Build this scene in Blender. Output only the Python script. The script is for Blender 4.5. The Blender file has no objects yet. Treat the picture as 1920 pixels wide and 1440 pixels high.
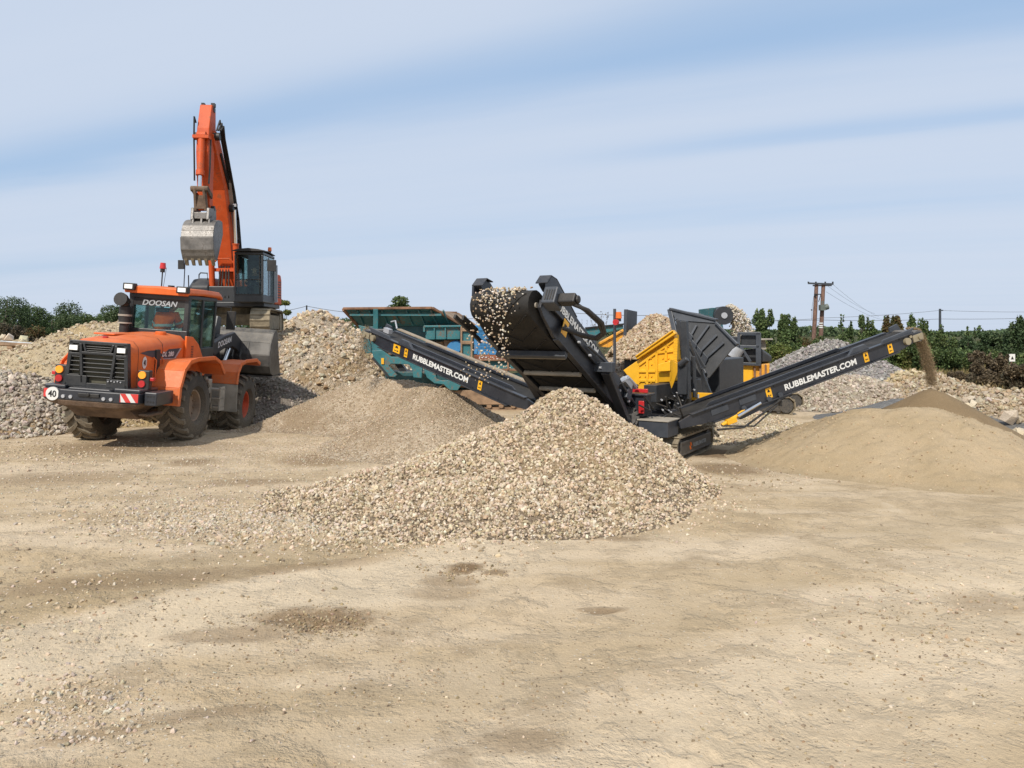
import bpy, bmesh, math, random
import numpy as np
from mathutils import Vector, Matrix, noise as mnoise
R = math.radians
# ------------------------------------------------------------------ camera, sky, sun, exposure
scene = bpy.context.scene
COL = scene.collection
F, HY, CAMZ = 1400.0, 622.0, 2.3            # focal length in photo pixels, horizon row, eye height
cam_d = bpy.data.cameras.new('camera'); cam = bpy.data.objects.new('camera', cam_d); COL.objects.link(cam)
cam.location = (0, 0, CAMZ); cam.rotation_euler = (R(90), 0, 0)
cam_d.sensor_width = 36; cam_d.lens = 36 * F / 1920; cam_d.shift_y = -(720 - HY) / 1920
cam_d.clip_start = 0.1; cam_d.clip_end = 5000
scene.camera = cam
SUN_TO = Vector((-0.40, -0.92, 0)).normalized(); SUN_EL = R(43)
SUN_TO = Vector((SUN_TO.x * math.cos(SUN_EL), SUN_TO.y * math.cos(SUN_EL), math.sin(SUN_EL)))
sun_d = bpy.data.lights.new('sun', 'SUN'); sun_d.energy = 3.6; sun_d.angle = R(0.8); sun_d.color = (1, 0.94, 0.85)
sun = bpy.data.objects.new('sun', sun_d); COL.objects.link(sun); sun.location = (-20, -20, 30)
sun.rotation_euler = (-SUN_TO).to_track_quat('-Z', 'Y').to_euler()
vs = scene.view_settings; vs.view_transform = 'Standard'; vs.look = 'None'; vs.exposure = 0.16; vs.gamma = 1; vs.use_curve_mapping = False
scene.cycles.use_denoising = True
scene.cycles.max_bounces = 6; scene.cycles.transparent_max_bounces = 12

def node(nt, typ, **kw):
    n = nt.nodes.new(typ)
    for k, v in kw.items():
        if k.startswith('i_'):
            key = k[2:]; key = int(key) if key.isdigit() else key
            n.inputs[key].default_value = v
        else: setattr(n, k, v)
    return n
def mth(nt, op, a, b=None, c=None, clamp=False):
    n = nt.nodes.new('ShaderNodeMath'); n.operation = op; n.use_clamp = clamp
    for i, x in enumerate((a, b, c)):
        if x is None: continue
        if isinstance(x, (int, float)): n.inputs[i].default_value = x
        else: nt.links.new(x, n.inputs[i])
    return n.outputs[0]
def mixc(nt, fac, a, b):
    n = nt.nodes.new('ShaderNodeMix'); n.data_type = 'RGBA'
    for s, x in ((n.inputs[0], fac), (n.inputs[6], a), (n.inputs[7], b)):
        if isinstance(x, (int, float)): s.default_value = x
        elif isinstance(x, tuple): s.default_value = (*x[:3], 1)
        else: nt.links.new(x, s)
    return n.outputs[2]
def maprange(nt, x, a, b, c=0.0, d=1.0, smooth=True):
    n = nt.nodes.new('ShaderNodeMapRange')
    if smooth: n.interpolation_type = 'SMOOTHSTEP'
    for i, q in enumerate((a, b, c, d)): n.inputs[i + 1].default_value = q
    nt.links.new(x, n.inputs[0]); return n.outputs[0]

world = bpy.data.worlds.new('World'); scene.world = world; world.use_nodes = True
wt = world.node_tree; wt.nodes.clear()
sky = node(wt, 'ShaderNodeTexSky', sky_type='NISHITA', sun_disc=False, sun_elevation=SUN_EL)
sky.sun_rotation = math.atan2(SUN_TO.x, SUN_TO.y); sky.air_density = 1.0; sky.dust_density = 1.2; sky.ozone_density = 1.5
tc = node(wt, 'ShaderNodeTexCoord')
sep = node(wt, 'ShaderNodeSeparateXYZ'); wt.links.new(tc.outputs['Generated'], sep.inputs[0])
dz = mth(wt, 'MAXIMUM', sep.outputs[2], 0.0)
dzz = mth(wt, 'ADD', dz, 0.03)
cx = mth(wt, 'DIVIDE', sep.outputs[0], dzz); cy = mth(wt, 'DIVIDE', sep.outputs[1], dzz)
# streaky high cloud on a plane overhead: s across the streaks, t along them
s_ = mth(wt, 'ADD', mth(wt, 'MULTIPLY', cx, 0.40), mth(wt, 'MULTIPLY', cy, 0.915))
t_ = mth(wt, 'SUBTRACT', mth(wt, 'MULTIPLY', cx, 0.915), mth(wt, 'MULTIPLY', cy, 0.40))
cmb = node(wt, 'ShaderNodeCombineXYZ'); wt.links.new(mth(wt, 'MULTIPLY', t_, 0.22), cmb.inputs[0]); wt.links.new(s_, cmb.inputs[1])
n1 = node(wt, 'ShaderNodeTexNoise', i_Scale=0.75, i_Detail=7.0, i_Roughness=0.52, i_Distortion=0.25); wt.links.new(cmb.outputs[0], n1.inputs['Vector'])
cmb2 = node(wt, 'ShaderNodeCombineXYZ'); wt.links.new(mth(wt, 'MULTIPLY', t_, 0.10), cmb2.inputs[0]); wt.links.new(s_, cmb2.inputs[1]); cmb2.inputs[2].default_value = 4.2
n2 = node(wt, 'ShaderNodeTexNoise', i_Scale=2.0, i_Detail=5.0, i_Roughness=0.55); wt.links.new(cmb2.outputs[0], n2.inputs['Vector'])
sw = mth(wt, 'ADD', s_, mth(wt, 'MULTIPLY', mth(wt, 'SUBTRACT', n1.outputs[0], 0.5), 0.9))
def gap(c, w, amp):
    q = mth(wt, 'DIVIDE', mth(wt, 'SUBTRACT', sw, c), w)
    return mth(wt, 'MULTIPLY', mth(wt, 'EXPONENT', mth(wt, 'MULTIPLY', mth(wt, 'MULTIPLY', q, q), -1.0)), amp)
right = maprange(wt, sep.outputs[0], -0.05, 0.35)
gaps = mth(wt, 'ADD', mth(wt, 'ADD', gap(2.48, 0.36, 0.52), mth(wt, 'MULTIPLY', right, gap(3.6, 0.20, 0.34))), mth(wt, 'ADD', gap(5.3, 0.7, 0.22), mth(wt, 'MULTIPLY', right, gap(1.75, 0.5, 0.35))))
cl = mth(wt, 'ADD', mth(wt, 'SUBTRACT', 0.86, gaps), mth(wt, 'MULTIPLY', mth(wt, 'SUBTRACT', n2.outputs[0], 0.5), 0.26))
cl = mth(wt, 'ADD', cl, mth(wt, 'MULTIPLY', mth(wt, 'SUBTRACT', n1.outputs[0], 0.5), 0.5), clamp=True)
cl = maprange(wt, cl, 0.05, 1.0, 0.22, 0.90)
hz = maprange(wt, dz, 0.0, 0.20, 0.80, 0.0)
cl = mth(wt, 'MAXIMUM', cl, hz)
skyc = mixc(wt, 0.6, sky.outputs[0], (3.2, 5.9, 9.6))
col = mixc(wt, cl, skyc, (6.65, 7.4, 8.7))
bg = node(wt, 'ShaderNodeBackground', i_Strength=0.087); wt.links.new(col, bg.inputs[0])
wo = node(wt, 'ShaderNodeOutputWorld'); wt.links.new(bg.outputs[0], wo.inputs[0])

# ------------------------------------------------------------------ helpers
def P(px, py, Y): return Vector(((px - 960) / F * Y, Y, CAMZ + (HY - py) / F * Y))
class Fr:
    """local frame of a thing; L() meets the line of sight of a photo point with a plane of the thing"""
    def __init__(s, loc, rz=0):
        s.M = Matrix.Translation(Vector(loc)) @ Matrix.Rotation(rz, 4, 'Z'); s.I = s.M.inverted(); s.loc = loc; s.rz = rz
    def L(s, px, py, **k):
        a, val = list(k.items())[0]; i = 'xyz'.index(a)
        o = s.I @ Vector((0, 0, CAMZ)); d = (s.I.to_3x3()) @ (P(px, py, 1) - Vector((0, 0, CAMZ)))
        t = (val - o[i]) / d[i]; return o + d * t
    def W(s, p): return s.M @ Vector(p)
    def loc_of(s, w): return s.I @ Vector(w)
def thing(name, label, cat, fr=None, group=None, loc=None):
    o = bpy.data.objects.new(name, None); COL.objects.link(o); o.empty_display_size = 0.3
    if fr: o.location = fr.loc; o.rotation_euler = (0, 0, fr.rz)
    if loc: o.location = loc
    o['label'] = label; o['category'] = cat
    if group: o['group'] = group
    return o
def tag(o, label, cat, group=None, kind=None):
    if label: o['label'] = label
    if cat: o['category'] = cat
    if group: o['group'] = group
    if kind: o['kind'] = kind
    return o
def frame_from(p0, p1, up=(0, 0, 1)):
    p0 = Vector(p0); y = (Vector(p1) - p0).normalized(); x = y.cross(Vector(up)).normalized(); z = x.cross(y)
    M = Matrix((x, y, z)).transposed().to_4x4(); M.translation = p0; return M
class MB:
    def __init__(s, T=None): s.v = []; s.f = []; s.m = []; s.T = T
    def add(s, vs, fs, mi=0):
        b = len(s.v)
        s.v += [tuple(s.T @ Vector(p)) for p in vs] if s.T is not None else [tuple(p) for p in vs]
        s.f += [tuple(b + i for i in f) for f in fs]; s.m += [mi] * len(fs); return s
    BF = ((0, 1, 3, 2), (4, 6, 7, 5), (0, 4, 5, 1), (2, 3, 7, 6), (0, 2, 6, 4), (1, 5, 7, 3))
    def box(s, x0, x1, y0, y1, z0, z1, mi=0, M=None):
        vs = [Vector((x, y, z)) for x in (x0, x1) for y in (y0, y1) for z in (z0, z1)]
        if M is not None: vs = [M @ p for p in vs]
        return s.add(vs, s.BF, mi)
    def bar(s, p0, p1, w, h, up=(0, 0, 1), mi=0):
        L = (Vector(p1) - Vector(p0)).length
        return s.box(-w / 2, w / 2, 0, L, -h / 2, h / 2, mi, frame_from(p0, p1, up))
    def cyl(s, p0, p1, r, n=14, r1=None, mi=0, cap=True):
        p0, p1 = Vector(p0), Vector(p1); d = p1 - p0
        up = (0, 0, 1) if abs(d.normalized().z) < 0.95 else (1, 0, 0)
        M = frame_from(p0, p1, up); L = d.length; r1 = r if r1 is None else r1
        vs = []
        for i in range(n):
            a = 2 * math.pi * i / n; vs.append(M @ Vector((r * math.cos(a), 0, r * math.sin(a))))
        for i in range(n):
            a = 2 * math.pi * i / n; vs.append(M @ Vector((r1 * math.cos(a), L, r1 * math.sin(a))))
        fs = [(i, n + i, n + (i + 1) % n, (i + 1) % n) for i in range(n)]
        if cap: fs += [tuple(range(n)), tuple(range(2 * n - 1, n - 1, -1))]
        return s.add(vs, fs, mi)
    def tube(s, pts, r, n=7, mi=0):
        pts = [Vector(p) for p in pts]; m = len(pts); vs = []
        for k, p in enumerate(pts):
            d = (pts[min(k + 1, m - 1)] - pts[max(k - 1, 0)]).normalized()
            ref = Vector((0, 0, 1)) if abs(d.z) < 0.9 else Vector((1, 0, 0))
            x = d.cross(ref).normalized(); z = x.cross(d); rr = r[k] if isinstance(r, (list, tuple)) else r
            vs += [p + (x * math.cos(2 * math.pi * i / n) + z * math.sin(2 * math.pi * i / n)) * rr for i in range(n)]
        fs = [(k * n + i, k * n + (i + 1) % n, (k + 1) * n + (i + 1) % n, (k + 1) * n + i) for k in range(m - 1) for i in range(n)]
        fs += [tuple(range(n - 1, -1, -1)), tuple(range((m - 1) * n, m * n))]
        return s.add(vs, fs, mi)
    def prism(s, poly, fn, d0, d1, mi=0):
        """poly of (a, b) swept from d0 to d1; fn(a, b, d) gives the point"""
        n = len(poly); vs = [fn(a, b, d0) for a, b in poly] + [fn(a, b, d1) for a, b in poly]
        fs = [tuple(range(n)), tuple(range(2 * n - 1, n - 1, -1))] + [(i, n + i, n + (i + 1) % n, (i + 1) % n) for i in range(n)]
        return s.add(vs, fs, mi)
    def sx(s, poly, x0, x1, mi=0): return s.prism(poly, lambda a, b, d: (d, a, b), x0, x1, mi)
    def sy(s, poly, y0, y1, mi=0): return s.prism(poly, lambda a, b, d: (a, d, b), y0, y1, mi)
    def sz(s, poly, z0, z1, mi=0): return s.prism(poly, lambda a, b, d: (a, b, d), z0, z1, mi)
    def plate(s, pts, th, mi=0, direction=None):
        pts = [Vector(p) for p in pts]; nrm = Vector()
        for i in range(len(pts)):
            a, b = pts[i], pts[(i + 1) % len(pts)]; nrm += a.cross(b)
        nrm.normalize()
        off = (Vector(direction) if direction else nrm) * th; n = len(pts)
        fs = [tuple(range(n)), tuple(range(2 * n - 1, n - 1, -1))] + [(i, n + i, n + (i + 1) % n, (i + 1) % n) for i in range(n)]
        return s.add(pts + [p + off for p in pts], fs, mi)
    def strip(s, path, th, x0, x1, mi=0):
        """sheet following a (y, z) path, thickness th, from x0 to x1"""
        n = len(path); out = []
        for k in range(n):
            a = Vector(path[max(k - 1, 0)]); b = Vector(path[min(k + 1, n - 1)]); t = (b - a).normalized(); out.append((path[k][0] - t.y * th, path[k][1] + t.x * th))
        for k in range(n - 1): s.sx([path[k], path[k + 1], out[k + 1], out[k]], x0, x1, mi)
        return s
    def loft(s, secs, mi=0, cap=True, closed=True):
        n = len(secs[0]); vs = [p for sec in secs for p in sec]; m = len(secs)
        rng = range(n) if closed else range(n - 1)
        fs = [(k * n + i, k * n + (i + 1) % n, (k + 1) * n + (i + 1) % n, (k + 1) * n + i) for k in range(m - 1) for i in rng]
        if cap: fs += [tuple(range(n - 1, -1, -1)), tuple(range((m - 1) * n, m * n))]
        return s.add(vs, fs, mi)
    def lathe(s, prof, M=None, n=32, mi=0, closed=False):
        """prof of (axial, radius) turned round local X"""
        M = M or Matrix(); k = len(prof); vs = []
        for i in range(n):
            a = 2 * math.pi * i / n
            vs += [M @ Vector((x, r * math.cos(a), r * math.sin(a))) for x, r in prof]
        rng = range(k) if closed else range(k - 1)
        fs = [(i * k + j, ((i + 1) % n) * k + j, ((i + 1) % n) * k + (j + 1) % k, i * k + (j + 1) % k) for i in range(n) for j in rng]
        return s.add(vs, fs, mi)
    def build(s, name, mats, parent=None, bevel=0, smooth=None, fix=True):
        me = bpy.data.meshes.new(name); me.from_pydata(s.v, [], s.f)
        mats = mats if isinstance(mats, (list, tuple)) else [mats]
        for m in mats: me.materials.append(m)
        if any(s.m): me.polygons.foreach_set('material_index', s.m)
        if fix:
            bm = bmesh.new(); bm.from_mesh(me); bmesh.ops.recalc_face_normals(bm, faces=bm.faces); bm.to_mesh(me); bm.free()
        if smooth:
            me.polygons.foreach_set('use_smooth', [True] * len(me.polygons)); me.set_sharp_from_angle(angle=R(smooth))
        o = bpy.data.objects.new(name, me); COL.objects.link(o)
        if parent: o.parent = parent
        if bevel:
            b = o.modifiers.new('edge_softening', 'BEVEL'); b.width = bevel; b.segments = 2; b.limit_method = 'ANGLE'; b.angle_limit = R(40)
        return o
def lettering(txt, mat_, parent, M, width=None, height=0.1, bold=0.0, shear=0.0, name='lettering'):
    cu = bpy.data.curves.new('lettering', 'FONT'); cu.body = txt; cu.size = 1; cu.offset = bold; cu.shear = shear; cu.extrude = 0.0
    cu.align_x = 'CENTER'; cu.align_y = 'CENTER'; cu.resolution_u = 3
    to = bpy.data.objects.new('lettering', cu); COL.objects.link(to)
    dg = bpy.context.evaluated_depsgraph_get(); me = bpy.data.meshes.new_from_object(to.evaluated_get(dg))
    bpy.data.objects.remove(to)
    co = np.empty(len(me.vertices) * 3); me.vertices.foreach_get('co', co); co = co.reshape(-1, 3)
    lo, hi = co.min(0), co.max(0); co -= (lo + hi) / 2
    sy_ = height / (hi[1] - lo[1]); sx_ = width / (hi[0] - lo[0]) if width else sy_
    co[:, 0] *= sx_; co[:, 1] *= sy_; co[:, 2] = 0
    me.vertices.foreach_set('co', co.ravel()); me.transform(M); me.materials.clear(); me.materials.append(mat_)
    o = bpy.data.objects.new(name, me); COL.objects.link(o); o.parent = parent; return o
def face_M(origin, xdir, ydir):
    x = Vector(xdir).normalized(); z = x.cross(Vector(ydir)).normalized(); y = z.cross(x)
    M = Matrix((x, y, z)).transposed().to_4x4(); M.translation = Vector(origin) + z * 0.004; return M

# ------------------------------------------------------------------ materials
MATS = {}
def base_mat(name):
    m = bpy.data.materials.new(name); m.use_nodes = True; nt = m.node_tree; b = nt.nodes['Principled BSDF']; MATS[name] = m; return m, nt, b
def paint(name, c, rough=0.45, metal=0.0, dust=0.25, dustc=(0.33, 0.27, 0.19), var=0.12, scale=3.0, bump=0.0, coat=0.0, scuff=0.0, scuffc=(0.16, 0.08, 0.04), spec=0.5, lowz=None):
    """painted or bare surface with uneven tone, settled dust on faces that look up, and scuffs"""
    m, nt, b = base_mat(name)
    co = node(nt, 'ShaderNodeTexCoord'); geo = node(nt, 'ShaderNodeNewGeometry')
    nz = node(nt, 'ShaderNodeTexNoise', i_Scale=scale, i_Detail=6.0, i_Roughness=0.62); nt.links.new(co.outputs['Object'], nz.inputs['Vector'])
    nf = node(nt, 'ShaderNodeTexNoise', i_Scale=scale * 9, i_Detail=4.0, i_Roughness=0.65); nt.links.new(co.outputs['Object'], nf.inputs['Vector'])
    ca = mixc(nt, maprange(nt, nz.outputs[0], 0.3, 0.7), tuple(x * (1 - var) for x in c), tuple(min(1, x * (1 + var)) for x in c))
    if scuff:
        ca = mixc(nt, mth(nt, 'MULTIPLY', maprange(nt, mth(nt, 'ADD', mth(nt, 'MULTIPLY', nz.outputs[0], 0.6), mth(nt, 'MULTIPLY', nf.outputs[0], 0.4)), 0.56 - 0.12 * scuff, 0.60), min(1, 0.5 + scuff)), ca, scuffc)
    sp = node(nt, 'ShaderNodeSeparateXYZ'); nt.links.new(geo.outputs['Normal'], sp.inputs[0])
    up = maprange(nt, sp.outputs[2], 0.1, 0.9, 0.25, 1.0)
    fac = mth(nt, 'MULTIPLY', mth(nt, 'MULTIPLY', up, maprange(nt, mth(nt, 'ADD', mth(nt, 'MULTIPLY', nz.outputs[0], 0.5), mth(nt, 'MULTIPLY', nf.outputs[0], 0.5)), 0.3, 0.68)), dust * 1.6, clamp=True)
    if lowz:
        sg = node(nt, 'ShaderNodeSeparateXYZ'); nt.links.new(geo.outputs['Position'], sg.inputs[0])
        lz = mth(nt, 'MULTIPLY', maprange(nt, sg.outputs[2], lowz[0], lowz[1], lowz[2], 0.0), maprange(nt, nf.outputs[0], 0.25, 0.6))
        fac = mth(nt, 'MAXIMUM', fac, lz)
    ca = mixc(nt, fac, ca, dustc)
    nt.links.new(ca, b.inputs['Base Color']); b.inputs['Metallic'].default_value = metal; b.inputs['Specular IOR Level'].default_value = spec
    rr = mth(nt, 'ADD', mth(nt, 'ADD', mth(nt, 'MULTIPLY', fac, 0.4), rough), mth(nt, 'MULTIPLY', mth(nt, 'SUBTRACT', nf.outputs[0], 0.5), 0.25), clamp=True); nt.links.new(rr, b.inputs['Roughness'])
    if coat: b.inputs['Coat Weight'].default_value = coat; b.inputs['Coat Roughness'].default_value = 0.15
    if bump:
        bp = node(nt, 'ShaderNodeBump', i_Strength=bump, i_Distance=0.02); nt.links.new(nf.outputs[0], bp.inputs['Height']); nt.links.new(bp.outputs[0], b.inputs['Normal'])
    return m
def glow(name, c, e, rough=0.2):
    m, nt, b = base_mat(name); b.inputs['Base Color'].default_value = (*c, 1); b.inputs['Roughness'].default_value = rough
    b.inputs['Emission Color'].default_value = (*c, 1); b.inputs['Emission Strength'].default_value = e; return m
def glass(name, tint, refl=1.0):
    m = bpy.data.materials.new(name); m.use_nodes = True; nt = m.node_tree; nt.nodes.clear()
    tr = node(nt, 'ShaderNodeBsdfTransparent', i_Color=(*tint, 1)); gl = node(nt, 'ShaderNodeBsdfGlossy', i_Roughness=0.03, i_Color=(0.9, 0.95, 1, 1))
    fr_ = node(nt, 'ShaderNodeFresnel', i_IOR=1.5); mx = node(nt, 'ShaderNodeMixShader'); out = node(nt, 'ShaderNodeOutputMaterial')
    nt.links.new(mth(nt, 'MULTIPLY', fr_.outputs[0], refl, clamp=True), mx.inputs[0]); nt.links.new(tr.outputs[0], mx.inputs[1]); nt.links.new(gl.outputs[0], mx.inputs[2]); nt.links.new(mx.outputs[0], out.inputs[0])
    return m
def gravel(name, cols, cell=0.05, bump=0.8, patch=None, patchscale=0.5, patchlim=(0.5, 0.65), fine=0.5, dist=None):
    """loose stone: cells of different tone with relief, and patches of another colour"""
    m, nt, b = base_mat(name); co = node(nt, 'ShaderNodeTexCoord')
    v1 = node(nt, 'ShaderNodeTexVoronoi', i_Scale=1 / cell, i_Randomness=1.0); v1.feature = 'F1'; nt.links.new(co.outputs['Object'], v1.inputs['Vector'])
    v2 = node(nt, 'ShaderNodeTexVoronoi', i_Scale=2.7 / cell, i_Randomness=1.0); nt.links.new(co.outputs['Object'], v2.inputs['Vector'])
    s1 = node(nt, 'ShaderNodeSeparateColor'); nt.links.new(v1.outputs['Color'], s1.inputs[0])
    s2 = node(nt, 'ShaderNodeSeparateColor'); nt.links.new(v2.outputs['Color'], s2.inputs[0])
    rp = node(nt, 'ShaderNodeValToRGB'); el = rp.color_ramp.elements
    while len(el) < len(cols): el.new(0.5)
    for i, c in enumerate(cols): el[i].position = i / (len(cols) - 1); el[i].color = (*c, 1)
    rnd = mth(nt, 'ADD', mth(nt, 'MULTIPLY', s1.outputs[0], 1 - fine), mth(nt, 'MULTIPLY', s2.outputs[0], fine)); nt.links.new(rnd, rp.inputs[0])
    c = rp.outputs[0]
    nb = node(nt, 'ShaderNodeTexNoise', i_Scale=0.9, i_Detail=6.0, i_Roughness=0.6); nt.links.new(co.outputs['Object'], nb.inputs['Vector'])
    c = mixc(nt, maprange(nt, nb.outputs[0], 0.3, 0.7, 0.0, 0.3), c, tuple(x * 0.72 for x in cols[len(cols) // 2]))
    if patch:
        pn = node(nt, 'ShaderNodeTexNoise', i_Scale=patchscale, i_Detail=5.0, i_Roughness=0.6, i_Distortion=0.6); nt.links.new(co.outputs['Object'], pn.inputs['Vector'])
        c = mixc(nt, mth(nt, 'MULTIPLY', maprange(nt, pn.outputs[0], *patchlim), 0.85), c, patch)
    nt.links.new(c, b.inputs['Base Color']); b.inputs['Roughness'].default_value = 0.92; b.inputs['Specular IOR Level'].default_value = 0.2
    nn = node(nt, 'ShaderNodeTexNoise', i_Scale=2.2 / cell, i_Detail=4.0); nt.links.new(co.outputs['Object'], nn.inputs['Vector'])
    hh = mth(nt, 'ADD', mth(nt, 'MULTIPLY', v1.outputs['Distance'], -1.0), mth(nt, 'ADD', mth(nt, 'MULTIPLY', v2.outputs['Distance'], -0.6), mth(nt, 'MULTIPLY', nn.outputs[0], 0.5)))
    bp = node(nt, 'ShaderNodeBump', i_Strength=bump, i_Distance=cell * 0.6 if dist is None else dist); nt.links.new(hh, bp.inputs['Height']); nt.links.new(bp.outputs[0], b.inputs['Normal'])
    return m
def tinted(name, attr='tint', rough=0.9, bump=0.5, scale=40, trans=0.0):
    """colour from each stone's or leaf's own tint"""
    m, nt, b = base_mat(name); a = node(nt, 'ShaderNodeAttribute', attribute_name=attr)
    co = node(nt, 'ShaderNodeTexCoord'); nz = node(nt, 'ShaderNodeTexNoise', i_Scale=scale, i_Detail=4.0); nt.links.new(co.outputs['Object'], nz.inputs['Vector'])
    hs = node(nt, 'ShaderNodeHueSaturation'); nt.links.new(a.outputs['Color'], hs.inputs['Color']); nt.links.new(maprange(nt, nz.outputs[0], 0.25, 0.75, 0.82, 1.15), hs.inputs['Value'])
    nt.links.new(hs.outputs[0], b.inputs['Base Color']); b.inputs['Roughness'].default_value = rough; b.inputs['Specular IOR Level'].default_value = 0.25
    if bump:
        bp = node(nt, 'ShaderNodeBump', i_Strength=bump, i_Distance=0.01); nt.links.new(nz.outputs[0], bp.inputs['Height']); nt.links.new(bp.outputs[0], b.inputs['Normal'])
    if trans:
        tl = node(nt, 'ShaderNodeBsdfTranslucent'); nt.links.new(hs.outputs[0], tl.inputs[0]); mx = node(nt, 'ShaderNodeMixShader', i_0=trans)
        out = nt.nodes['Material Output']; nt.links.new(b.outputs[0], mx.inputs[1]); nt.links.new(tl.outputs[0], mx.inputs[2]); nt.links.new(mx.outputs[0], out.inputs[0])
    return m
orange = paint('orange_paint', (0.70, 0.128, 0.012), 0.5, dust=0.18, coat=0.05, var=0.10, lowz=(0.8, 2.0, 0.34), spec=0.4)
orange_exc = paint('deep_orange_paint', (0.56, 0.078, 0.012), 0.55, dust=0.10, coat=0.0, var=0.12, scuff=0.05, spec=0.35)
charcoal = paint('charcoal_paint', (0.022, 0.025, 0.030), 0.45, dust=0.09, var=0.2, lowz=(0.2, 1.2, 0.25))
navy = paint('slate_paint', (0.017, 0.021, 0.030), 0.38, dust=0.10, var=0.18, coat=0.15)
navy_light = paint('slate_grey_paint', (0.042, 0.050, 0.063), 0.42, dust=0.10, var=0.15)
blackm = paint('black_plastic', (0.012, 0.012, 0.013), 0.5, dust=0.12, var=0.2)
cabblack = paint('cab_frame_paint', (0.02, 0.023, 0.027), 0.4, dust=0.15, var=0.2)
lugm = paint('dusty_tyre_lug', (0.10, 0.085, 0.066), 0.9, dust=0.6, dustc=(0.30, 0.245, 0.17), var=0.3, scale=6, bump=0.4, lowz=(0.0, 1.6, 0.8))
rubber = paint('tyre_rubber', (0.045, 0.041, 0.037), 0.85, dust=0.35, dustc=(0.22, 0.18, 0.125), var=0.25, scale=5, bump=0.5, lowz=(0.0, 1.6, 0.75))
beltm = paint('conveyor_belt_rubber', (0.017, 0.016, 0.015), 0.7, dust=0.05, var=0.25, scale=4, bump=0.2, spec=0.3)
yellow = paint('yellow_paint', (0.82, 0.42, 0.012), 0.42, dust=0.10, var=0.08, coat=0.2)
yellow_old = paint('worn_yellow_paint', (0.75, 0.33, 0.02), 0.5, dust=0.25, var=0.2, scuff=0.3)
teal = paint('teal_paint', (0.018, 0.145, 0.165), 0.5, dust=0.22, var=0.3, scuff=0.22, scale=1.4)
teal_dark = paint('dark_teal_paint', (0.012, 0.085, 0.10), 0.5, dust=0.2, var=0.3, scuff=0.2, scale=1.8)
blue = paint('blue_paint', (0.035, 0.21, 0.44), 0.5, dust=0.2, var=0.2, scuff=0.12, scale=1.8)
rust = paint('rusty_steel', (0.20, 0.10, 0.055), 0.8, dust=0.3, var=0.45, scale=3, bump=0.3)
rusttan = paint('dusty_rusty_steel', (0.27, 0.17, 0.10), 0.8, dust=0.4, var=0.35, scale=3, bump=0.3)
steel = paint('worn_steel', (0.20, 0.19, 0.18), 0.48, metal=0.55, dust=0.3, dustc=(0.30, 0.26, 0.2), var=0.35, scale=2.5, bump=0.15, scuff=0.15, scuffc=(0.07, 0.06, 0.055))
buckdark = paint('dark_worn_steel', (0.085, 0.083, 0.08), 0.5, metal=0.4, dust=0.28, var=0.45, scale=2.2, bump=0.15)
dusty = paint('dust_caked_steel', (0.24, 0.195, 0.13), 0.9, dust=0.6, dustc=(0.34, 0.28, 0.19), var=0.35, scale=4, bump=0.5)
mudbrown = paint('mud_caked_steel', (0.12, 0.075, 0.05), 0.85, dust=0.35, var=0.4, scale=3, bump=0.5)
greyplate = paint('dusty_grey_mudguard', (0.33, 0.30, 0.25), 0.7, dust=0.4, var=0.25)
chrome = paint('chrome_rod', (0.75, 0.75, 0.75), 0.15, metal=1.0, dust=0.05, var=0.05)
silver = paint('silver_paint', (0.45, 0.46, 0.48), 0.35, metal=0.3, dust=0.1)
white = paint('white_paint', (0.70, 0.70, 0.67), 0.5, dust=0.22, var=0.05)
whiteink = paint('white_lettering', (0.74, 0.74, 0.71), 0.55, dust=0.18, var=0.08, scale=12)
greyink = paint('grey_lettering', (0.36, 0.40, 0.42), 0.5, dust=0.05, var=0.04)
blackink = paint('black_lettering', (0.01, 0.01, 0.01), 0.5, dust=0.03)
red = paint('red_lens', (0.5, 0.02, 0.025), 0.25, dust=0.1)
amber = glow('amber_lens', (0.95, 0.33, 0.03), 0.25)
amber_deep = paint('orange_lens', (0.75, 0.16, 0.02), 0.25, dust=0.05)
lampwhite = glow('lamp_lens', (0.85, 0.85, 0.82), 0.15)
wood = paint('weathered_pole_wood', (0.17, 0.095, 0.07), 0.85, dust=0.1, var=0.35, scale=4, bump=0.3)
glassm = glass('tinted_window', (0.78, 0.90, 0.88), 0.7)
glassd = glass('dark_window', (0.55, 0.70, 0.70), 1.0)
hivis = paint('hi_vis_orange_cloth', (1.0, 0.14, 0.01), 0.85, dust=0.02, var=0.15, scale=8, bump=0.3)
retro = paint('silver_reflective_tape', (0.5, 0.52, 0.5), 0.4, dust=0.02)
skin = paint('skin', (0.5, 0.27, 0.18), 0.6, dust=0.0, var=0.06)
darkcloth = paint('dark_cloth', (0.03, 0.034, 0.045), 0.9, dust=0.05, var=0.2)
hairm = paint('dark_hair', (0.018, 0.013, 0.01), 0.7, dust=0.0, var=0.2, scale=20, bump=0.5)
mesh_blue = paint('blue_mesh_backing', (0.008, 0.03, 0.05), 0.7, dust=0.1)
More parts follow.
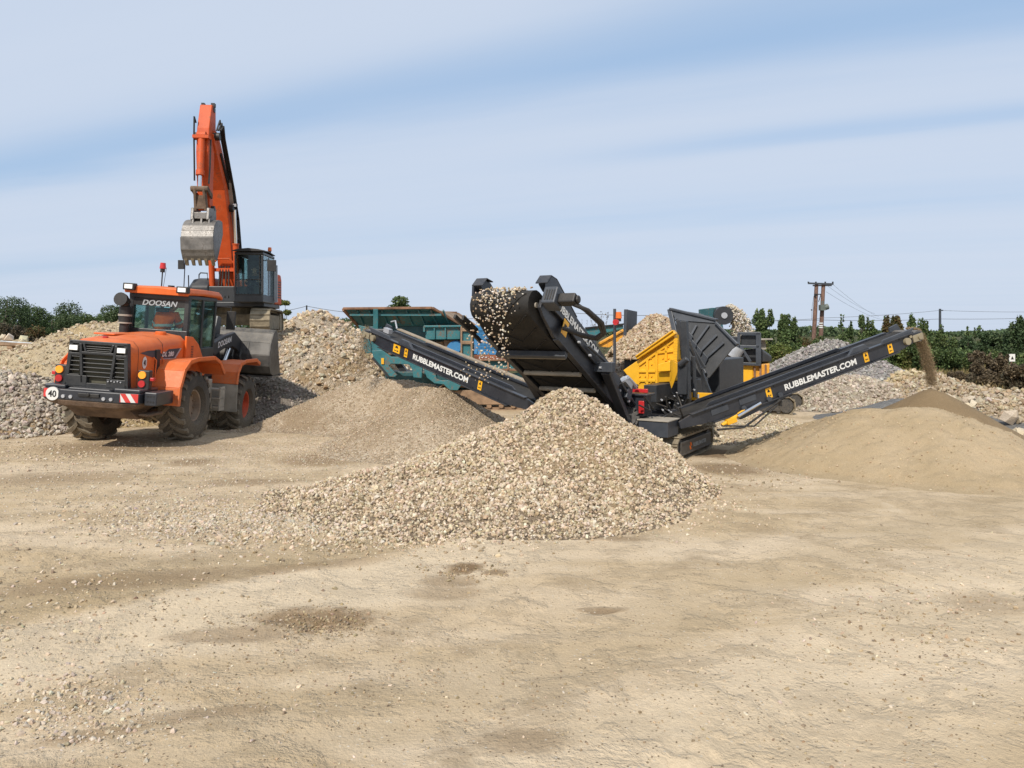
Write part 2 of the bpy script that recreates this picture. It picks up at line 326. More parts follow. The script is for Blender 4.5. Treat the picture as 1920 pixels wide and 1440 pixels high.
# ------------------------------------------------------------------ ground and heaps
def vnoise(x, y, seed=0):
    xi = np.floor(x).astype(np.int64); yi = np.floor(y).astype(np.int64); fx = x - xi; fy = y - yi
    fx = fx * fx * (3 - 2 * fx); fy = fy * fy * (3 - 2 * fy)
    def hsh(a, b):
        n = (a * 374761393 + b * 668265263 + seed * 982451653) & 0xffffffff
        n = ((n ^ (n >> 13)) * 1274126177) & 0xffffffff; n = n ^ (n >> 16)
        return (n & 0xffff) / 65535.0
    return (hsh(xi, yi) * (1 - fx) + hsh(xi + 1, yi) * fx) * (1 - fy) + (hsh(xi, yi + 1) * (1 - fx) + hsh(xi + 1, yi + 1) * fx) * fy
def fbm(x, y, seed=0, oct=4, gain=0.5):
    s = np.zeros_like(x, dtype=float); a = 1.0; tot = 0
    for o in range(oct): s += a * (vnoise(x * 2 ** o + 17.3 * o, y * 2 ** o - 9.1 * o, seed + o) - 0.5); tot += a; a *= gain
    return s / tot * 2
WET_SHADE = []   # stained patches of ground and a painted shadow: cx, cy, a, b, angle, strength
def wet_shade(px, py, wpx, hpx, ang=0, st=0.8):
    Y = CAMZ * F / (py - HY); WET_SHADE.append(((px - 960) / F * Y, Y, wpx / F * Y, hpx / F * Y * Y / CAMZ, ang, st))
wet_shade(590, 1158, 110, 20, 0.05, 0.9); wet_shade(440, 1190, 120, 16, 0.15, 0.55); wet_shade(870, 1062, 36, 10, 0, 1.0); wet_shade(930, 1072, 24, 6, 0, .8); wet_shade(840, 1085, 60, 12, 0, .6)
wet_shade(830, 1105, 70, 14, 0.1, .5); wet_shade(1130, 1140, 45, 6, 0, .75); wet_shade(360, 868, 45, 8, 0, .7); wet_shade(600, 860, 75, 12, 0.1, .75); wet_shade(470, 905, 90, 7, 0.1, .6)
wet_shade(240, 1090, 240, 20, 0.25, .55); wet_shade(560, 1062, 160, 9, 0.3, .5); wet_shade(980, 1390, 90, 30, 0, .55); wet_shade(180, 1380, 110, 14, 0.3, .55); wet_shade(380, 1345, 130, 16, 0.25, .5)
wet_shade(1360, 880, 70, 12, 0, .8); wet_shade(1340, 850, 60, 10, 0, .9); wet_shade(260, 840, 180, 12, 0, .6); wet_shade(100, 900, 150, 12, 0.1, .5); wet_shade(1160, 1012, 60, 5, 0, .6); wet_shade(1850, 1130, 80, 25, 0.2, .4)  # first two: loose dirt plus painted cast shadow beside the screener track
def gz(x, y):
    x = np.asarray(x, float); y = np.asarray(y, float)
    near = np.clip(1 - (np.hypot(x, y) - 14) / 30, 0.1, 1)
    de = -0.60 * x + 0.80 * y - 6.98 + 0.9 * fbm(x * 0.35, y * 0.35, 91, 3); lft = np.clip((1.2 - x) / 1.8, 0, 1)
    bm = lft * (0.035 * np.exp(-((de - 0.06) / 0.10) ** 2) - 0.018 * np.exp(-((de + 0.6) / 0.45) ** 2)) * (0.6 + fbm(x * 3, y * 3, 92, 3))
    u = x * 0.93 + y * 0.37; v = -x * 0.37 + y * 0.93
    h = 0.050 * fbm(x * 0.35, y * 0.35, 3, 3) + 0.022 * fbm(u * 0.9, v * 2.2, 9, 4) + 0.010 * fbm(x * 5, y * 5, 21, 3)
    h += 0.05 * np.maximum(0, fbm(x * 1.1, y * 1.1, 33, 3) - 0.05) * fbm(x * 11, y * 11, 40, 3)
    for cx_, cy_, a, b, an, st in WET_SHADE[:3] + WET_SHADE[4:7]:
        dx, dy = x - cx_, y - cy_; ca, sa = math.cos(an), math.sin(an)
        q = ((dx * ca + dy * sa) / a) ** 2 + ((-dx * sa + dy * ca) / b) ** 2
        h += st * (0.055 * fbm(x * 5, y * 5, 55, 4, 0.6) - 0.025) * np.exp(-q)
    h = (h + bm) * near
    return h - 0.22 * np.exp(-((x + 6.75) ** 2 + (y - 19.2) ** 2) / 1.7)
def np_mesh(name, v, f, mats, tint=None, smooth=True):
    me = bpy.data.meshes.new(name); v = np.asarray(v, np.float32); f = np.asarray(f, np.int32); k = f.shape[1]
    me.vertices.add(len(v)); me.vertices.foreach_set('co', v.ravel()); me.loops.add(f.size); me.loops.foreach_set('vertex_index', f.ravel())
    me.polygons.add(len(f)); me.polygons.foreach_set('loop_start', np.arange(0, f.size, k, dtype=np.int32)); me.polygons.foreach_set('loop_total', np.full(len(f), k, np.int32))
    me.polygons.foreach_set('use_smooth', np.full(len(f), smooth)); me.update(calc_edges=True)
    for m in (mats if isinstance(mats, (list, tuple)) else [mats]): me.materials.append(m)
    if tint is not None:
        a = me.color_attributes.new('tint', 'FLOAT_COLOR', 'POINT'); t4 = np.ones((len(v), 4), np.float32); t4[:, :3] = tint; a.data.foreach_set('color', t4.ravel())
    o = bpy.data.objects.new(name, me); COL.objects.link(o); return o
def ground_material():
    m, nt, b = base_mat('crushed_limestone_ground'); geo = node(nt, 'ShaderNodeNewGeometry'); pos = geo.outputs['Position']
    def nz(scale, det=5.0, ro=0.6, dist=0.0, vec=pos):
        n = node(nt, 'ShaderNodeTexNoise', i_Scale=scale, i_Detail=det, i_Roughness=ro, i_Distortion=dist); nt.links.new(vec, n.inputs['Vector']); return n.outputs[0]
    mp = node(nt, 'ShaderNodeMapping'); mp.inputs['Rotation'].default_value = (0, 0, R(-22)); mp.inputs['Scale'].default_value = (0.32, 1.3, 1); nt.links.new(pos, mp.inputs[0])
    streak = nz(0.8, 7.0, 0.62, 0.5, mp.outputs[0]); big = nz(0.22, 4.0, 0.55, 0.4); mid = nz(1.7, 7.0, 0.66, 0.3); fine = nz(28, 6.0, 0.7); grit = nz(110, 3.0, 0.6); crust = nz(7.5, 8.0, 0.72, 0.3)
    c = mixc(nt, maprange(nt, streak, 0.36, 0.64), (0.48, 0.365, 0.225), (0.615, 0.49, 0.34))
    c = mixc(nt, maprange(nt, big, 0.42, 0.62, 0, 0.45), c, (0.46, 0.35, 0.22))
    c = mixc(nt, maprange(nt, mid, 0.53, 0.66, 0, 0.5), c, (0.31, 0.225, 0.135))
    c = mixc(nt, maprange(nt, mid, 0.44, 0.30, 0, 0.45), c, (0.66, 0.54, 0.385))
    sp = node(nt, 'ShaderNodeSeparateXYZ'); nt.links.new(pos, sp.inputs[0]); wob = mth(nt, 'MULTIPLY', mth(nt, 'SUBTRACT', mth(nt, 'ADD', mth(nt, 'MULTIPLY', mid, 0.5), mth(nt, 'MULTIPLY', crust, 0.5)), 0.5), 4.2)
    dd = mth(nt, 'ADD', mth(nt, 'ADD', mth(nt, 'MULTIPLY', sp.outputs[0], -0.60), mth(nt, 'MULTIPLY', sp.outputs[1], 0.80)), mth(nt, 'ADD', -6.98, mth(nt, 'ADD', mth(nt, 'MULTIPLY', wob, 0.10), mth(nt, 'MULTIPLY', mth(nt, 'SUBTRACT', big, 0.5), 1.6))))
    lf = maprange(nt, sp.outputs[0], 1.2, -0.6)
    def band(a0, a1, b0, b1, k): return mth(nt, 'MULTIPLY', mth(nt, 'MULTIPLY', maprange(nt, dd, a0, a1), maprange(nt, dd, b1, b0)), k)
    c = mixc(nt, mth(nt, 'MULTIPLY', band(-1.5, -1.1, -0.12, 0.02, 0.75), lf), c, (0.635, 0.515, 0.36))
    c = mixc(nt, mth(nt, 'MULTIPLY', band(0.02, 0.12, 0.7, 1.3, 0.6), lf), c, (0.36, 0.27, 0.155))
    c = mixc(nt, band(-5.6, -4.8, -3.9, -3.5, 0.5), c, (0.655, 0.53, 0.37))
    c = mixc(nt, band(-3.5, -3.2, -2.7, -2.3, 0.45), c, (0.42, 0.32, 0.195))
    tot = None
    for cx_, cy_, a, bb, an, st in WET_SHADE:
        dx = mth(nt, 'SUBTRACT', sp.outputs[0], cx_); dy = mth(nt, 'SUBTRACT', sp.outputs[1], cy_); ca, sa = math.cos(an), math.sin(an)
        u = mth(nt, 'DIVIDE', mth(nt, 'ADD', mth(nt, 'MULTIPLY', dx, ca), mth(nt, 'MULTIPLY', dy, sa)), a); v = mth(nt, 'DIVIDE', mth(nt, 'SUBTRACT', mth(nt, 'MULTIPLY', dy, ca), mth(nt, 'MULTIPLY', dx, sa)), bb)
        q = mth(nt, 'ADD', mth(nt, 'ADD', mth(nt, 'MULTIPLY', u, u), mth(nt, 'MULTIPLY', v, v)), wob)
        k = maprange(nt, q, 1.7, 0.1, 0, st); tot = k if tot is None else mth(nt, 'MAXIMUM', tot, k)
    c = mixc(nt, tot, c, (0.215, 0.14, 0.075))
    v1 = node(nt, 'ShaderNodeTexVoronoi', i_Scale=42.0); nt.links.new(pos, v1.inputs['Vector']); sc = node(nt, 'ShaderNodeSeparateColor'); nt.links.new(v1.outputs['Color'], sc.inputs[0])
    c = mixc(nt, mth(nt, 'MULTIPLY', mth(nt, 'GREATER_THAN', sc.outputs[0], 0.95), mth(nt, 'LESS_THAN', v1.outputs['Distance'], 0.33)), c, (0.55, 0.475, 0.37))
    c = mixc(nt, mth(nt, 'MULTIPLY', mth(nt, 'LESS_THAN', sc.outputs[1], 0.10), mth(nt, 'LESS_THAN', v1.outputs['Distance'], 0.30)), c, (0.22, 0.16, 0.10))
    c = mixc(nt, maprange(nt, fine, 0.35, 0.7, 0, 0.20), c, (0.30, 0.225, 0.145))
    far = maprange(nt, mth(nt, 'ADD', sp.outputs[1], mth(nt, 'MULTIPLY', big, 8.0)), 37.0, 44.0); c = mixc(nt, far, c, mixc(nt, mid, (0.05, 0.06, 0.022), (0.09, 0.085, 0.035)))
    nt.links.new(c, b.inputs['Base Color']); b.inputs['Roughness'].default_value = 0.95; b.inputs['Specular IOR Level'].default_value = 0.15
    hgt = mth(nt, 'ADD', mth(nt, 'ADD', mth(nt, 'MULTIPLY', crust, maprange(nt, mth(nt, 'MAXIMUM', tot, maprange(nt, mid, 0.45, 0.62)), 0.0, 0.8, 0.4, 3.0)), mth(nt, 'MULTIPLY', fine, 1.1)), mth(nt, 'ADD', mth(nt, 'MULTIPLY', grit, 0.35), mth(nt, 'MULTIPLY', v1.outputs['Distance'], -0.3)))
    bp = node(nt, 'ShaderNodeBump', i_Strength=0.65, i_Distance=0.022); nt.links.new(hgt, bp.inputs['Height']); nt.links.new(bp.outputs[0], b.inputs['Normal']); return m
def polar_ground():
    ang = np.concatenate([np.linspace(-180, -52, 24, endpoint=False), np.linspace(-52, 52, 620, endpoint=False), np.linspace(52, 180, 24, endpoint=False)])
    rad = np.concatenate([[0.3, 1.2, 2.2], np.geomspace(2.8, 45, 420), np.geomspace(48, 3000, 30)])
    A, Rr = np.meshgrid(R(1) * ang, rad); X = Rr * np.sin(A); Y = Rr * np.cos(A); Z = gz(X, Y); Z[Rr > 60] = 0
    n = len(ang); m = len(rad); v = np.stack([X, Y, Z], -1).reshape(-1, 3); v = np.vstack([v, [[0, 0, 0]]])
    i = np.arange(m - 1)[:, None] * n; j = np.arange(n)[None]; j2 = (j + 1) % n
    q = np.stack([i + j, i + j2, i + n + j2, i + n + j], -1).reshape(-1, 4)
    c = len(v) - 1; cap = np.array([[c, c, (k + 1) % n, k] for k in range(n)])
    o = np_mesh('ground', v, q, ground_material()); o['kind'] = 'structure'; return o
polar_ground()

_t = (1 + 5 ** 0.5) / 2
ICO = np.array([(-1, _t, 0), (1, _t, 0), (-1, -_t, 0), (1, -_t, 0), (0, -1, _t), (0, 1, _t), (0, -1, -_t), (0, 1, -_t), (_t, 0, -1), (_t, 0, 1), (-_t, 0, -1), (-_t, 0, 1)]) / math.hypot(1, _t)
ICF = np.array([(0, 11, 5), (0, 5, 1), (0, 1, 7), (0, 7, 10), (0, 10, 11), (1, 5, 9), (5, 11, 4), (11, 10, 2), (10, 7, 6), (7, 1, 8), (3, 9, 4), (3, 4, 2), (3, 2, 6), (3, 6, 8), (3, 8, 9), (4, 9, 5), (2, 4, 11), (6, 2, 10), (8, 6, 7), (9, 8, 1)])
def stones_arrays(pos, size, cols, rng, jit=0.34, flat=(0.5, 0.95)):
    """one angular stone (12 corners) at each position"""
    N = len(pos); k = 1 + jit * rng.uniform(-1, 1, (N, 12, 1)); v = ICO[None] * k + rng.normal(0, 0.10, (N, 12, 3))
    sc = np.stack([rng.uniform(0.75, 1.25, N), rng.uniform(0.65, 1.05, N), rng.uniform(*flat, N)], -1); v = v * sc[:, None]
    q = rng.normal(size=(N, 4)); q[:, 1:3] *= 0.55; q /= np.linalg.norm(q, axis=1)[:, None]; w, x, y, z = q.T
    M = np.stack([1 - 2 * (y * y + z * z), 2 * (x * y - z * w), 2 * (x * z + y * w), 2 * (x * y + z * w), 1 - 2 * (x * x + z * z), 2 * (y * z - x * w), 2 * (x * z - y * w), 2 * (y * z + x * w), 1 - 2 * (x * x + y * y)], -1).reshape(N, 3, 3)
    v = np.einsum('nij,nkj->nki', M, v) * size[:, None, None] * 0.5 + pos[:, None]
    f = ICF[None] + 12 * np.arange(N)[:, None, None]
    return v.reshape(-1, 3), f.reshape(-1, 3), np.repeat(cols, 12, 0)
def pick_cols(rng, N, palette, var=0.12):
    p = np.array(palette)[rng.integers(0, len(palette), N)]; return np.clip(p * (1 + var * rng.normal(size=(N, 1))) * (1 + 0.03 * rng.normal(size=(N, 3))), 0.01, 0.95)
stone_mat = tinted('broken_limestone', scale=45, bump=0.6)
def ridge_h(x, y, ridges):
    h = np.full(np.shape(x), -9.0)
    for pts, k, r in ridges:
        if len(pts) == 1: pts = [pts[0], pts[0]]
        for (x0, y0, z0), (x1, y1, z1) in zip(pts[:-1], pts[1:]):
            dx, dy = x1 - x0, y1 - y0; L2 = dx * dx + dy * dy
            t = np.clip(((x - x0) * dx + (y - y0) * dy) / L2, 0, 1) if L2 > 0 else np.zeros(np.shape(x))
            d = np.hypot(x - x0 - t * dx, y - y0 - t * dy); h = np.maximum(h, z0 + t * (z1 - z0) - k * (np.sqrt(d * d + r * r) - r))
    return h
GRAVEL_PAL = [(0.50, 0.395, 0.265), (0.43, 0.33, 0.215), (0.56, 0.46, 0.335), (0.35, 0.262, 0.16), (0.61, 0.515, 0.395), (0.48, 0.38, 0.265)]
HEAPS = {}
def heap(name, label, ridges, mat_, amp=0.04, nscale=1.6, res=0.08, toe=0.12, scoops=(), stones=None, seed=1, group=None, hfun=None, base=None, lump=0.0, cut=None, cat='heap'):
    xs = [p[0] for r in ridges for p in r[0]]; ys = [p[1] for r in ridges for p in r[0]]
    reach = max(p[2] / r[1] for r in ridges for p in r[0]) + 1.2
    x0, x1, y0, y1 = min(xs) - reach, max(xs) + reach, min(ys) - reach, max(ys) + reach
    def hf(x, y):
        h = ridge_h(x + 0.25 * amp / 0.04 * fbm(x * 0.8, y * 0.8, seed + 70, 2) * 0.3, y + 0.25 * fbm(x * 0.8, y * 0.8, seed + 80, 2) * 0.3, ridges)
        for cx_, cy_, r, dep in scoops: h = h - dep * np.exp(-((x - cx_) ** 2 + (y - cy_) ** 2) / (r * r))
        h = np.where(h < toe, toe * np.exp(np.clip((h - toe) / toe, -6, 0)) - 0.02, h)
        fade = np.clip(h / 0.15, 0, 1)
        h = h + fade * amp * fbm(x * nscale, y * nscale, seed, 5, 0.55)
        if lump: h = h + fade * lump * (np.abs(fbm(x * 2.3, y * 2.3, seed + 30, 4, 0.6)) - 0.2)
        return h + gz(x, y)
    nx, ny = int((x1 - x0) / res) + 2, int((y1 - y0) / res) + 2
    X, Yy = np.meshgrid(np.linspace(x0, x1, nx), np.linspace(y0, y1, ny)); H = hf(X, Yy)
    ok = (H > gz(X, Yy) - 0.012)
    q = np.stack([np.arange(nx * ny).reshape(ny, nx)[a:ny - 1 + a, b_:nx - 1 + b_] for a, b_ in ((0, 0), (0, 1), (1, 1), (1, 0))], -1).reshape(-1, 4)
    q = q[ok.ravel()[q].any(1)]; used = np.unique(q); mp = np.full(nx * ny, -1); mp[used] = np.arange(len(used)); q = mp[q]
    v = np.stack([X, Yy, H], -1).reshape(-1, 3)[used]
    cx_, cy_ = float(np.mean(xs)), float(np.mean(ys)); org = np.array([cx_, cy_, 0.0])
    mats = [mat_]
    if stones:
        rng = np.random.default_rng(seed); out = []
        for (N, s0, s1, pal, bias) in stones:
            px_ = rng.uniform(x0, x1, N * 6); py_ = rng.uniform(y0, y1, N * 6); hh = hf(px_, py_)
            hg = hh - gz(px_, py_); keep = (hg > 0.0 if bias == 'all' else hg > rng.uniform(0, bias, N * 6)) & (rng.uniform(0, 1, N * 6) < np.clip(hg / 0.08 + 0.45, 0, 1))
            if cut: keep &= cut(px_, py_)
            px_, py_, hh = px_[keep][:N], py_[keep][:N], hh[keep][:N]; n = len(px_)
            sz = s0 * (s1 / s0) ** (rng.uniform(0, 1, n) ** 1.6); out.append(stones_arrays(np.stack([px_, py_, hh + sz * rng.uniform(-0.12, 0.42, n)], -1), sz, pick_cols(rng, n, pal), rng))
        nv = len(v); V = [v - org]; Fq = [(q, 0)]; tint = [np.full((nv, 3), 0.4)]; Ft = []
        for sv, sf, sc in out: Ft.append(sf + nv); V.append(sv - org); tint.append(sc); nv += len(sv)
        V = np.vstack(V); tint = np.vstack(tint); Ft = np.vstack(Ft)
        me = bpy.data.meshes.new(name); me.vertices.add(len(V)); me.vertices.foreach_set('co', V.astype(np.float32).ravel())
        nl = q.size + Ft.size; me.loops.add(nl); me.loops.foreach_set('vertex_index', np.concatenate([q.ravel(), Ft.ravel()]).astype(np.int32))
        npol = len(q) + len(Ft); me.polygons.add(npol)
        me.polygons.foreach_set('loop_start', np.concatenate([np.arange(len(q)) * 4, len(q) * 4 + np.arange(len(Ft)) * 3]).astype(np.int32))
        me.polygons.foreach_set('loop_total', np.concatenate([np.full(len(q), 4), np.full(len(Ft), 3)]).astype(np.int32))
        me.polygons.foreach_set('material_index', np.concatenate([np.zeros(len(q)), np.ones(len(Ft))]).astype(np.int32))
        me.polygons.foreach_set('use_smooth', np.concatenate([np.ones(len(q), bool), np.zeros(len(Ft), bool)])); me.update(calc_edges=True)
        me.materials.append(mat_); me.materials.append(stone_mat)
        a = me.color_attributes.new('tint', 'FLOAT_COLOR', 'POINT'); t4 = np.ones((len(V), 4), np.float32); t4[:, :3] = tint; a.data.foreach_set('color', t4.ravel())
        o = bpy.data.objects.new(name, me); COL.objects.link(o)
    else:
        o = np_mesh(name, v - org, q, mats)
    o.location = org; tag(o, label, cat, group); HEAPS[label] = hf; return o
def pt(px, py, Y): p = P(px, py, Y); return (p.x, p.y, p.z)
g_base = gravel('stone_heap_bed', [(0.13, 0.095, 0.06), (0.22, 0.165, 0.11), (0.33, 0.26, 0.185)], 0.04, 1.0, (0.40, 0.29, 0.17), 0.7, (0.52, 0.66))  # bed darkened for damp fines and to paint in shade between the stones
g_fine = gravel('fine_gravel', [(0.22, 0.16, 0.10), (0.43, 0.33, 0.22), (0.50, 0.395, 0.28), (0.62, 0.53, 0.40)], 0.05, 1.0, (0.31, 0.225, 0.14), 0.45, (0.46, 0.64), fine=0.25)
g_dark = gravel('damp_grey_gravel', [(0.16, 0.13, 0.10), (0.24, 0.20, 0.16), (0.34, 0.29, 0.24)], 0.035, 1.0, (0.19, 0.15, 0.11), 0.7)
g_rubble = gravel('rubble', [(0.24, 0.18, 0.115), (0.38, 0.30, 0.21), (0.45, 0.375, 0.28), (0.52, 0.45, 0.36)], 0.13, 1.0, (0.31, 0.21, 0.11), 0.3, (0.5, 0.62), fine=0.5)
g_earth = gravel('earthy_rubble', [(0.36, 0.275, 0.165), (0.47, 0.375, 0.24), (0.55, 0.46, 0.32)], 0.10, 0.9, (0.44, 0.32, 0.16), 0.35, (0.44, 0.6))
g_grey = gravel('grey_chippings', [(0.16, 0.145, 0.135), (0.27, 0.25, 0.235), (0.38, 0.355, 0.33)], 0.09, 0.8, (0.24, 0.2, 0.16), 0.3, fine=0.6)
g_browngrey = gravel('brown_chippings', [(0.22, 0.175, 0.13), (0.34, 0.28, 0.21), (0.44, 0.37, 0.29)], 0.07, 0.8, (0.29, 0.21, 0.135), 0.4, fine=0.6)
g_asph = gravel('dark_planings', [(0.10, 0.095, 0.09), (0.165, 0.16, 0.152), (0.25, 0.24, 0.225)], 0.05, 0.7)
g_pale = gravel('pale_chippings', [(0.38, 0.30, 0.19), (0.50, 0.41, 0.285), (0.60, 0.51, 0.38)], 0.06, 0.9, (0.26, 0.19, 0.11), 0.5, (0.54, 0.68))
def sand(name, c0, c1, c2):
    m, nt, b = base_mat(name); co = node(nt, 'ShaderNodeTexCoord')
    def nz(s, d, r, ds=0.0):
        n = node(nt, 'ShaderNodeTexNoise', i_Scale=s, i_Detail=d, i_Roughness=r, i_Distortion=ds); nt.links.new(co.outputs['Object'], n.inputs['Vector']); return n.outputs[0]
    a, f, g = nz(0.7, 6, 0.6, 0.4), nz(9, 6, 0.7), nz(85, 4, 0.7)
    c = mixc(nt, maprange(nt, a, 0.35, 0.65), c0, c1); c = mixc(nt, maprange(nt, f, 0.52, 0.75, 0, 0.35), c, c2); c = mixc(nt, maprange(nt, g, 0.35, 0.65, 0, 0.55), c, tuple(x * 0.62 for x in c0))
    nt.links.new(c, b.inputs['Base Color']); b.inputs['Roughness'].default_value = 0.95; b.inputs['Specular IOR Level'].default_value = 0.15
    bp = node(nt, 'ShaderNodeBump', i_Strength=0.9, i_Distance=0.035); nt.links.new(mth(nt, 'ADD', f, mth(nt, 'MULTIPLY', g, 0.5)), bp.inputs['Height']); nt.links.new(bp.outputs[0], b.inputs['Normal']); return m
g_sand = sand('pale_sand', (0.45, 0.34, 0.205), (0.54, 0.415, 0.265), (0.60, 0.48, 0.33)); g_sandd = sand('fresh_damp_sand', (0.26, 0.185, 0.105), (0.31, 0.225, 0.13), (0.35, 0.26, 0.16))

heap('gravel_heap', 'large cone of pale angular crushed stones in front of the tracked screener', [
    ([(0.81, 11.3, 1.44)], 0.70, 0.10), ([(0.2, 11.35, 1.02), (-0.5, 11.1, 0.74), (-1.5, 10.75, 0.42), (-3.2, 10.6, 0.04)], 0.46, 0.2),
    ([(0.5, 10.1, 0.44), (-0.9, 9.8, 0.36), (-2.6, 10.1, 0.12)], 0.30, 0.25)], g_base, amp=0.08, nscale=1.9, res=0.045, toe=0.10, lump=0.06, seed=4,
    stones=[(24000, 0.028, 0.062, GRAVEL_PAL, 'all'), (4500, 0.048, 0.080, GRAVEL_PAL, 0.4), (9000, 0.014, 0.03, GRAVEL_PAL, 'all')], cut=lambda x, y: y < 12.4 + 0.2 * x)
heap('gravel_heap', 'brown fine gravel heap with a scooped hollow below the left conveyor tip', [
    ([(-3.53, 18.3, 1.22), pt(600, 742, 18.2), pt(520, 776, 17.8), (-6.4, 17.2, 0.0)], 0.72, 0.12), ([(-3.53, 18.3, 1.20), (-2.5, 17.6, 1.18), (-1.9, 16.6, 1.12), (-1.42, 15.3, 1.12)], 0.75, 0.15),
    ([(-1.42, 15.3, 1.16)], 0.56, 0.10), ([(-1.42, 15.3, 1.14), (-2.2, 15.85, 0.70), (-2.9, 16.35, 0.34), (-3.6, 16.8, 0.06)], 0.60, 0.08)], g_fine, amp=0.03, res=0.05, toe=0.16, seed=12, scoops=((-2.85, 17.1, 0.45, 0.35), (-3.6, 17.3, 0.5, 0.25)),
    stones=[(22000, 0.014, 0.036, [(0.50, 0.39, 0.265), (0.41, 0.31, 0.20), (0.58, 0.48, 0.355), (0.32, 0.235, 0.15)], 'all')])
heap('rubble_bank', 'long pale rubble bank sloping up behind the orange wheel loader', [
    ([pt(232, 600, 22.8), pt(222, 602, 22.5), pt(165, 604, 22.5), pt(110, 628, 22.2), pt(60, 655, 21.5), pt(-60, 690, 20)], 0.52, 0.25)], g_earth, amp=0.16, nscale=0.9, res=0.1, lump=0.14, seed=21,
    stones=[(9000, 0.04, 0.13, [(0.44, 0.36, 0.25), (0.5, 0.42, 0.31), (0.38, 0.29, 0.185)], 'all')])
heap('rubble_heap', 'grey broken stone heap beside the left rear wheel of the loader', [
    ([pt(-80, 690, 17.8), pt(60, 706, 18.2), pt(150, 735, 18.6), pt(250, 775, 19.6)], 0.6, 0.2)], g_rubble, amp=0.07, res=0.07, seed=23,
    stones=[(9000, 0.06, 0.16, [(0.42, 0.36, 0.285), (0.36, 0.30, 0.24), (0.5, 0.43, 0.35), (0.3, 0.25, 0.19)], 'all')])
heap('earth_mound', 'low lumpy tan earth mound at the far left edge below the scrub', [
    ([pt(-140, 622, 30), pt(10, 634, 30), pt(60, 646, 29)], 0.4, 0.4), ([pt(20, 672, 25), pt(60, 676, 25)], 0.5, 0.2)], g_earth, amp=0.2, nscale=0.8, res=0.14, lump=0.4, seed=25,
    stones=[(500, 0.15, 0.55, [(0.5, 0.42, 0.3), (0.55, 0.47, 0.34)], 'all')])
heap('rubble_heap', 'huge rubble heap of big stones with the orange excavator standing on top', [
    ([(-15.5, 28.6, 2.23), (-8.6, 28.4, 2.25), (-7.4, 27.6, 2.15), pt(640, 628, 27)], 0.55, 0.9), ([pt(560, 640, 25.5), pt(640, 652, 25.2), pt(690, 690, 24.5)], 0.7, 0.3)], g_rubble, amp=0.16, nscale=1.0, res=0.11, lump=0.28, seed=31,
    stones=[(3600, 0.09, 0.28, [(0.46, 0.38, 0.28), (0.54, 0.47, 0.37), (0.4, 0.31, 0.2), (0.36, 0.26, 0.15)], 'all'), (16000, 0.05, 0.16, GRAVEL_PAL, 'all')])
heap('gravel_heap', 'pointed brownish heap behind the rubble between excavator and teal crusher', [([pt(590, 582, 34)], 0.62, 0.3), ([pt(640, 618, 33)], 0.6, 0.3)], g_rubble, amp=0.12, res=0.12, seed=33,
    stones=[(2600, 0.1, 0.28, GRAVEL_PAL, 'all')])
heap('gravel_heap', 'small dark grey gravel heap under the raised loader bucket', [([pt(440, 705, 22.5), pt(490, 697, 22.2)], 0.55, 0.2)], g_dark, amp=0.04, res=0.07, seed=35,
    stones=[(5000, 0.05, 0.11, [(0.26, 0.22, 0.18), (0.33, 0.28, 0.23), (0.21, 0.18, 0.145)], 'all')])
heap('gravel_heap', 'light brown stone heap behind the screener beside its yellow screen box', [([pt(1205, 634, 19.6)], 0.72, 0.25)], g_browngrey, amp=0.05, res=0.08, seed=37,
    stones=[(7000, 0.05, 0.13, [(0.46, 0.37, 0.27), (0.38, 0.3, 0.22), (0.54, 0.45, 0.34)], 'all')])
heap('gravel_heap', 'tall grey chippings heap behind the right conveyor belt', [([pt(1558, 639, 30)], 0.56, 0.5), ([pt(1560, 645, 30), pt(1650, 688, 29)], 0.5, 0.4)], g_grey, amp=0.08, res=0.12, seed=39,
    stones=[(6000, 0.08, 0.18, [(0.30, 0.275, 0.25), (0.38, 0.35, 0.32), (0.24, 0.22, 0.2)], 'all')])
heap('gravel_heap', 'wide brown gravel heap below the middle of the right conveyor', [([pt(1545, 703, 24), pt(1600, 706, 24)], 0.36, 0.4)], g_browngrey, amp=0.05, res=0.09, seed=41,
    stones=[(6500, 0.06, 0.15, [(0.42, 0.35, 0.27), (0.34, 0.28, 0.21), (0.5, 0.43, 0.34)], 'all')])
heap('gravel_heap', 'flat dark grey heap at the far right foot of the chippings', [([pt(1660, 694, 31), pt(1690, 702, 30)], 0.4, 0.3)], g_asph, amp=0.05, res=0.12, seed=42)
heap('earth_mound', 'rough yellowish earth mound left of the falling sand stream', [([pt(1695, 707, 24), pt(1730, 700, 24)], 0.62, 0.25)], g_earth, amp=0.16, nscale=1.6, res=0.08, lump=0.25, seed=43,
    stones=[(1500, 0.06, 0.24, [(0.5, 0.41, 0.27), (0.44, 0.34, 0.2)], 'all')])
heap('gravel_heap', 'low dark planings heap between brown gravel and the sand', [([pt(1640, 762, 19.5), pt(1690, 748, 19.8)], 0.35, 0.3)], g_asph, amp=0.05, res=0.08, seed=44)
heap('rubble_bank', 'cream rubble bank along the right edge below the brown shrubs', [([pt(1752, 704, 23), pt(1800, 722, 21.5), pt(1852, 733, 20), pt(1960, 738, 19)], 0.5, 0.3), ([pt(1870, 752, 17.8), pt(1960, 752, 17.6)], 0.55, 0.2)], g_rubble, amp=0.12, res=0.09, lump=0.2, seed=45,
    stones=[(11000, 0.04, 0.17, [(0.42, 0.34, 0.235), (0.37, 0.285, 0.185), (0.47, 0.40, 0.30), (0.31, 0.23, 0.14)], 'all')])
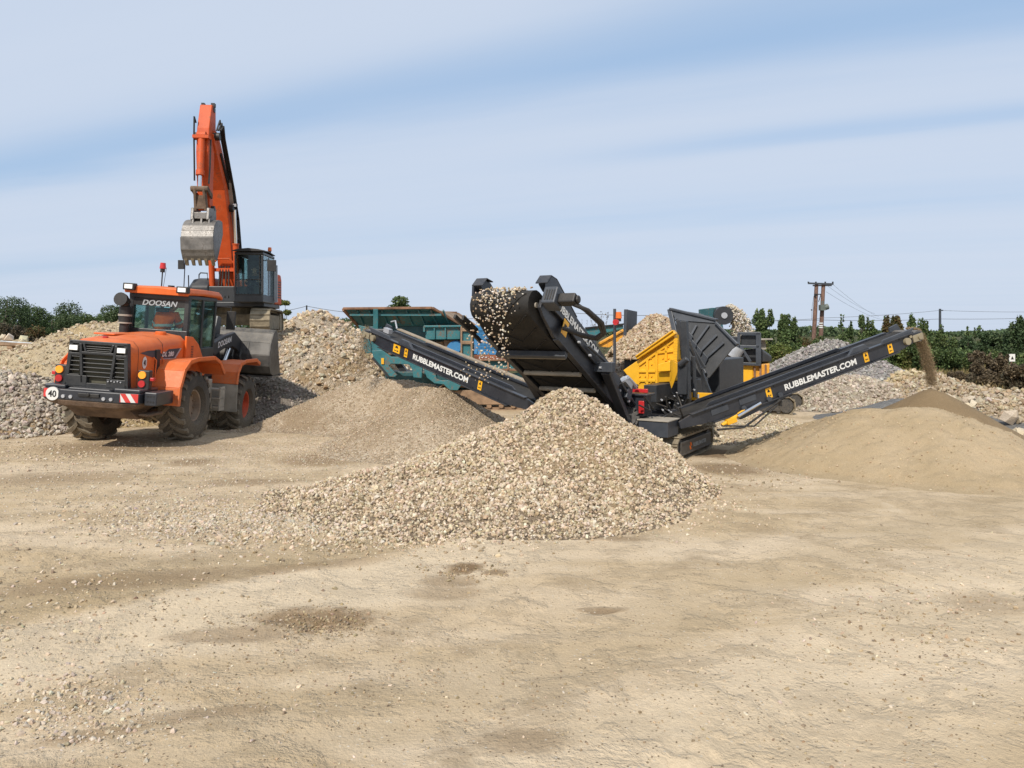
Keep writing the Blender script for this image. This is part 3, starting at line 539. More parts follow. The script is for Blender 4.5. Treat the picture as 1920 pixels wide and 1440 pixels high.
heap('gravel_heap', 'dark grey strip heap between the sand and the right rubble bank', [([pt(1800, 752, 18.2), pt(1850, 790, 16.8), pt(1930, 795, 16.4)], 0.4, 0.3)], g_asph, amp=0.05, res=0.08, seed=46,
    stones=[(60, 0.2, 0.45, [(0.5, 0.42, 0.3)], 'all')])
heap('gravel_heap', 'low pale chippings heap under the foot of the right conveyor', [([pt(1360, 778, 17), pt(1420, 776, 17), pt(1480, 796, 16.5)], 0.3, 0.25)], g_pale, amp=0.08, res=0.07, lump=0.05, seed=47,
    stones=[(6000, 0.03, 0.09, [(0.52, 0.43, 0.3), (0.6, 0.52, 0.4), (0.44, 0.35, 0.23)], 'all')])
heap('sand_heap', 'broad smooth pale sand heap in front at the right', [
    ([pt(1611, 768, 13.6), pt(1670, 768, 13.3), pt(1745, 766, 13.0), pt(1790, 781, 12.7), pt(1845, 806, 12.3), pt(1940, 872, 11.8)], 0.43, 0.2),
    ([pt(1611, 768, 13.6), pt(1560, 790, 13.6), pt(1505, 826, 13.5)], 0.6, 0.1)], g_sand, amp=0.07, nscale=2.0, res=0.04, toe=0.09, lump=0.07, seed=51,
    stones=[(2600, 0.010, 0.04, [(0.46, 0.35, 0.22), (0.36, 0.27, 0.165), (0.5, 0.4, 0.27)], 'all')])
heap('sand_heap', 'darker damp sand cone growing under the falling stream', [([pt(1744, 727, 15)], 0.62, 0.15)], g_sandd, amp=0.02, res=0.06, toe=0.06, seed=53)
heap('dirt_patch', 'rough brown dirt ridge on the ground by the right end of the screener track', [([pt(1300, 878, 12.6), pt(1350, 872, 12.9), pt(1440, 880, 12.5)], 0.25, 0.2)], g_pale, amp=0.06, nscale=3, res=0.05, toe=0.04, lump=0.06, seed=55,
    stones=[(1500, 0.02, 0.07, [(0.4, 0.29, 0.16), (0.46, 0.36, 0.23)], 'all')])
# loose stones and clods lying about on the yard
def loose():
    rng = np.random.default_rng(77); X = []; Y = []; S = []; C = []
    def at(pxy, n, s0, s1, pal, sx=1.0, sy=1.0):
        px, py, wx, wy = pxy; a = rng.normal(px, wx, n); b = rng.normal(py, wy, n); m = b > 650; a, b = a[m], b[m]; yy = CAMZ * F / (b - HY)
        X.append((a - 960) / F * yy); Y.append(yy); S.append(s0 * (s1 / s0) ** (rng.uniform(0, 1, len(a)) ** 2.2)); C.append(pick_cols(rng, len(a), pal))
    tan = [(0.5, 0.4, 0.28), (0.56, 0.47, 0.36), (0.42, 0.33, 0.22)]; wht = [(0.52, 0.45, 0.36), (0.47, 0.4, 0.31)]; brn = [(0.3, 0.22, 0.13), (0.38, 0.29, 0.18), (0.25, 0.19, 0.13)]
    at((150, 1330, 95, 40), 1500, 0.006, 0.045, wht + tan); at((60, 1170, 120, 45), 380, 0.010, 0.05, tan); at((200, 1080, 220, 50), 700, 0.01, 0.05, tan + brn)
    at((640, 838, 110, 14), 9000, 0.010, 0.028, [(0.50, 0.39, 0.265), (0.41, 0.31, 0.20), (0.58, 0.48, 0.355)]); at((560, 838, 130, 16), 6200, 0.012, 0.03, [(0.44, 0.35, 0.25), (0.36, 0.28, 0.19), (0.52, 0.44, 0.34)]); at((430, 975, 150, 22), 5200, 0.015, 0.06, wht + tan); at((700, 1000, 160, 18), 2600, 0.02, 0.07, GRAVEL_PAL); at((1120, 985, 160, 14), 700, 0.015, 0.06, GRAVEL_PAL)
    at((1330, 945, 50, 14), 400, 0.015, 0.06, GRAVEL_PAL); at((300, 930, 200, 28), 2600, 0.012, 0.045, wht + tan); at((500, 870, 200, 25), 2200, 0.015, 0.045, wht + tan)
    at((80, 850, 120, 20), 900, 0.02, 0.07, tan); at((1700, 1150, 140, 70), 1100, 0.01, 0.038, brn + tan); at((1500, 1330, 260, 80), 380, 0.006, 0.03, brn + tan); at((1000, 1250, 520, 130), 3200, 0.004, 0.022, tan + brn + brn); at((300, 1230, 260, 110), 2200, 0.004, 0.024, tan + brn)
    at((590, 1165, 70, 14), 900, 0.008, 0.04, brn); at((880, 1068, 50, 10), 250, 0.01, 0.045, brn); at((620, 1270, 200, 50), 500, 0.006, 0.03, tan + brn); at((1400, 890, 90, 15), 500, 0.015, 0.06, tan + brn)
    X, Y, S, C = map(np.concatenate, (X, Y, S, C)); pos = np.stack([X, Y, gz(X, Y) + S * 0.1], -1); v, f, c = stones_arrays(pos, S, C, rng, flat=(0.4, 0.75))
    o = np_mesh('loose_stones', v, f, stone_mat, c, smooth=False); o['kind'] = 'stuff'; o['label'] = 'loose pale stones and brown clods scattered over the bare yard ground'; o['category'] = 'stones'
loose()
# ------------------------------------------------------------------ vegetation, poles, wires
leaf_mat = tinted('leaves', rough=0.6, bump=0, scale=6, trans=0.25)
bark = paint('bark', (0.10, 0.075, 0.055), 0.9, dust=0.05, var=0.3, bump=0.4)
def leaf_cloud(rng, blobs, n, ls, tones, shell=0.45, aspect=0.55):
    w = np.array([b[3] * b[4] * b[5] for b in blobs]) ** 0.6; idx = rng.choice(len(blobs), n, p=w / w.sum()); B = np.array(blobs)[idx]
    d = rng.normal(size=(n, 3)); d /= np.linalg.norm(d, axis=1)[:, None]; r = rng.uniform(shell, 1.0, n) ** 0.6 * (1 + 0.12 * rng.normal(size=n))
    p = B[:, :3] + d * r[:, None] * B[:, 3:6]
    a = rng.normal(size=(n, 3)); a /= np.linalg.norm(a, axis=1)[:, None]; b = np.cross(a, rng.normal(size=(n, 3))); b /= np.linalg.norm(b, axis=1)[:, None]
    s = ls * rng.uniform(0.6, 1.4, n)[:, None]; v = np.stack([p - a * s, p - b * s * aspect, p + a * s, p + b * s * aspect], 1).reshape(-1, 3)
    tone = np.array(tones)[(idx + rng.integers(0, 2, n)) % len(tones)] * (1 + 0.28 * rng.normal(size=(n, 1))); tone = np.clip(tone, 0.004, 0.6)
    return v, np.arange(4 * n).reshape(-1, 4), np.repeat(tone, 4, 0)
GREEN = [(0.083, 0.128, 0.045), (0.117, 0.165, 0.057), (0.060, 0.096, 0.036), (0.150, 0.188, 0.069)]
DARK = [(0.051, 0.083, 0.036), (0.072, 0.108, 0.045), (0.093, 0.123, 0.054)]
BROWN = [(0.11, 0.084, 0.054), (0.145, 0.11, 0.066), (0.085, 0.074, 0.044)]
RUSSET = [(0.150, 0.093, 0.039), (0.112, 0.102, 0.039), (0.083, 0.090, 0.033)]
LIME = [(0.150, 0.180, 0.048), (0.112, 0.143, 0.039), (0.195, 0.188, 0.063)]
def plant(name, label, cat, px, top, wpx, Y, tones, seed, n=1500, ls=0.16, style='round', group=None, base=None, lean=0.0):
    """woody plant with its trunk or stems and a crown of separate leaves; wpx is its half width in the photo"""
    rng = np.random.default_rng(seed); x = (px - 960) / F * Y; h = CAMZ + (HY - top) / F * Y; w = wpx / F * Y
    t = thing(name, label, cat, group=group, loc=(x, Y, 0.0)); blobs = []; mb = MB()
    nb = {'round': 15, 'spiky': 15, 'thicket': 14, 'sparse': 12, 'column': 10}[style]
    for i in range(nb):
        a = rng.uniform(0, 2 * math.pi); q = rng.uniform(0.15, 0.95) ** 0.5
        if style == 'round': zc = h * rng.uniform(0.22, 0.92); rr = w * math.sqrt(max(0.15, 1 - ((zc / h - 0.5) / 0.55) ** 2)) * q * 0.78; bs = w * rng.uniform(0.34, 0.55); bz = bs * rng.uniform(0.5, 0.8)
        elif style == 'spiky': zc = h * rng.uniform(0.28, 0.86); rr = w * (1.2 - 0.75 * zc / h) * q; bs = w * rng.uniform(0.30, 0.55) * (1.3 - 0.75 * zc / h); bz = h * rng.uniform(0.09, 0.16)
        elif style == 'column': zc = h * (0.15 + 0.72 * i / nb); rr = w * 0.4 * q; bs = w * rng.uniform(0.35, 0.6) * (1.2 - 0.6 * zc / h); bz = h * 0.11
        elif style == 'sparse': zc = h * rng.uniform(0.3, 0.93); rr = w * q; bs = w * rng.uniform(0.14, 0.28); bz = bs * 1.3
        else: zc = h * rng.uniform(0.2, 0.76); rr = w * q; bs = w * rng.uniform(0.2, 0.36); bz = h * rng.uniform(0.16, 0.24)
        c = (rr * math.cos(a) + lean * zc, rr * math.sin(a) * 0.8, zc); blobs.append((*c, bs, bs, bz))
        k = 0.10 * w * rng.uniform(0.25, 0.5); root = (0.25 * c[0] * (style != 'round'), 0.2 * c[1], 0.0 if style != 'round' else h * 0.22)
        mid = (0.55 * c[0] + 0.05, 0.55 * c[1], (root[2] + c[2]) * 0.55); mb.tube([root, mid, c, (c[0], c[1], min(h * 0.99, c[2] + bz * 0.8))], [k, k * 0.7, k * 0.45, k * 0.12], 5)
        if style in ('spiky', 'sparse', 'column'):
            for _ in range(2):
                tip = (c[0] + rng.normal(0, 0.2) * w, c[1], min(h * 1.02, c[2] + bz + h * rng.uniform(0.05, 0.15))); mb.tube([c, tip], [k * 0.35, k * 0.1], 4); blobs.append((*(0.4 * c[j] + 0.6 * tip[j] for j in range(3)), bs * 0.3, bs * 0.3, (tip[2] - c[2]) * 0.45 + 0.02))
    if style in ('round', 'column'): mb.tube([(0, 0, -0.05), (0.03 * w, 0, h * 0.25), (-0.02 * w, 0, h * 0.55), (0, 0, h * 0.8)], [0.075 * w + 0.03, 0.055 * w + 0.02, 0.03 * w, 0.01], 7)
    blobs.append((0, 0, h * 0.28, w * 0.8, w * 0.7, h * 0.28))
    mb.build('trunk' if style in ('round', 'column') else 'stems', bark, t, smooth=40)
    v, f, c = leaf_cloud(rng, blobs, int(n * 4.0), ls * 0.55, tones); v[:, 2] = np.maximum(v[:, 2], 0.02)
    o = np_mesh('crown' if style in ('round', 'column') else 'foliage', v, f, leaf_mat, c, smooth=False); o.parent = t; return t
gl = 'hedgerow on the left horizon'; gr_ = 'hedgerow on the right horizon'; sd = 100
for a in [
    ('tree', 'dense dark green tree cut by the left photo edge', 'tree', 8, 562, 58, 66, DARK, 'round'), ('bush', 'low dark bush right of the tree at the left edge', 'bush', 62, 576, 40, 70, GREEN, 'round'),
    ('bush', 'small far bush under the gap in the left tree line', 'bush', 98, 578, 40, 90, GREEN, 'round'), ('tree', 'rounded dark tree standing highest left of the loader cab', 'tree', 140, 565, 42, 64, DARK, 'round'),
    ('bush', 'dark bush filling the dip right of the rounded tree', 'bush', 182, 579, 40, 70, GREEN, 'round'), ('tree', 'dark tree top directly beside the loader air cleaner', 'tree', 222, 572, 36, 62, DARK, 'round'),
    ('tree', 'dark tree seen through the loader cab windows', 'tree', 285, 575, 34, 66, DARK, 'round'), ('thicket', 'brown scrub thicket lowest at the left edge', 'shrub', 20, 600, 44, 52, BROWN, 'thicket'),
    ('thicket', 'green brown scrub thicket below the gap in the trees', 'shrub', 95, 602, 44, 54, RUSSET, 'thicket'), ('thicket', 'brown scrub thicket under the rounded dark tree', 'shrub', 160, 600, 40, 50, BROWN, 'thicket'), ('thicket', 'brown scrub behind the loader rear window corner', 'shrub', 225, 598, 34, 52, BROWN, 'thicket'),
    ('tree', 'light green tree peeking out right of the excavator cab', 'tree', 528, 556, 17, 48, LIME, 'round'), ('tree', 'green round tree top above the teal hopper', 'tree', 745, 550, 36, 44, GREEN, 'round')]:
    sd += 1; plant(*a[:8], sd, n=2600, ls=0.14, style=a[8], group=gl if a[3] < 300 else None)
for a in [
    ('tree', 'small thin tree nearest the back crusher canopy', 'tree', 1396, 589, 20, 48, GREEN, 'spiky', 1700), ('tree', 'pointed green tree left of the pair of poles', 'tree', 1432, 584, 27, 46, GREEN, 'spiky', 2600), ('tree', 'bushy green tree just left of the twin poles', 'tree', 1474, 592, 27, 44, GREEN, 'spiky', 2600),
    ('bush', 'low hedge bush at the foot of the twin poles', 'bush', 1512, 626, 26, 60, RUSSET, 'thicket', 1300), ('bush', 'low hedge bush right of the twin poles', 'bush', 1560, 622, 30, 56, GREEN, 'thicket', 1500), ('shrub', 'sparse twiggy shrub right of the twin poles', 'shrub', 1603, 592, 26, 44, GREEN, 'sparse', 800),
    ('shrub', 'sparse leafy shrub behind the conveyor lettering end', 'shrub', 1636, 588, 26, 43, GREEN, 'sparse', 1100), ('tree', 'russet shrub behind the outer end of the right conveyor', 'shrub', 1674, 595, 26, 42, RUSSET, 'spiky', 1800), ('tree', 'tall narrow green shrub above the conveyor head', 'shrub', 1706, 588, 20, 42, GREEN, 'column', 1300),
    ('tree', 'large leafy green tree right of the falling sand', 'tree', 1745, 597, 42, 36, GREEN, 'spiky', 4200), ('bush', 'dark low hedge behind the single thin pole', 'bush', 1796, 628, 32, 48, DARK, 'thicket', 1600), ('shrub', 'sparse twigs between single pole and dark right tree', 'shrub', 1832, 612, 18, 48, GREEN, 'sparse', 350),
    ('tree', 'dark bushy tree left part of the clump at right edge', 'tree', 1862, 604, 28, 44, DARK, 'round', 2200), ('tree', 'dark tree with the highest top at the right edge', 'tree', 1902, 595, 30, 42, DARK, 'spiky', 2600), ('bush', 'dark hedge bush cut by the right photo edge', 'bush', 1945, 615, 34, 44, DARK, 'thicket', 1600),
    ('bush', 'green bramble patch under the outer half of the right conveyor', 'bush', 1640, 640, 44, 38, GREEN, 'thicket', 2600), ('bush', 'green bramble patch behind the sand stream', 'bush', 1712, 640, 40, 37, LIME, 'thicket', 2400), ('bush', 'green bramble below the single thin pole', 'bush', 1790, 644, 36, 37, GREEN, 'thicket', 2200),
    ('bush', 'yellow green grassy bush behind the back crusher', 'bush', 1462, 638, 34, 40, LIME, 'thicket', 2400), ('bush', 'green bush left of the grey chippings top', 'bush', 1516, 645, 30, 42, LIME, 'thicket', 1800),
    ('shrub', 'dead brown shrub in front of the small white sign', 'shrub', 1850, 664, 34, 29, BROWN, 'sparse', 2600), ('shrub', 'brown bramble mound at the right edge under the sign', 'shrub', 1915, 678, 34, 27, BROWN, 'thicket', 3000), ('shrub', 'low brown bramble right of the cream rubble top', 'shrub', 1800, 692, 30, 28, BROWN, 'thicket', 1800), ('bush', 'green bramble right behind the white sign', 'bush', 1895, 650, 34, 36, GREEN, 'thicket', 1800)]:
    sd += 1; plant(*a[:8], sd, n=a[9], ls=0.10 if a[6] < 40 else 0.13, style=a[8], group=gr_)
for a in [('bare twiggy shrub by the beacon post', 1126, 586, 16, 40), ('bare twigs left of the beacon post', 1096, 600, 10, 42)]:
    sd += 1; plant('shrub', a[0], 'shrub', a[1], a[2], a[3], a[4], BROWN, sd, n=60, ls=0.08, style='sparse')
def far_wood():
    rng = np.random.default_rng(5); n = 26000; th = rng.uniform(-0.85, 0.85, n); rr = 330 + rng.uniform(0, 30, n); x = rr * np.tan(th); top = 2.3 + (1.2 + 4.6 * np.clip((-x - 10) / 60, 0, 1) + 2.6 * fbm(x * 0.05, x * 0 + 1.0, 8, 4)); z = top * rng.uniform(0, 1, n) ** 0.6; p = np.stack([x, rr, z], -1)
    a = rng.normal(size=(n, 3)); a /= np.linalg.norm(a, axis=1)[:, None]; b = np.cross(a, rng.normal(size=(n, 3))); b /= np.linalg.norm(b, axis=1)[:, None]; s = 0.7
    v = np.stack([p - a * s, p - b * s, p + a * s, p + b * s], 1).reshape(-1, 3); c = np.repeat(np.clip(np.array(DARK)[rng.integers(0, 3, n)] * 1.2 + 0.01, 0, 1), 4, 0)
    o = np_mesh('distant_woodland', v, np.arange(4 * n).reshape(-1, 4), leaf_mat, c, smooth=False); o['kind'] = 'stuff'; o['label'] = 'thin dark line of distant woodland along the horizon'; o['category'] = 'woodland'
far_wood()
def grass():
    rng = np.random.default_rng(9); V = []; C = []
    for (px, py, wx, wy, n, hgt, pal) in [(1770, 706, 60, 12, 5200, 0.5, [(0.32, 0.24, 0.11), (0.26, 0.2, 0.085), (0.2, 0.17, 0.07)]), (1850, 716, 60, 10, 2600, 0.4, [(0.24, 0.18, 0.09), (0.15, 0.13, 0.06)]), (1690, 700, 50, 8, 2600, 0.45, [(0.22, 0.19, 0.075), (0.12, 0.13, 0.045)]),
                                  (1470, 688, 40, 8, 2600, 0.5, LIME), (1540, 690, 60, 6, 2000, 0.5, LIME), (80, 690, 150, 6, 2500, 0.6, BROWN)]:
        a = rng.normal(px, wx, n); b = np.maximum(rng.normal(py, wy, n), 676); Y = CAMZ * F / (b - HY); x = (a - 960) / F * Y; hh = hgt * rng.uniform(0.5, 1.3, n); ang = rng.uniform(0, 2 * math.pi, n); w = 0.012 + 0.0004 * Y; lean = rng.normal(0, 0.25, (n, 2)) * hh[:, None]
        z0 = np.zeros(n); dx, dy = np.cos(ang) * w, np.sin(ang) * w
        v = np.stack([np.stack([x - dx, Y - dy, z0], -1), np.stack([x + dx, Y + dy, z0], -1), np.stack([x + dx * .5 + lean[:, 0] * .4, Y + dy * .5 + lean[:, 1] * .4, hh * 0.6], -1), np.stack([x + lean[:, 0], Y + lean[:, 1], hh], -1)], 1).reshape(-1, 3)
        V.append(v); C.append(np.repeat(np.clip(np.array(pal)[rng.integers(0, len(pal), n)] * (1 + 0.2 * rng.normal(size=(n, 1))), 0.005, 1), 4, 0))
    V = np.vstack(V); o = np_mesh('dry_grass', V, np.arange(len(V)).reshape(-1, 4), leaf_mat, np.vstack(C), smooth=False); o['kind'] = 'stuff'; o['label'] = 'dry straw coloured grass at the edge of the yard'; o['category'] = 'grass'
grass()
def twin_pole():
    Y = 62; b0 = P(1526, 640, Y); fr = Fr((b0.x, Y, 0)); t = thing('utility_pole', 'twin wooden utility poles carrying a grey transformer and cross arms', 'utility pole', fr)
    k = Y / F
    for i, (xb, xt, mt) in enumerate(((1524, 1531, wood), (1537, 1544, wood))):
        mb = MB(); a = fr.loc_of(P(xb, 690, Y)); a.z = 0; c = fr.loc_of(P(xt, 531, Y)); mb.cyl(a, c, 0.19, 10, 0.15); mb.build('pole', mt, t, smooth=50)
    def q(px, py, dy=0): p = fr.loc_of(P(px, py, Y)); p.y += dy; return p
    mb = MB(); mb.bar(q(1513, 531.5, -.25), q(1560, 533, -.25), 0.12, 0.14).bar(q(1526, 535, .2), q(1561, 535, .2), 0.12, 0.12); mb.build('cross_arm', navy_light, t)
    for px in (1513.5, 1527.5, 1545, 1559): mb = MB(); mb.cyl(q(px, 531.5, -.25), q(px, 528.5, -.25), 0.07, 8); mb.build('insulator', blackm, t, smooth=40)
    mb = MB(); mb.bar(q(1525, 552, -.2), q(1538, 552, -.2), 0.07, 0.08).tube([q(1526, 553, -.2), q(1528, 558, -.2)], 0.05).tube([q(1537, 553, -.2), q(1535, 560, -.2), q(1533, 566, -.2)], 0.03); mb.build('bracket', blackm, t)
    mb = MB(); c0, c1 = q(1533, 576, -.45), q(1547, 576, -.45); mb.box(c0.x, c0.x + .42, c0.y - .2, c0.y + .25, c0.z - .28, c0.z + .18).cyl(q(1541, 577, -.45), q(1548, 575, -.45), 0.24, 14)
    for px in (1535, 1538, 1541): mb.cyl(q(px, 571.5, -.45), q(px, 565, -.45), 0.04, 6)
    tr = mb.build('transformer', paint('transformer_grey', (0.12, 0.14, 0.125), 0.5, dust=0.1), t, smooth=40)
    mb = MB()
    for z in (606, 610.5, 614): p = q(1539, z); mb.cyl((p.x, 0, p.z - .05), (p.x, 0, p.z + .05), 0.20, 10)
    mb.build('marker_band', white, t, smooth=40)
    mb = MB(); mb.tube([q(1525, 555, -.1), q(1522, 575, -.1), q(1521, 600, -.1)], 0.012).tube([q(1521, 580, -.1), q(1521, 582.5, -.1)], 0.06); mb.build('stay_wire', blackm, t)
    return t
twin_pole()
t = thing('utility_pole', 'single thin grey pole standing alone in the right hedge', 'utility pole', loc=tuple(P(1762.5, 690, 75).xy) + (0,)); mb = MB(); mb.cyl((0, 0, 0), (0, 0, P(1762.5, 579, 75).z), 0.14, 10, 0.11); mb.box(-.05, .3, -.05, .05, P(0, 583, 75).z, P(0, 581, 75).z); mb.build('pole', navy_light, t, smooth=50)
t = thing('utility_pole', 'tiny dark pole on the horizon right of the excavator', 'utility pole', loc=tuple(P(575, 690, 90).xy) + (0,)); mb = MB(); mb.cyl((0, 0, 0), (0, 0, P(575, 572.5, 90).z), 0.11, 8, 0.09); mb.build('pole', blackm, t, smooth=50)
wirem = paint('cable_grey', (0.16, 0.17, 0.18), 0.6, dust=0)
def wire(label, pts, r=0.018, sag=0.0):
    mb = MB(); out = []
    for a, b in zip(pts[:-1], pts[1:]):
        a, b = P(*a), P(*b)
        for i in range(9):
            s = i / 8; p = a.lerp(b, s); p.z -= sag * 4 * s * (1 - s); out.append(p)
    o0 = out[0].copy(); mb.tube([p - o0 for p in out], r, 4); o = mb.build('power_line', wirem); o.location = o0; tag(o, label, 'power line')
wire('upper power line from the twin poles to the single pole', [(1380, 603, 70), (1545, 596, 66), (1762, 582, 75), (1990, 584, 80)], 0.016, 0.1)
wire('lower power line running below the single pole top', [(1280, 597, 80), (1545, 600, 66), (1762, 598, 75), (1990, 594, 80)], 0.020, 0.1)
for i, (px, py) in enumerate(((1545, 531), (1559, 531), (1549, 547))): wire(('power line falling right from the inner arm of the twin poles', 'power line falling right from the outer arm tip of the twin poles', 'lowest power line falling right from the transformer')[i], [(px, py, 62), (1640 + 8 * i, 588 + 6 * i, 110)], 0.012, 0.3)
wire('far power line over the tiny pole right of the excavator', [(400, 596, 85), (575, 574, 90), (760, 590, 95)], 0.03, 0.35)
wire('far power line behind the main belt head and beacon post', [(760, 590, 95), (905, 597, 95), (1065, 586, 90), (1270, 590, 85)], 0.03, 0.2)
def yard_sign():
    Y = 31; a = P(1898, 671, Y); t = thing('notice_sign', 'small white notice board on a post among the right brambles', 'sign', loc=(a.x, Y, 0)); mb = MB(); mb.cyl((0, 0.06, 0), (0, 0.06, a.z + .1), 0.03, 8); mb.build('post', wood, t)
    mb = MB(); mb.box(-.12, .12, 0, 0.03, a.z - .15, a.z + .16); mb.build('board', white, t); mb = MB(); mb.sy([(-.06, a.z - .06), (.06, a.z - .06), (0, a.z + .07)], -.012, 0); mb.build('symbol', blackink, t)
yard_sign()
# ------------------------------------------------------------------ wheel loader
def tyre_mb(Rr, W):
    mb = MB(); w = W / 2; ri = Rr * 0.46
    mb.lathe([(-w * .72, ri), (-w * .98, ri + .07), (-w, Rr * .72), (-w * .93, Rr * .88), (-w * .8, Rr * .945), (w * .8, Rr * .945), (w * .93, Rr * .88), (w, Rr * .72), (w * .98, ri + .07), (w * .72, ri), (w * .6, ri - .015), (-w * .6, ri - .015)], n=48, closed=True)
    n = 17
    for sgn in (-1, 1):
        for i in range(n):
            a0 = 2 * math.pi * (i + (0.5 if sgn > 0 else 0)) / n; pts = []
            # angled lug from the shoulder to just past the centre line, bending forward
            for (x, da, hw) in ((w * 1.0, 0.10, .062), (w * .62, 0.045, .062), (w * .25, -0.05, .058), (-w * .06, -0.15, .045)):
                pts.append((x * sgn, a0 + da * 1.3, hw / Rr))
            for k in range(3):
                (xa, aa, ha), (xb, ab, hb) = pts[k], pts[k + 1]
                def q(x, a, r): return (x, r * math.cos(a), r * math.sin(a))
                ra = Rr * (0.955 if k == 0 else 1.0); r0 = Rr * (.86 if k == 0 else .93)
                vs = [q(xa, aa - ha, r0), q(xa, aa + ha, r0), q(xb, ab + hb, Rr * .93), q(xb, ab - hb, Rr * .93), q(xa, aa - ha * .85, ra), q(xa, aa + ha * .85, ra), q(xb, ab + hb * .85, Rr), q(xb, ab - hb * .85, Rr)]
                mb.add(vs, [(0, 1, 2, 3), (4, 7, 6, 5), (0, 4, 5, 1), (1, 5, 6, 2), (2, 6, 7, 3), (3, 7, 4, 0)], 1)
    return mb
def add_wheel(parent, M, Rr, W, rimm, out):
    mb = MB(); ri = Rr * .46; w = W / 2
    mb.lathe([(out * w * .66, ri + .012), (out * w * .70, ri + .012), (out * w * .66, ri - .035), (out * w * .20, ri - .06), (out * w * .12, ri * .55), (out * w * .18, ri * .5), (out * w * .30, ri * .47), (out * w * .34, ri * .25), (out * w * .34, 0.001)], n=40)
    mb.lathe([(-out * w * .66, ri + .012), (-out * w * .6, ri - .03), (-out * w * .1, ri - .05), (-out * w * .1, 0.001)], n=32)
    for i in range(12):
        a = 2 * math.pi * i / 12; x = out * w * .16; c = (x, ri * .78 * math.cos(a), ri * .78 * math.sin(a)); mb.cyl(c, (x + out * .035, c[1], c[2]), 0.022, 6)
    rim = mb.build('wheel', rimm, parent, smooth=35); rim.matrix_local = M
    ty = tyre_mb(Rr, W).build('tyre', [rubber, lugm], rim, smooth=30); return rim
LFR = Fr((-7.97, 16.0, 0), R(-1.0))
ROLL = Matrix.Translation((.11, 0, .75)) @ Matrix.Rotation(R(4.0), 4, 'Y') @ Matrix.Translation((0, 0, -.75))
ART = Matrix.Translation((-.06, 1.5, -.17)) @ Matrix.Rotation(R(2.5), 4, 'Z') @ Matrix.Translation((0, -1.5, 0))
FR = ART @ ROLL
def loader():
    t = thing('wheel_loader', 'orange wheel loader seen from behind with its bucket half raised', 'wheel loader', LFR)
    rimdust = paint('dust_covered_rim', (0.24, 0.17, 0.12), 0.8, dust=0.45, var=0.25, bump=0.3); rimor = paint('worn_orange_rim', (0.55, 0.07, 0.02), 0.6, dust=0.28, var=0.25)
    Rr, W = .745, .56
    for sx in (-1, 1): add_wheel(t, Matrix.Translation((sx * .97, 0, Rr - .02)) @ Matrix.Rotation(.3 * sx, 4, 'X'), Rr, W, rimdust, sx)
    for sx in (-1, 1): add_wheel(t, FR @ Matrix.Translation((sx * .93, 3.0, Rr - .05)) @ Matrix.Rotation(.8 * sx, 4, 'X'), Rr, W, rimor, sx)
    # rear axle and frame
    mb = MB(); mb.cyl((-.8, 0, .74), (.8, 0, .74), .15, 12).box(-.28, .28, -.3, .3, .5, .98); mb.build('rear_axle', mudbrown, t, bevel=.03)
    mb = MB(ROLL); mb.box(-.42, .42, -1.5, 1.45, .72, 1.2).box(-.36, .36, 1.2, 1.6, .55, 1.5); mb.build('chassis', charcoal, t, bevel=.02)
    # hood
    def sec(y, w, zt, zb, ch=.12, ws=None): ws = ws or w * .80; return [Vector((-w, y, zb)), Vector((-w * 1.0, y, zt - ch * 1.9)), Vector((-w * .97, y, zt - ch)), Vector((-ws, y, zt - .015)), Vector((-ws * .5, y, zt + .02)), Vector((0, y, zt + .03)), Vector((ws * .5, y, zt + .02)), Vector((ws, y, zt - .015)), Vector((w * .97, y, zt - ch)), Vector((w, y, zt - ch * 1.9)), Vector((w, y, zb))]
    mb = MB(ROLL); mb.loft([sec(-1.80, .575, 2.10, 1.24), sec(-1.66, .605, 2.15, 1.24), sec(-.75, .665, 2.22, 1.22), sec(.22, .70, 2.27, 1.22)]); hood = mb.build('engine_hood', orange, t, bevel=.02, smooth=38)
    mb = MB(ROLL); mb.box(-.53, -.1, -1.2, -.15, 2.225, 2.26).cyl((.28, -.1, 2.25), (.28, -.1, 2.33), .11, 16); mb.build('hood_hatch', orange, hood, bevel=.02)
    mb = MB(ROLL); mb.cyl((-.05, -1.6, 2.17), (-.05, -1.6, 2.215), .05, 12); mb.box(-.11, .01, -1.63, -1.57, 2.17, 2.185); mb.build('hood_lamp', red, hood, smooth=40)
    for ya_, yb_ in ((-.76, -.745), (-1.60, -1.588)):
        def hwid(y): return .605 + .06 * (y + 1.66) / .91
        w_ = hwid(ya_) + .004; zt = 2.22 if ya_ > -1 else 2.157; mb = MB(ROLL); pp = [(-w_, 1.26), (-w_, zt - .235), (-w_ * .97, zt - .118), (-w_ * .80, zt - .006), (-w_ * .4, zt + .027), (0, zt + .036), (w_ * .4, zt + .027), (w_ * .80, zt - .006), (w_ * .97, zt - .118), (w_, zt - .235), (w_, 1.26)]
        mb.add([(x, y, z) for y in (ya_, yb_) for x, z in pp], [(i, i + 1, 12 + i, 11 + i) for i in range(10)]); mb.build('panel_gap', blackm, hood, fix=False)
    mb = MB(ROLL); mb.box(.690, .715, -.45, -.25, 1.52, 1.56); mb.build('door_handle', blackm, hood, bevel=.006)
    # grille
    g = MB(ROLL); y0, y1 = -1.90, -1.79
    def gq(x, z): return x * (1 - .06 * (z - 1.28) / .85), z
    def frame_bar(a, b, w, d0=y0, d1=y1):
        (ax, az), (bx, bz) = gq(*a), gq(*b); dx, dz_ = bx - ax, bz - az; L = math.hypot(dx, dz_); nx, nz_ = -dz_ / L * w / 2, dx / L * w / 2
        g.sy([(ax + nx, az + nz_), (bx + nx, bz + nz_), (bx - nx, bz - nz_), (ax - nx, az - nz_)], d0, d1)
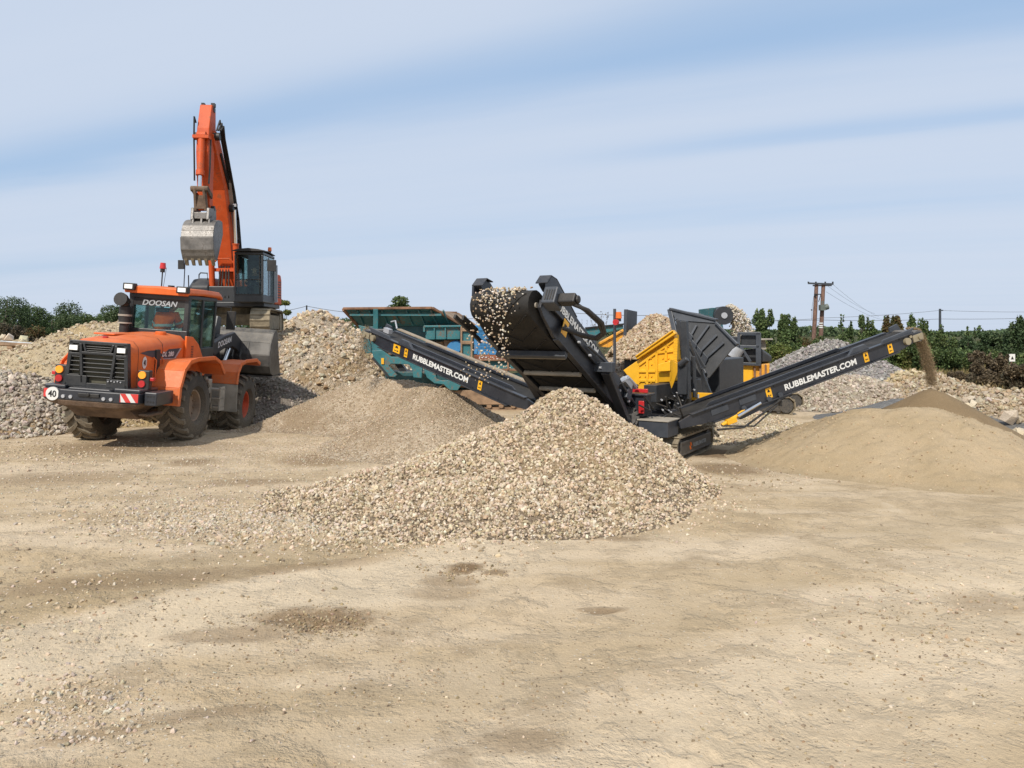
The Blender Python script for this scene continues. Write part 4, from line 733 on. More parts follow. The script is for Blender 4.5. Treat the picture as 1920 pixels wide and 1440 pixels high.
    for a, b, w in (((-.58, 1.26), (-.55, 2.10), .07), ((.58, 1.26), (.55, 2.10), .07), ((-.58, 2.085), (.58, 2.085), .06), ((-.6, 1.28), (.6, 1.28), .09)): frame_bar(a, b, w, y0 - .012)
    for s in (-1, 1): frame_bar((s * .27, 1.32), (s * .36, 2.06), .05, y0 - .02); frame_bar((s * .36, 1.86), (s * .57, 1.86), .05, y0 - .016); frame_bar((s * .30, 2.07), (s * .24, 1.90), .04, y0 - .016)
    frame_bar((-.34, 1.89), (.34, 1.89), .045, y0 - .018)
    for i in range(6): z = 1.44 + i * .082; g.box(-.33, .33, y0, y1 - .01, z, z + .02, M=Matrix.Rotation(0, 4, 'X'))
    for s in (-1, 1):
        for i in range(5): z = 1.46 + i * .085; g.box(s * .34 - (.0 if s > 0 else .22), s * .34 + (.22 if s > 0 else 0), y0, y1 - .01, z, z + .02)
    for i in range(3): g.box(-.24, .24, y0, y1 - .01, 1.925 + i * .04, 1.94 + i * .04)
    g.box(-.56, -.18, y0 - .02, y1, 1.26, 1.46); g.box(.20, .56, y0 - .02, y1, 1.26, 1.42)
    grille = g.build('grille', cabblack, t, bevel=.008)
    mb = MB(ROLL); mb.box(-.545, .545, -1.82, -1.80, 1.27, 2.06); mb.build('radiator_screen', paint('dusty_radiator', (0.085, 0.08, 0.055), 0.8, dust=0.35, dustc=(0.2, 0.18, 0.12)), grille)
    mb = MB(ROLL)
    for i in range(5): mb.cyl((.24 + .06 * i, y0 - .02, 1.38 + .012 * (i % 2)), (.24 + .06 * i, y0 - .035, 1.38 + .012 * (i % 2)), .014, 8)
    mb.build('plate_bolt', silver, grille)
    for s in (-1, 1):
        mb = MB(ROLL); mb.box(s * .455 - .1, s * .455 + .1, -1.935, -1.82, 1.915, 2.035); hl = mb.build('headlight', blackm, t, bevel=.012)
        mb = MB(ROLL); mb.box(s * .455 - .078, s * .455 + .078, -1.944, -1.93, 1.93, 2.02); mb.build('lens', lampwhite, hl, bevel=.006)
    # counterweight
    mb = MB(ROLL); c = [(-.92, -2.02), (-.55, -2.10), (.55, -2.10), (.90, -2.02), (.92, -1.25), (-.94, -1.25)]
    mb.sz(c, 1.0, 1.20); mb.box(-.92, -.52, -2.0, -1.3, 1.2, 1.27).box(.40, .90, -2.0, -1.3, 1.2, 1.27)
    mb.sy([(-.44, 1.19), (-.4, 1.245), (.36, 1.245), (.40, 1.19)], -2.085, -1.4)
    cw = mb.build('counterweight', navy, t, bevel=.02)
    mb = MB(ROLL); mb.loft([[Vector((-.90, -2.015, 1.0)), Vector((-.55, -2.095, 1.0)), Vector((.55, -2.095, 1.0)), Vector((.88, -2.015, 1.0)), Vector((.91, -1.3, 1.0)), Vector((-.92, -1.3, 1.0))], [Vector((-.84, -1.98, .94)), Vector((-.5, -2.04, .90)), Vector((.5, -2.04, .90)), Vector((.83, -1.98, .94)), Vector((.86, -1.3, .9)), Vector((-.86, -1.3, .9))], [Vector((-.62, -1.8, .84)), Vector((-.4, -1.85, .82)), Vector((.4, -1.85, .82)), Vector((.62, -1.8, .84)), Vector((.7, -1.3, .8)), Vector((-.7, -1.3, .8))], [Vector((-.5, -1.62, .66)), Vector((-.4, -1.64, .66)), Vector((.6, -1.64, .66)), Vector((.72, -1.60, .66)), Vector((.74, -1.2, .66)), Vector((-.55, -1.2, .66))]])
    mb.box(.76, .98, -1.75, -1.2, .74, .79); mb.build('underside', mudbrown, cw, bevel=.02)
    mb = MB(ROLL); mb.box(-.2, .2, -2.13, -2.09, 1.085, 1.15); mb.cyl((0, -2.1, 1.13), (0, -2.16, 1.13), .03, 10); mb.build('tow_hitch', blackm, cw, bevel=.008)
    mb = MB(ROLL)
    for x in (-.48, -.34, .28, .42): mb.cyl((x, -2.09, 1.07), (x, -2.125, 1.07), .034, 8)
    mb.build('bolt', silver, cw, smooth=40)
    mb = MB(ROLL); mb.cyl((-.70, -2.055, 1.10), (-.70, -2.092, 1.10), .125, 28); s40 = mb.build('speed_sign', white, cw, smooth=40)
    lettering('40', blackink, cw, ROLL @ face_M((-.70, -2.093, 1.10), (1, 0, 0), (0, 0, 1)), width=.155, height=.125, bold=.02)
    for nm, x0, x1 in (('warning_plate', .58, .885), ('warning_plate', -.905, -.80)):
        mb = MB(ROLL); n = 3; yq = lambda x: -2.026 - .23 * (.91 - abs(x))
        w_ = x1 - x0; mb.add([(x0, yq(x0), 1.03), (x1, yq(x1), 1.03), (x1, yq(x1), 1.19), (x0, yq(x0), 1.19)], [(0, 1, 2, 3)], 0)
        for k in range(2 if w_ > .2 else 0):
            a = x0 + .02 + k * .17; qd = [(a, .0), (a + .08, .0), (a - .02, .16), (a - .10, .16)]; qd = [(min(max(x, x0), x1), z) for x, z in qd]
            mb.add([(x, yq(x) - .003, 1.03 + z) for x, z in qd], [(0, 1, 2, 3)], 1)
        mb.build(nm, [paint('red_reflective', (0.62, 0.045, 0.04), 0.4, dust=.12), white], cw, fix=False)
    for s in (-1, 1):
        if s > 0:
            mb = MB(ROLL); mb.box(*sorted((s * .93, s * 1.17)), -1.90, -1.22, .97, 1.225); sd_ = mb.build('side_box', navy, cw, bevel=.02); mb = MB(ROLL)
            for i in range(3):
                for j in range(2): mb.cyl((s * 1.0 + .055 * i * s, -1.895, 1.05 + .1 * j), (s * 1.0 + .055 * i * s, -1.91, 1.05 + .1 * j), .014, 8)
            mb.build('bolt', blackm, cw)
        # tail lamps
        x = s * .80; yb = -1.72; mb = MB(ROLL); mb.box(x - .115, x + .115, yb, yb + .13, 1.25, 1.62); tl = mb.build('tail_light', blackm, t, bevel=.02)
        mb = MB(ROLL); mb.cyl((x - .02, yb, 1.53), (x - .02, yb - .03, 1.53), .072, 20); mb.build('amber_lens', amber, tl, smooth=40)
        mb = MB(ROLL); mb.cyl((x - .02, yb, 1.36), (x - .02, yb - .03, 1.36), .066, 20); mb.build('red_lens', red, tl, smooth=40)
        mb = MB(ROLL); mb.box(x + s * .115 - .0, x + s * .19, yb + .02, yb + .10, 1.42, 1.485) if s > 0 else mb.box(x - .19, x - .115, yb + .02, yb + .10, 1.42, 1.485); mb.build('side_lamp', red, tl, bevel=.01)
        # rear fender
        mb = MB(ROLL); path = [(-1.10, .90), (-1.07, 1.25), (-.92, 1.58), (-.72, 1.72), (-.4, 1.755), (.42, 1.755), (.70, 1.66), (.98, 1.40)]
        x0, x1 = (.60, 1.27) if s > 0 else (-1.27, -.60); mb.strip(path, .035, x0, x1)
        lip = [(a * .985, b - .075) for a, b in path]; xo = s * 1.27; mb.strip(path, .10, *(sorted((xo, xo - s * .035))))
        mb.build('rear_fender', orange, t, bevel=.012)
    # side panels, stickers
    for s in (1, -1):
        mb = MB(ROLL); xo = s * .70; poly = [(.12, 1.30), (1.0, 1.30), (1.22, 1.42), (.98, 1.78), (.72, 2.08), (.42, 2.24), (.12, 2.26)]; mb.sx(poly, *sorted((xo, xo + s * .05))); sp_ = mb.build('side_panel', orange, t, bevel=.012)
        mb = MB(ROLL)
        for i in range(8): mb.box(*sorted((xo + s * .048, xo + s * .054)), .35, .46, 1.78 + i * .035, 1.795 + i * .035)
        mb.build('vent_slot', blackm, sp_)
    def hw(y): return .605 + (.665 - .605) * (y + 1.66) / .91 if y < -.75 else .665 + .035 * (y + .75) / .97
    mb = MB(ROLL); pts = [(-1.55, 1.93), (-.95, 1.80), (-.28, 1.80), (-.06, 2.0), (-1.30, 1.97)]; mb.add([(hw(y) + .006, y, z) for y, z in pts], [(0, 1, 2, 3, 4)]); st = mb.build('name_stripe', navy_light, hood, fix=False)
    mb = MB(ROLL); pts = [(-.22, 1.80), (-.28, 1.785), (-.95, 1.785), (-.95, 1.80), (-.28, 1.80), (-.06, 2.0), (.0, 2.0)]; mb.add([(hw(y) + .009, y, z) for y, z in pts], [(1, 2, 3, 4), (0, 1, 4, 5, 6)]); mb.build('stripe_border', silver, hood, fix=False)
    lettering('DL 280', whiteink, hood, ROLL @ face_M((hw(-.55) + .010, -.55, 1.89), (.04, 1, 0), (0, 0, 1)), width=.46, height=.10, bold=.02, shear=.2)
    mb = MB(ROLL); ang = [2 * math.pi * i / 24 for i in range(24)]; mb.add([(hw(-1.38 + .075 * math.cos(a)) + .008, -1.38 + .075 * math.cos(a), 1.74 + .12 * math.sin(a)) for a in ang], [tuple(range(24))]); mb.build('speed_sticker', white, hood, fix=False)
    lettering('40', blackink, hood, ROLL @ face_M((hw(-1.38) + .010, -1.38, 1.74), (.066, 1, 0), (0, 0, 1)), width=.085, height=.11, bold=.02)
    mb = MB(ROLL); mb.box(.61, .68, -1.02, -.86, 1.40, 1.99); mb.build('door_latch_strip', blackm, t, bevel=.01)
    for yy in (-1.10, -.80): mb = MB(ROLL); mb.tube([(.64, yy, 1.35), (.71, yy, 1.40), (.72, yy, 1.78), (.66, yy, 1.84)], .014); mb.build('hand_rail', orange, t, smooth=40)
    # cab
    zc0, zc1, xw, ya, yb = 1.78, 3.13, .66, .30, 1.78
    mb = MB(ROLL)
    mb.box(-xw, xw, ya, yb, 1.30, 1.98); mb.box(-xw, xw, ya - .01, ya + .09, 1.98, 2.36); mb.box(-xw, xw, ya - .01, ya + .06, 3.02, 3.14)
    mb.box(-xw, xw, ya + .06, yb, 3.06, 3.14)
    cabp = mb.build('cab', cabblack, t, bevel=.015)
    for s in (-1, 1):
        for wd, pa, pb in ((.10, ya, ya + .12), (.06, yb - .07, yb), (.05, ya + .72, ya + .80)): mb = MB(ROLL); mb.box(*sorted((s * xw, s * (xw - wd))), pa, pb, 1.95, 3.1); mb.build('cab_pillar', cabblack, cabp, bevel=.012)
    mb = MB(ROLL); mb.box(-xw + .09, xw - .09, ya + .03, ya + .04, 2.35, 3.03); mb.build('rear_window', glassm, cabp)
    mb = MB(ROLL); mb.box(-xw + .06, xw - .06, yb - .04, yb - .03, 1.98, 3.06); mb.build('windscreen', glassm, cabp)
    for s in (-1, 1):
        
        for pa, pb in ((ya + .12, ya + .72), (ya + .80, yb - .07)): mb = MB(ROLL); mb.box(*sorted((s * (xw - .02), s * (xw - .03))), pa, pb, 2.0, 3.06); mb.build('side_window', glassm, cabp)
    mb = MB(ROLL); mb.box(-.56, .56, ya + .012, ya + .022, 2.86, 3.03); mb.build('sun_band', blackm, cabp)
    lettering('DOOSAN', greyink, cabp, ROLL @ face_M((.02, ya + .008, 2.93), (1, 0, 0), (0, 0, 1)), width=.78, height=.125, bold=.025, shear=.25)
    mb = MB(ROLL); mb.loft([[Vector((-.69, y, z - .09)), Vector((-.71, y, z - .04)), Vector((-.66, y, z + .05)), Vector((0, y, z + .07)), Vector((.66, y, z + .05)), Vector((.71, y, z - .04)), Vector((.69, y, z - .09))] for y, z in ((.16, 3.20), (.24, 3.23), (1.0, 3.25), (1.85, 3.24), (1.98, 3.19))]); mb.build('roof', orange, cabp, bevel=.015, smooth=30)
    for s in (-1, 1):
        mb = MB(ROLL); mb.box(s * .58 - .125, s * .58 + .125, .08, .22, 3.17, 3.32); wl = mb.build('work_light', blackm, t, bevel=.015); mb = MB(ROLL); mb.box(s * .58 - .085, s * .58 + .085, .072, .085, 3.20, 3.29); mb.build('lens', lampwhite, wl)
    mb = MB(ROLL); mb.tube([(-.12, .6, 3.3), (-.12, .6, 3.62)], .014).cyl((-.12, .6, 3.62), (-.12, .6, 3.70), .05, 14); bc = mb.build('beacon', blackm, t, smooth=40); mb = MB(ROLL); mb.cyl((-.12, .6, 3.70), (-.12, .6, 3.83), .068, 18, .055); mb.build('lens', red, bc, smooth=40)
    mb = MB(ROLL); mb.tube([(.02, .4, 3.28), (.05, .42, 3.72)], .005, 5).cyl((.1, .6, 3.29), (.1, .6, 3.34), .07, 14); mb.build('antenna', blackm, t)
    mb = MB(ROLL); mb.cyl((-.63, .12, 2.0), (-.63, .12, 2.52), .10, 16).cyl((-.63, .12, 2.46), (-.63, .12, 2.80), .125, 16).tube([(-.63, .12, 2.74), (-.63, .08, 2.88), (-.65, .0, 2.95), (-.65, -.08, 2.96)], [.11, .12, .135, .145], 16)
    ai = mb.build('air_cleaner', blackm, t, smooth=40); mb = MB(ROLL); mb.cyl((-.63, .12, 2.60), (-.63, .12, 2.64), .14, 16).cyl((-.63, .12, 2.44), (-.63, .12, 2.47), .145, 16); mb.build('clamp_band', greyplate, ai, smooth=40)
    mb = MB(ROLL); mb.box(-.25, .25, .52, 1.0, 1.9, 2.12).box(-.24, .24, .44, .50, 2.1, 2.36); mb.build('driver_seat', darkcloth, cabp, bevel=.05)
    mb = MB(ROLL); mb.tube([(0, 1.65, 2.0), (0, 1.5, 2.45)], .03).lathe([(-.015, .18), (.015, .18), (.015, .2), (-.015, .2)], Matrix.Translation((0, 1.48, 2.47)) @ Matrix.Rotation(R(90), 4, 'Y') @ Matrix.Rotation(R(-25), 4, 'Y'), 20, closed=True); mb.box(-.5, .5, 1.5, 1.7, 1.95, 2.2); mb.build('steering_console', blackm, cabp)
    mb = MB(ROLL); mb.box(-.12, .16, .42, .46, 2.74, 2.84).tube([(.0, .44, 2.84), (.0, .44, 3.02)], .01); mb.build('inside_mirror', blackm, cabp, bevel=.01)
    for s in (-1, 1):
        mb = MB(ROLL); mb.tube([(s * .66, 1.74, 2.95), (s * .95, 1.9, 2.95), (s * .97, 1.9, 2.55)], .016).box(s * .97 - .10, s * .97 + .10, 1.86, 1.93, 2.42, 2.86); mb.build('wing_mirror', blackm, t, bevel=.02)
    mb = MB(ROLL)
    for z in (.62, .82, 1.02): mb.box(.66, 1.12, 1.18, 1.48, z, z + .035)
    mb.box(.66, .70, 1.2, 1.46, .55, 1.3).box(1.08, 1.12, 1.2, 1.46, .55, 1.1); mb.build('access_steps', greyplate, t, bevel=.008)
    mb = MB(ROLL); mb.box(.60, .92, .98, 1.2, .72, 1.28); mb.build('battery_box', greyplate, t, bevel=.02)
    # front frame, arms, bucket
    mb = MB(FR); mb.box(-.34, .34, 1.75, 3.55, .62, 1.15).sx([(1.9, 1.1), (3.1, 1.1), (2.9, 1.75), (2.55, 2.2), (2.15, 2.2), (1.95, 1.6)], -.36, -.26).sx([(1.9, 1.1), (3.1, 1.1), (2.9, 1.75), (2.55, 2.2), (2.15, 2.2), (1.95, 1.6)], .26, .36); mb.build('front_frame', charcoal, t, bevel=.02)
    mb = MB(FR); mb.cyl((-.8, 3.0, .74), (.8, 3.0, .74), .15, 12).box(-.28, .28, 2.7, 3.3, .5, .98); mb.build('front_axle', mudbrown, t, bevel=.03)
    for s in (-1, 1):
        x0, x1 = sorted((s * .62, s * 1.27)); mb = MB(FR); mb.strip([(1.98, 1.28), (2.03, 1.55), (2.20, 1.72), (2.5, 1.77), (3.3, 1.77), (3.6, 1.66)], .035, x0, x1); xo = s * 1.27; mb.strip([(1.98, 1.28), (2.03, 1.55), (2.20, 1.72), (2.5, 1.77), (3.3, 1.77), (3.6, 1.66)], .10, *sorted((xo, xo - s * .035))); ff = mb.build('front_fender', orange, t, bevel=.012)
        mb = MB(FR); mb.strip([(2.03, .62), (1.99, 1.0), (1.99, 1.28)], .03, x0 + .01, x1 - .01); mb.build('mudguard', greyplate, ff)
    for s in (-1, 1):
        x0, x1 = sorted((s * .40, s * .52)); mb = MB(FR); mb.sx([(2.15, 2.08), (2.3, 2.25), (3.0, 2.42), (3.7, 2.50), (4.25, 2.28), (4.45, 1.98), (4.3, 1.86), (4.0, 2.02), (3.6, 2.12), (3.0, 2.08), (2.35, 1.92)], x0, x1); arm = mb.build('lift_arm', charcoal, t, bevel=.02)
        mb = MB(FR); mb.cyl((s * .46, 2.55, 1.15), (s * .46, 3.05, 1.52), .085, 14); lc = mb.build('lift_cylinder', blackm, t, smooth=40); mb = MB(FR); mb.cyl((s * .46, 3.05, 1.52), (s * .46, 3.5, 2.06), .05, 12); mb.build('rod', chrome, lc, smooth=40)
        if s > 0: lettering('DOOSAN', whiteink, arm, FR @ face_M((x1 + .003, 2.98, 2.25), (0, 1, .16), (0, -.16, 1)), width=.95, height=.15, bold=.03, shear=.2)
    mb = MB(FR); mb.cyl((-.42, 2.9, 2.15), (.42, 2.9, 2.15), .12, 14).cyl((-.44, 3.55, 2.3), (.44, 3.55, 2.3), .13, 14).sx([(3.3, 2.2), (3.6, 2.9), (3.85, 2.85), (3.8, 2.3), (3.95, 1.7), (3.75, 1.65)], -.09, .09); mb.cyl((0, 2.3, 2.3), (0, 3.2, 2.75), .09, 12).bar((0, 3.9, 1.75), (0, 4.5, 1.6), .1, .14); mb.build('tilt_linkage', charcoal, t, bevel=.012)
    mb = MB(FR); prof = [(5.30, 1.36), (4.62, 1.34), (4.36, 1.42), (4.20, 1.62), (4.16, 1.92), (4.24, 2.25), (4.42, 2.52), (4.62, 2.62)]; mb.strip(prof[::-1], .035, -1.32, 1.32)
    for s in (-1, 1): mb.sx(prof + [(4.78, 2.52), (5.05, 1.9)], *sorted((s * 1.285, s * 1.33)))
    bk = mb.build('bucket', buckdark, t, bevel=.012); mb = MB(FR); mb.box(-1.36, 1.36, 5.2, 5.5, 1.325, 1.365).box(-1.34, 1.34, 4.5, 5.25, 1.29, 1.336); mb.build('cutting_edge', steel, bk, bevel=.008)
    mb = MB(FR)
    for s in (-1, 1):
        for dx in (-.1, .1): mb.sx([(4.05, 1.85), (4.2, 2.05), (4.3, 2.2), (4.3, 1.6), (4.1, 1.6)], s * .46 + dx - .02, s * .46 + dx + .02)
    for dx in (-.06, .06): mb.sx([(4.1, 1.7), (4.3, 2.3), (4.3, 1.5)], dx * 2.4 - .02, dx * 2.4 + .02)
    mb.strip([(4.20, 1.62), (4.15, 1.92), (4.23, 2.25)][::-1], .07, -.75, -.68); mb.strip([(4.20, 1.62), (4.15, 1.92), (4.23, 2.25)][::-1], .07, .68, .75); mb.build('bucket_bracket', buckdark, bk, bevel=.01)
    return t
loader_t = loader()

# ------------------------------------------------------------------ people
def skin_mesh(name, verts, edges, radii, mat_, parent, root=0, sub=2):
    me = bpy.data.meshes.new(name); me.from_pydata(verts, edges, []); me.materials.append(mat_); o = bpy.data.objects.new(name, me); COL.objects.link(o)
    if parent: o.parent = parent
    o.modifiers.new('skin', 'SKIN'); me.skin_vertices[0].data
    for i, r in enumerate(radii): me.skin_vertices[0].data[i].radius = (r, r) if not isinstance(r, tuple) else r
    for i in range(len(verts)): me.skin_vertices[0].data[i].use_root = (i == root)
    m = o.modifiers.new('smooth', 'SUBSURF'); m.levels = m.render_levels = sub; o.modifiers['skin'].use_smooth_shade = True; return o
def seated_person(name, label, fr_loc, rz, lean, jacket, scale=1.0, hair=hairm, tape=True, roll=None):
    """seated figure, local +y is the way the seat faces, hips at the origin"""
    t = thing(name, label, 'person', loc=fr_loc); t.rotation_euler = (0, 0, rz)
    lx, ly = lean; B = lambda x, y, z: (x + lx * z, y + ly * z, z)
    ch = B(0, .03, .36); nk = B(0, .05, .50); hd0 = B(0.01 + lx * .12, .07 + ly * .1, .58); hd1 = B(.01 + lx * .2, .09 + ly * .2, .70); hd2 = B(.01 + lx * .25, .08 + ly * .2, .78)
    V = [(0, 0, 0), B(0, .0, .18), ch, nk, hd0, hd1, hd2]; E = [(0, 1), (1, 2), (2, 3), (3, 4), (4, 5), (5, 6)]; Rd = [(.17, .13), (.155, .115), (.17, .12), .062, .07, .098, .06]
    HV, HE, HR = [], [], []
    for s in (-1, 1):
        sh = B(s * .19, .04, .43); el = B(s * .27, .20, .16); wr = (s * .22 + lx * .2, .45, .24); b = len(V); V += [sh, el, wr]; E += [(2, b), (b, b + 1), (b + 1, b + 2)]; Rd += [.075, .05, .034]
        pm = (wr[0] - s * .01, wr[1] + .055, wr[2] + .005); V.append(pm); E.append((b + 2, b + 3)); Rd.append((.042, .022))
        for k in range(4):
            fx = (k - 1.5) * .02; f1 = (pm[0] + fx, pm[1] + .045, pm[2] + .002); f2 = (pm[0] + fx * 1.05, pm[1] + .068 - .004 * abs(k - 1.4), pm[2] - .028); c = len(V); V += [f1, f2]; E += [(b + 3, c), (c, c + 1)]; Rd += [.0095, .008]
        c = len(V); V += [(pm[0] - s * .045, pm[1] + .01, pm[2]), (pm[0] - s * .05, pm[1] + .04, pm[2] - .012)]; E += [(b + 3, c), (c, c + 1)]; Rd += [.011, .009]
        hp = (s * .10, .04, -.01); kn = (s * .14, .45, .05); an = (s * .13, .56, -.36); ft = (s * .14, .72, -.40); c = len(V); V += [hp, kn, an, ft]; E += [(0, c), (c, c + 1), (c + 1, c + 2), (c + 2, c + 3)]; Rd += [.092, .062, .042, .04]
    skin_mesh('body', V, E, Rd, skin, t)
    JV = [B(0, 0, -.06), B(0, 0, .18), ch, B(0, .045, .47)]; JE = [(0, 1), (1, 2), (2, 3)]; JR = [(.195, .155), (.185, .14), (.20, .145), .09]
    for s in (-1, 1):
        b = len(JV); JV += [B(s * .195, .04, .43), B(s * .275, .20, .16), (s * .225 + lx * .2, .43, .235)]; JE += [(2, b), (b, b + 1), (b + 1, b + 2)]; JR += [.095, .072, .056]
    skin_mesh('jacket', JV, JE, JR, jacket, t)
    TV = [(0, 0, -.01)]; TE = []; TR = [(.18, .14)]
    for s in (-1, 1): b = len(TV); TV += [(s * .10, .05, -.01), (s * .14, .45, .05), (s * .13, .55, -.32)]; TE += [(0, b), (b, b + 1), (b + 1, b + 2)]; TR += [.105, .078, .062]
    skin_mesh('trousers', TV, TE, TR, darkcloth, t)
    skin_mesh('hair', [(hd1[0], hd1[1] - .03, hd1[2] + .015), (hd2[0], hd2[1] - .02, hd2[2] + .01), (hd1[0], hd1[1] - .055, hd1[2] - .05)], [(0, 1), (0, 2)], [.102, .07, .07], hair, t)
    mb = MB(); fc = Vector(hd1)
    for s in (-1, 1): mb.cyl(fc + Vector((s * .035, .085, .0)), fc + Vector((s * .035, .099, .0)), .012, 8); 
    mb.build('eyes', blackm, t); mb = MB(); mb.tube([fc + Vector((0, .09, .005)), fc + Vector((0, .118, -.03)), fc + Vector((0, .1, -.036))], [.008, .014, .01], 6); 
    for s in (-1, 1): mb.tube([fc + Vector((s * .094, -.005, .02)), fc + Vector((s * .108, -.012, .0)), fc + Vector((s * .096, 0, -.03))], [.012, .016, .01], 6)
    mb.build('nose_and_ears', skin, t, smooth=50)
    mb = MB(); mb.bar(fc + Vector((-.025, .094, -.055)), fc + Vector((.025, .094, -.055)), .006, .008); mb.build('mouth', paint('lips', (0.4, 0.16, 0.13), .5, dust=0), t)
    if tape:
        mb = MB()
        for z in (.08, .20):
            a = [2 * math.pi * i / 24 for i in range(25)]; c = Vector(B(0, 0, z)); ra, rb = .205, .17
            ring = [c + Vector((ra * math.cos(q), rb * math.sin(q), .028 * k)) for k in (-1, 1) for q in a[:24]]
            mb.add(ring, [(i, (i + 1) % 24, 24 + (i + 1) % 24, 24 + i) for i in range(24)])
        for s in (-1, 1):
            a, b = Vector(B(s * .205, .055, .40)), Vector(B(s * .27, .19, .19)); p = a.lerp(b, .55); d = (b - a).normalized() * .03; mb.cyl(p - d, p + d, .093, 16, .088, cap=False)
        mb.build('reflective_tape', retro, t, smooth=50)
    return t
hp = LFR.W(ROLL @ Vector((-.10, .62, 2.24)))
seated_person('person', 'loader driver in orange high visibility jacket leaning sideways, seen from behind', hp, R(-1), (.42, -.05), hivis)
# ------------------------------------------------------------------ excavator
def track_mb(x0, x1, L, H, n, shoe=.03, T=None, grouser=.03):
    """crawler chain: shoes laid round a stadium path, local y is travel"""
    mb = MB(T); r = H / 2; straight = L - H; per = 2 * straight + math.pi * H; 
    def at(s):
        s %= per
        if s < straight: return Vector((0, -straight / 2 + s, H)), Vector((0, 1, 0))
        s -= straight
        if s < math.pi * r: a = s / r; return Vector((0, straight / 2 + r * math.sin(a), r + r * math.cos(a))), Vector((0, math.cos(a), -math.sin(a)))
        s -= math.pi * r
        if s < straight: return Vector((0, straight / 2 - s, 0)), Vector((0, -1, 0))
        s -= straight; a = s / r; return Vector((0, -straight / 2 - r * math.sin(a), r - r * math.cos(a))), Vector((0, -math.cos(a), math.sin(a)))
    p = per / n
    for i in range(n):
        c, d = at(i * p); nrm = Vector((0, -d.z, d.y)); 
        M = Matrix(((1, 0, 0), (0, d.y, nrm.y), (0, d.z, nrm.z))).to_4x4(); M.translation = c - nrm * shoe
        mb.box(x0, x1, -p * .47, p * .47, 0, shoe, M=M); mb.box(x0, x1, p * .25, p * .4, shoe * .9, shoe + grouser, M=M)
        mb.box(x0 + (x1 - x0) * .3, x0 + (x1 - x0) * .7, -p * .5, p * .5, -.06, 0.001, M=M)
    return mb
def crawler(parent, x0, x1, L, H, n, T, frame_mat=dusty, shoe_mat=dusty):
    tr = track_mb(x0, x1, L, H, n, T=T).build('track', shoe_mat, parent)
    mb = MB(T); w = x1 - x0; mb.box(x0 + w * .12, x1 - w * .12, -(L - H) / 2, (L - H) / 2, H * .22, H * .78)
    for y in (-(L - H) / 2, (L - H) / 2): mb.cyl((x0 + w * .08, y, H / 2), (x1 - w * .08, y, H / 2), H * .40, 20)
    m = int(L / .45)
    for i in range(m): y = -(L - H) / 2 + (i + .5) * (L - H) / m; mb.cyl((x0 + w * .15, y, .12), (x1 - w * .15, y, .12), .075, 10)
    mb.build('track_frame', frame_mat, tr, bevel=.01, smooth=40); return tr
EFR = Fr((-10.57, 28.3, 2.20), math.pi + .08)
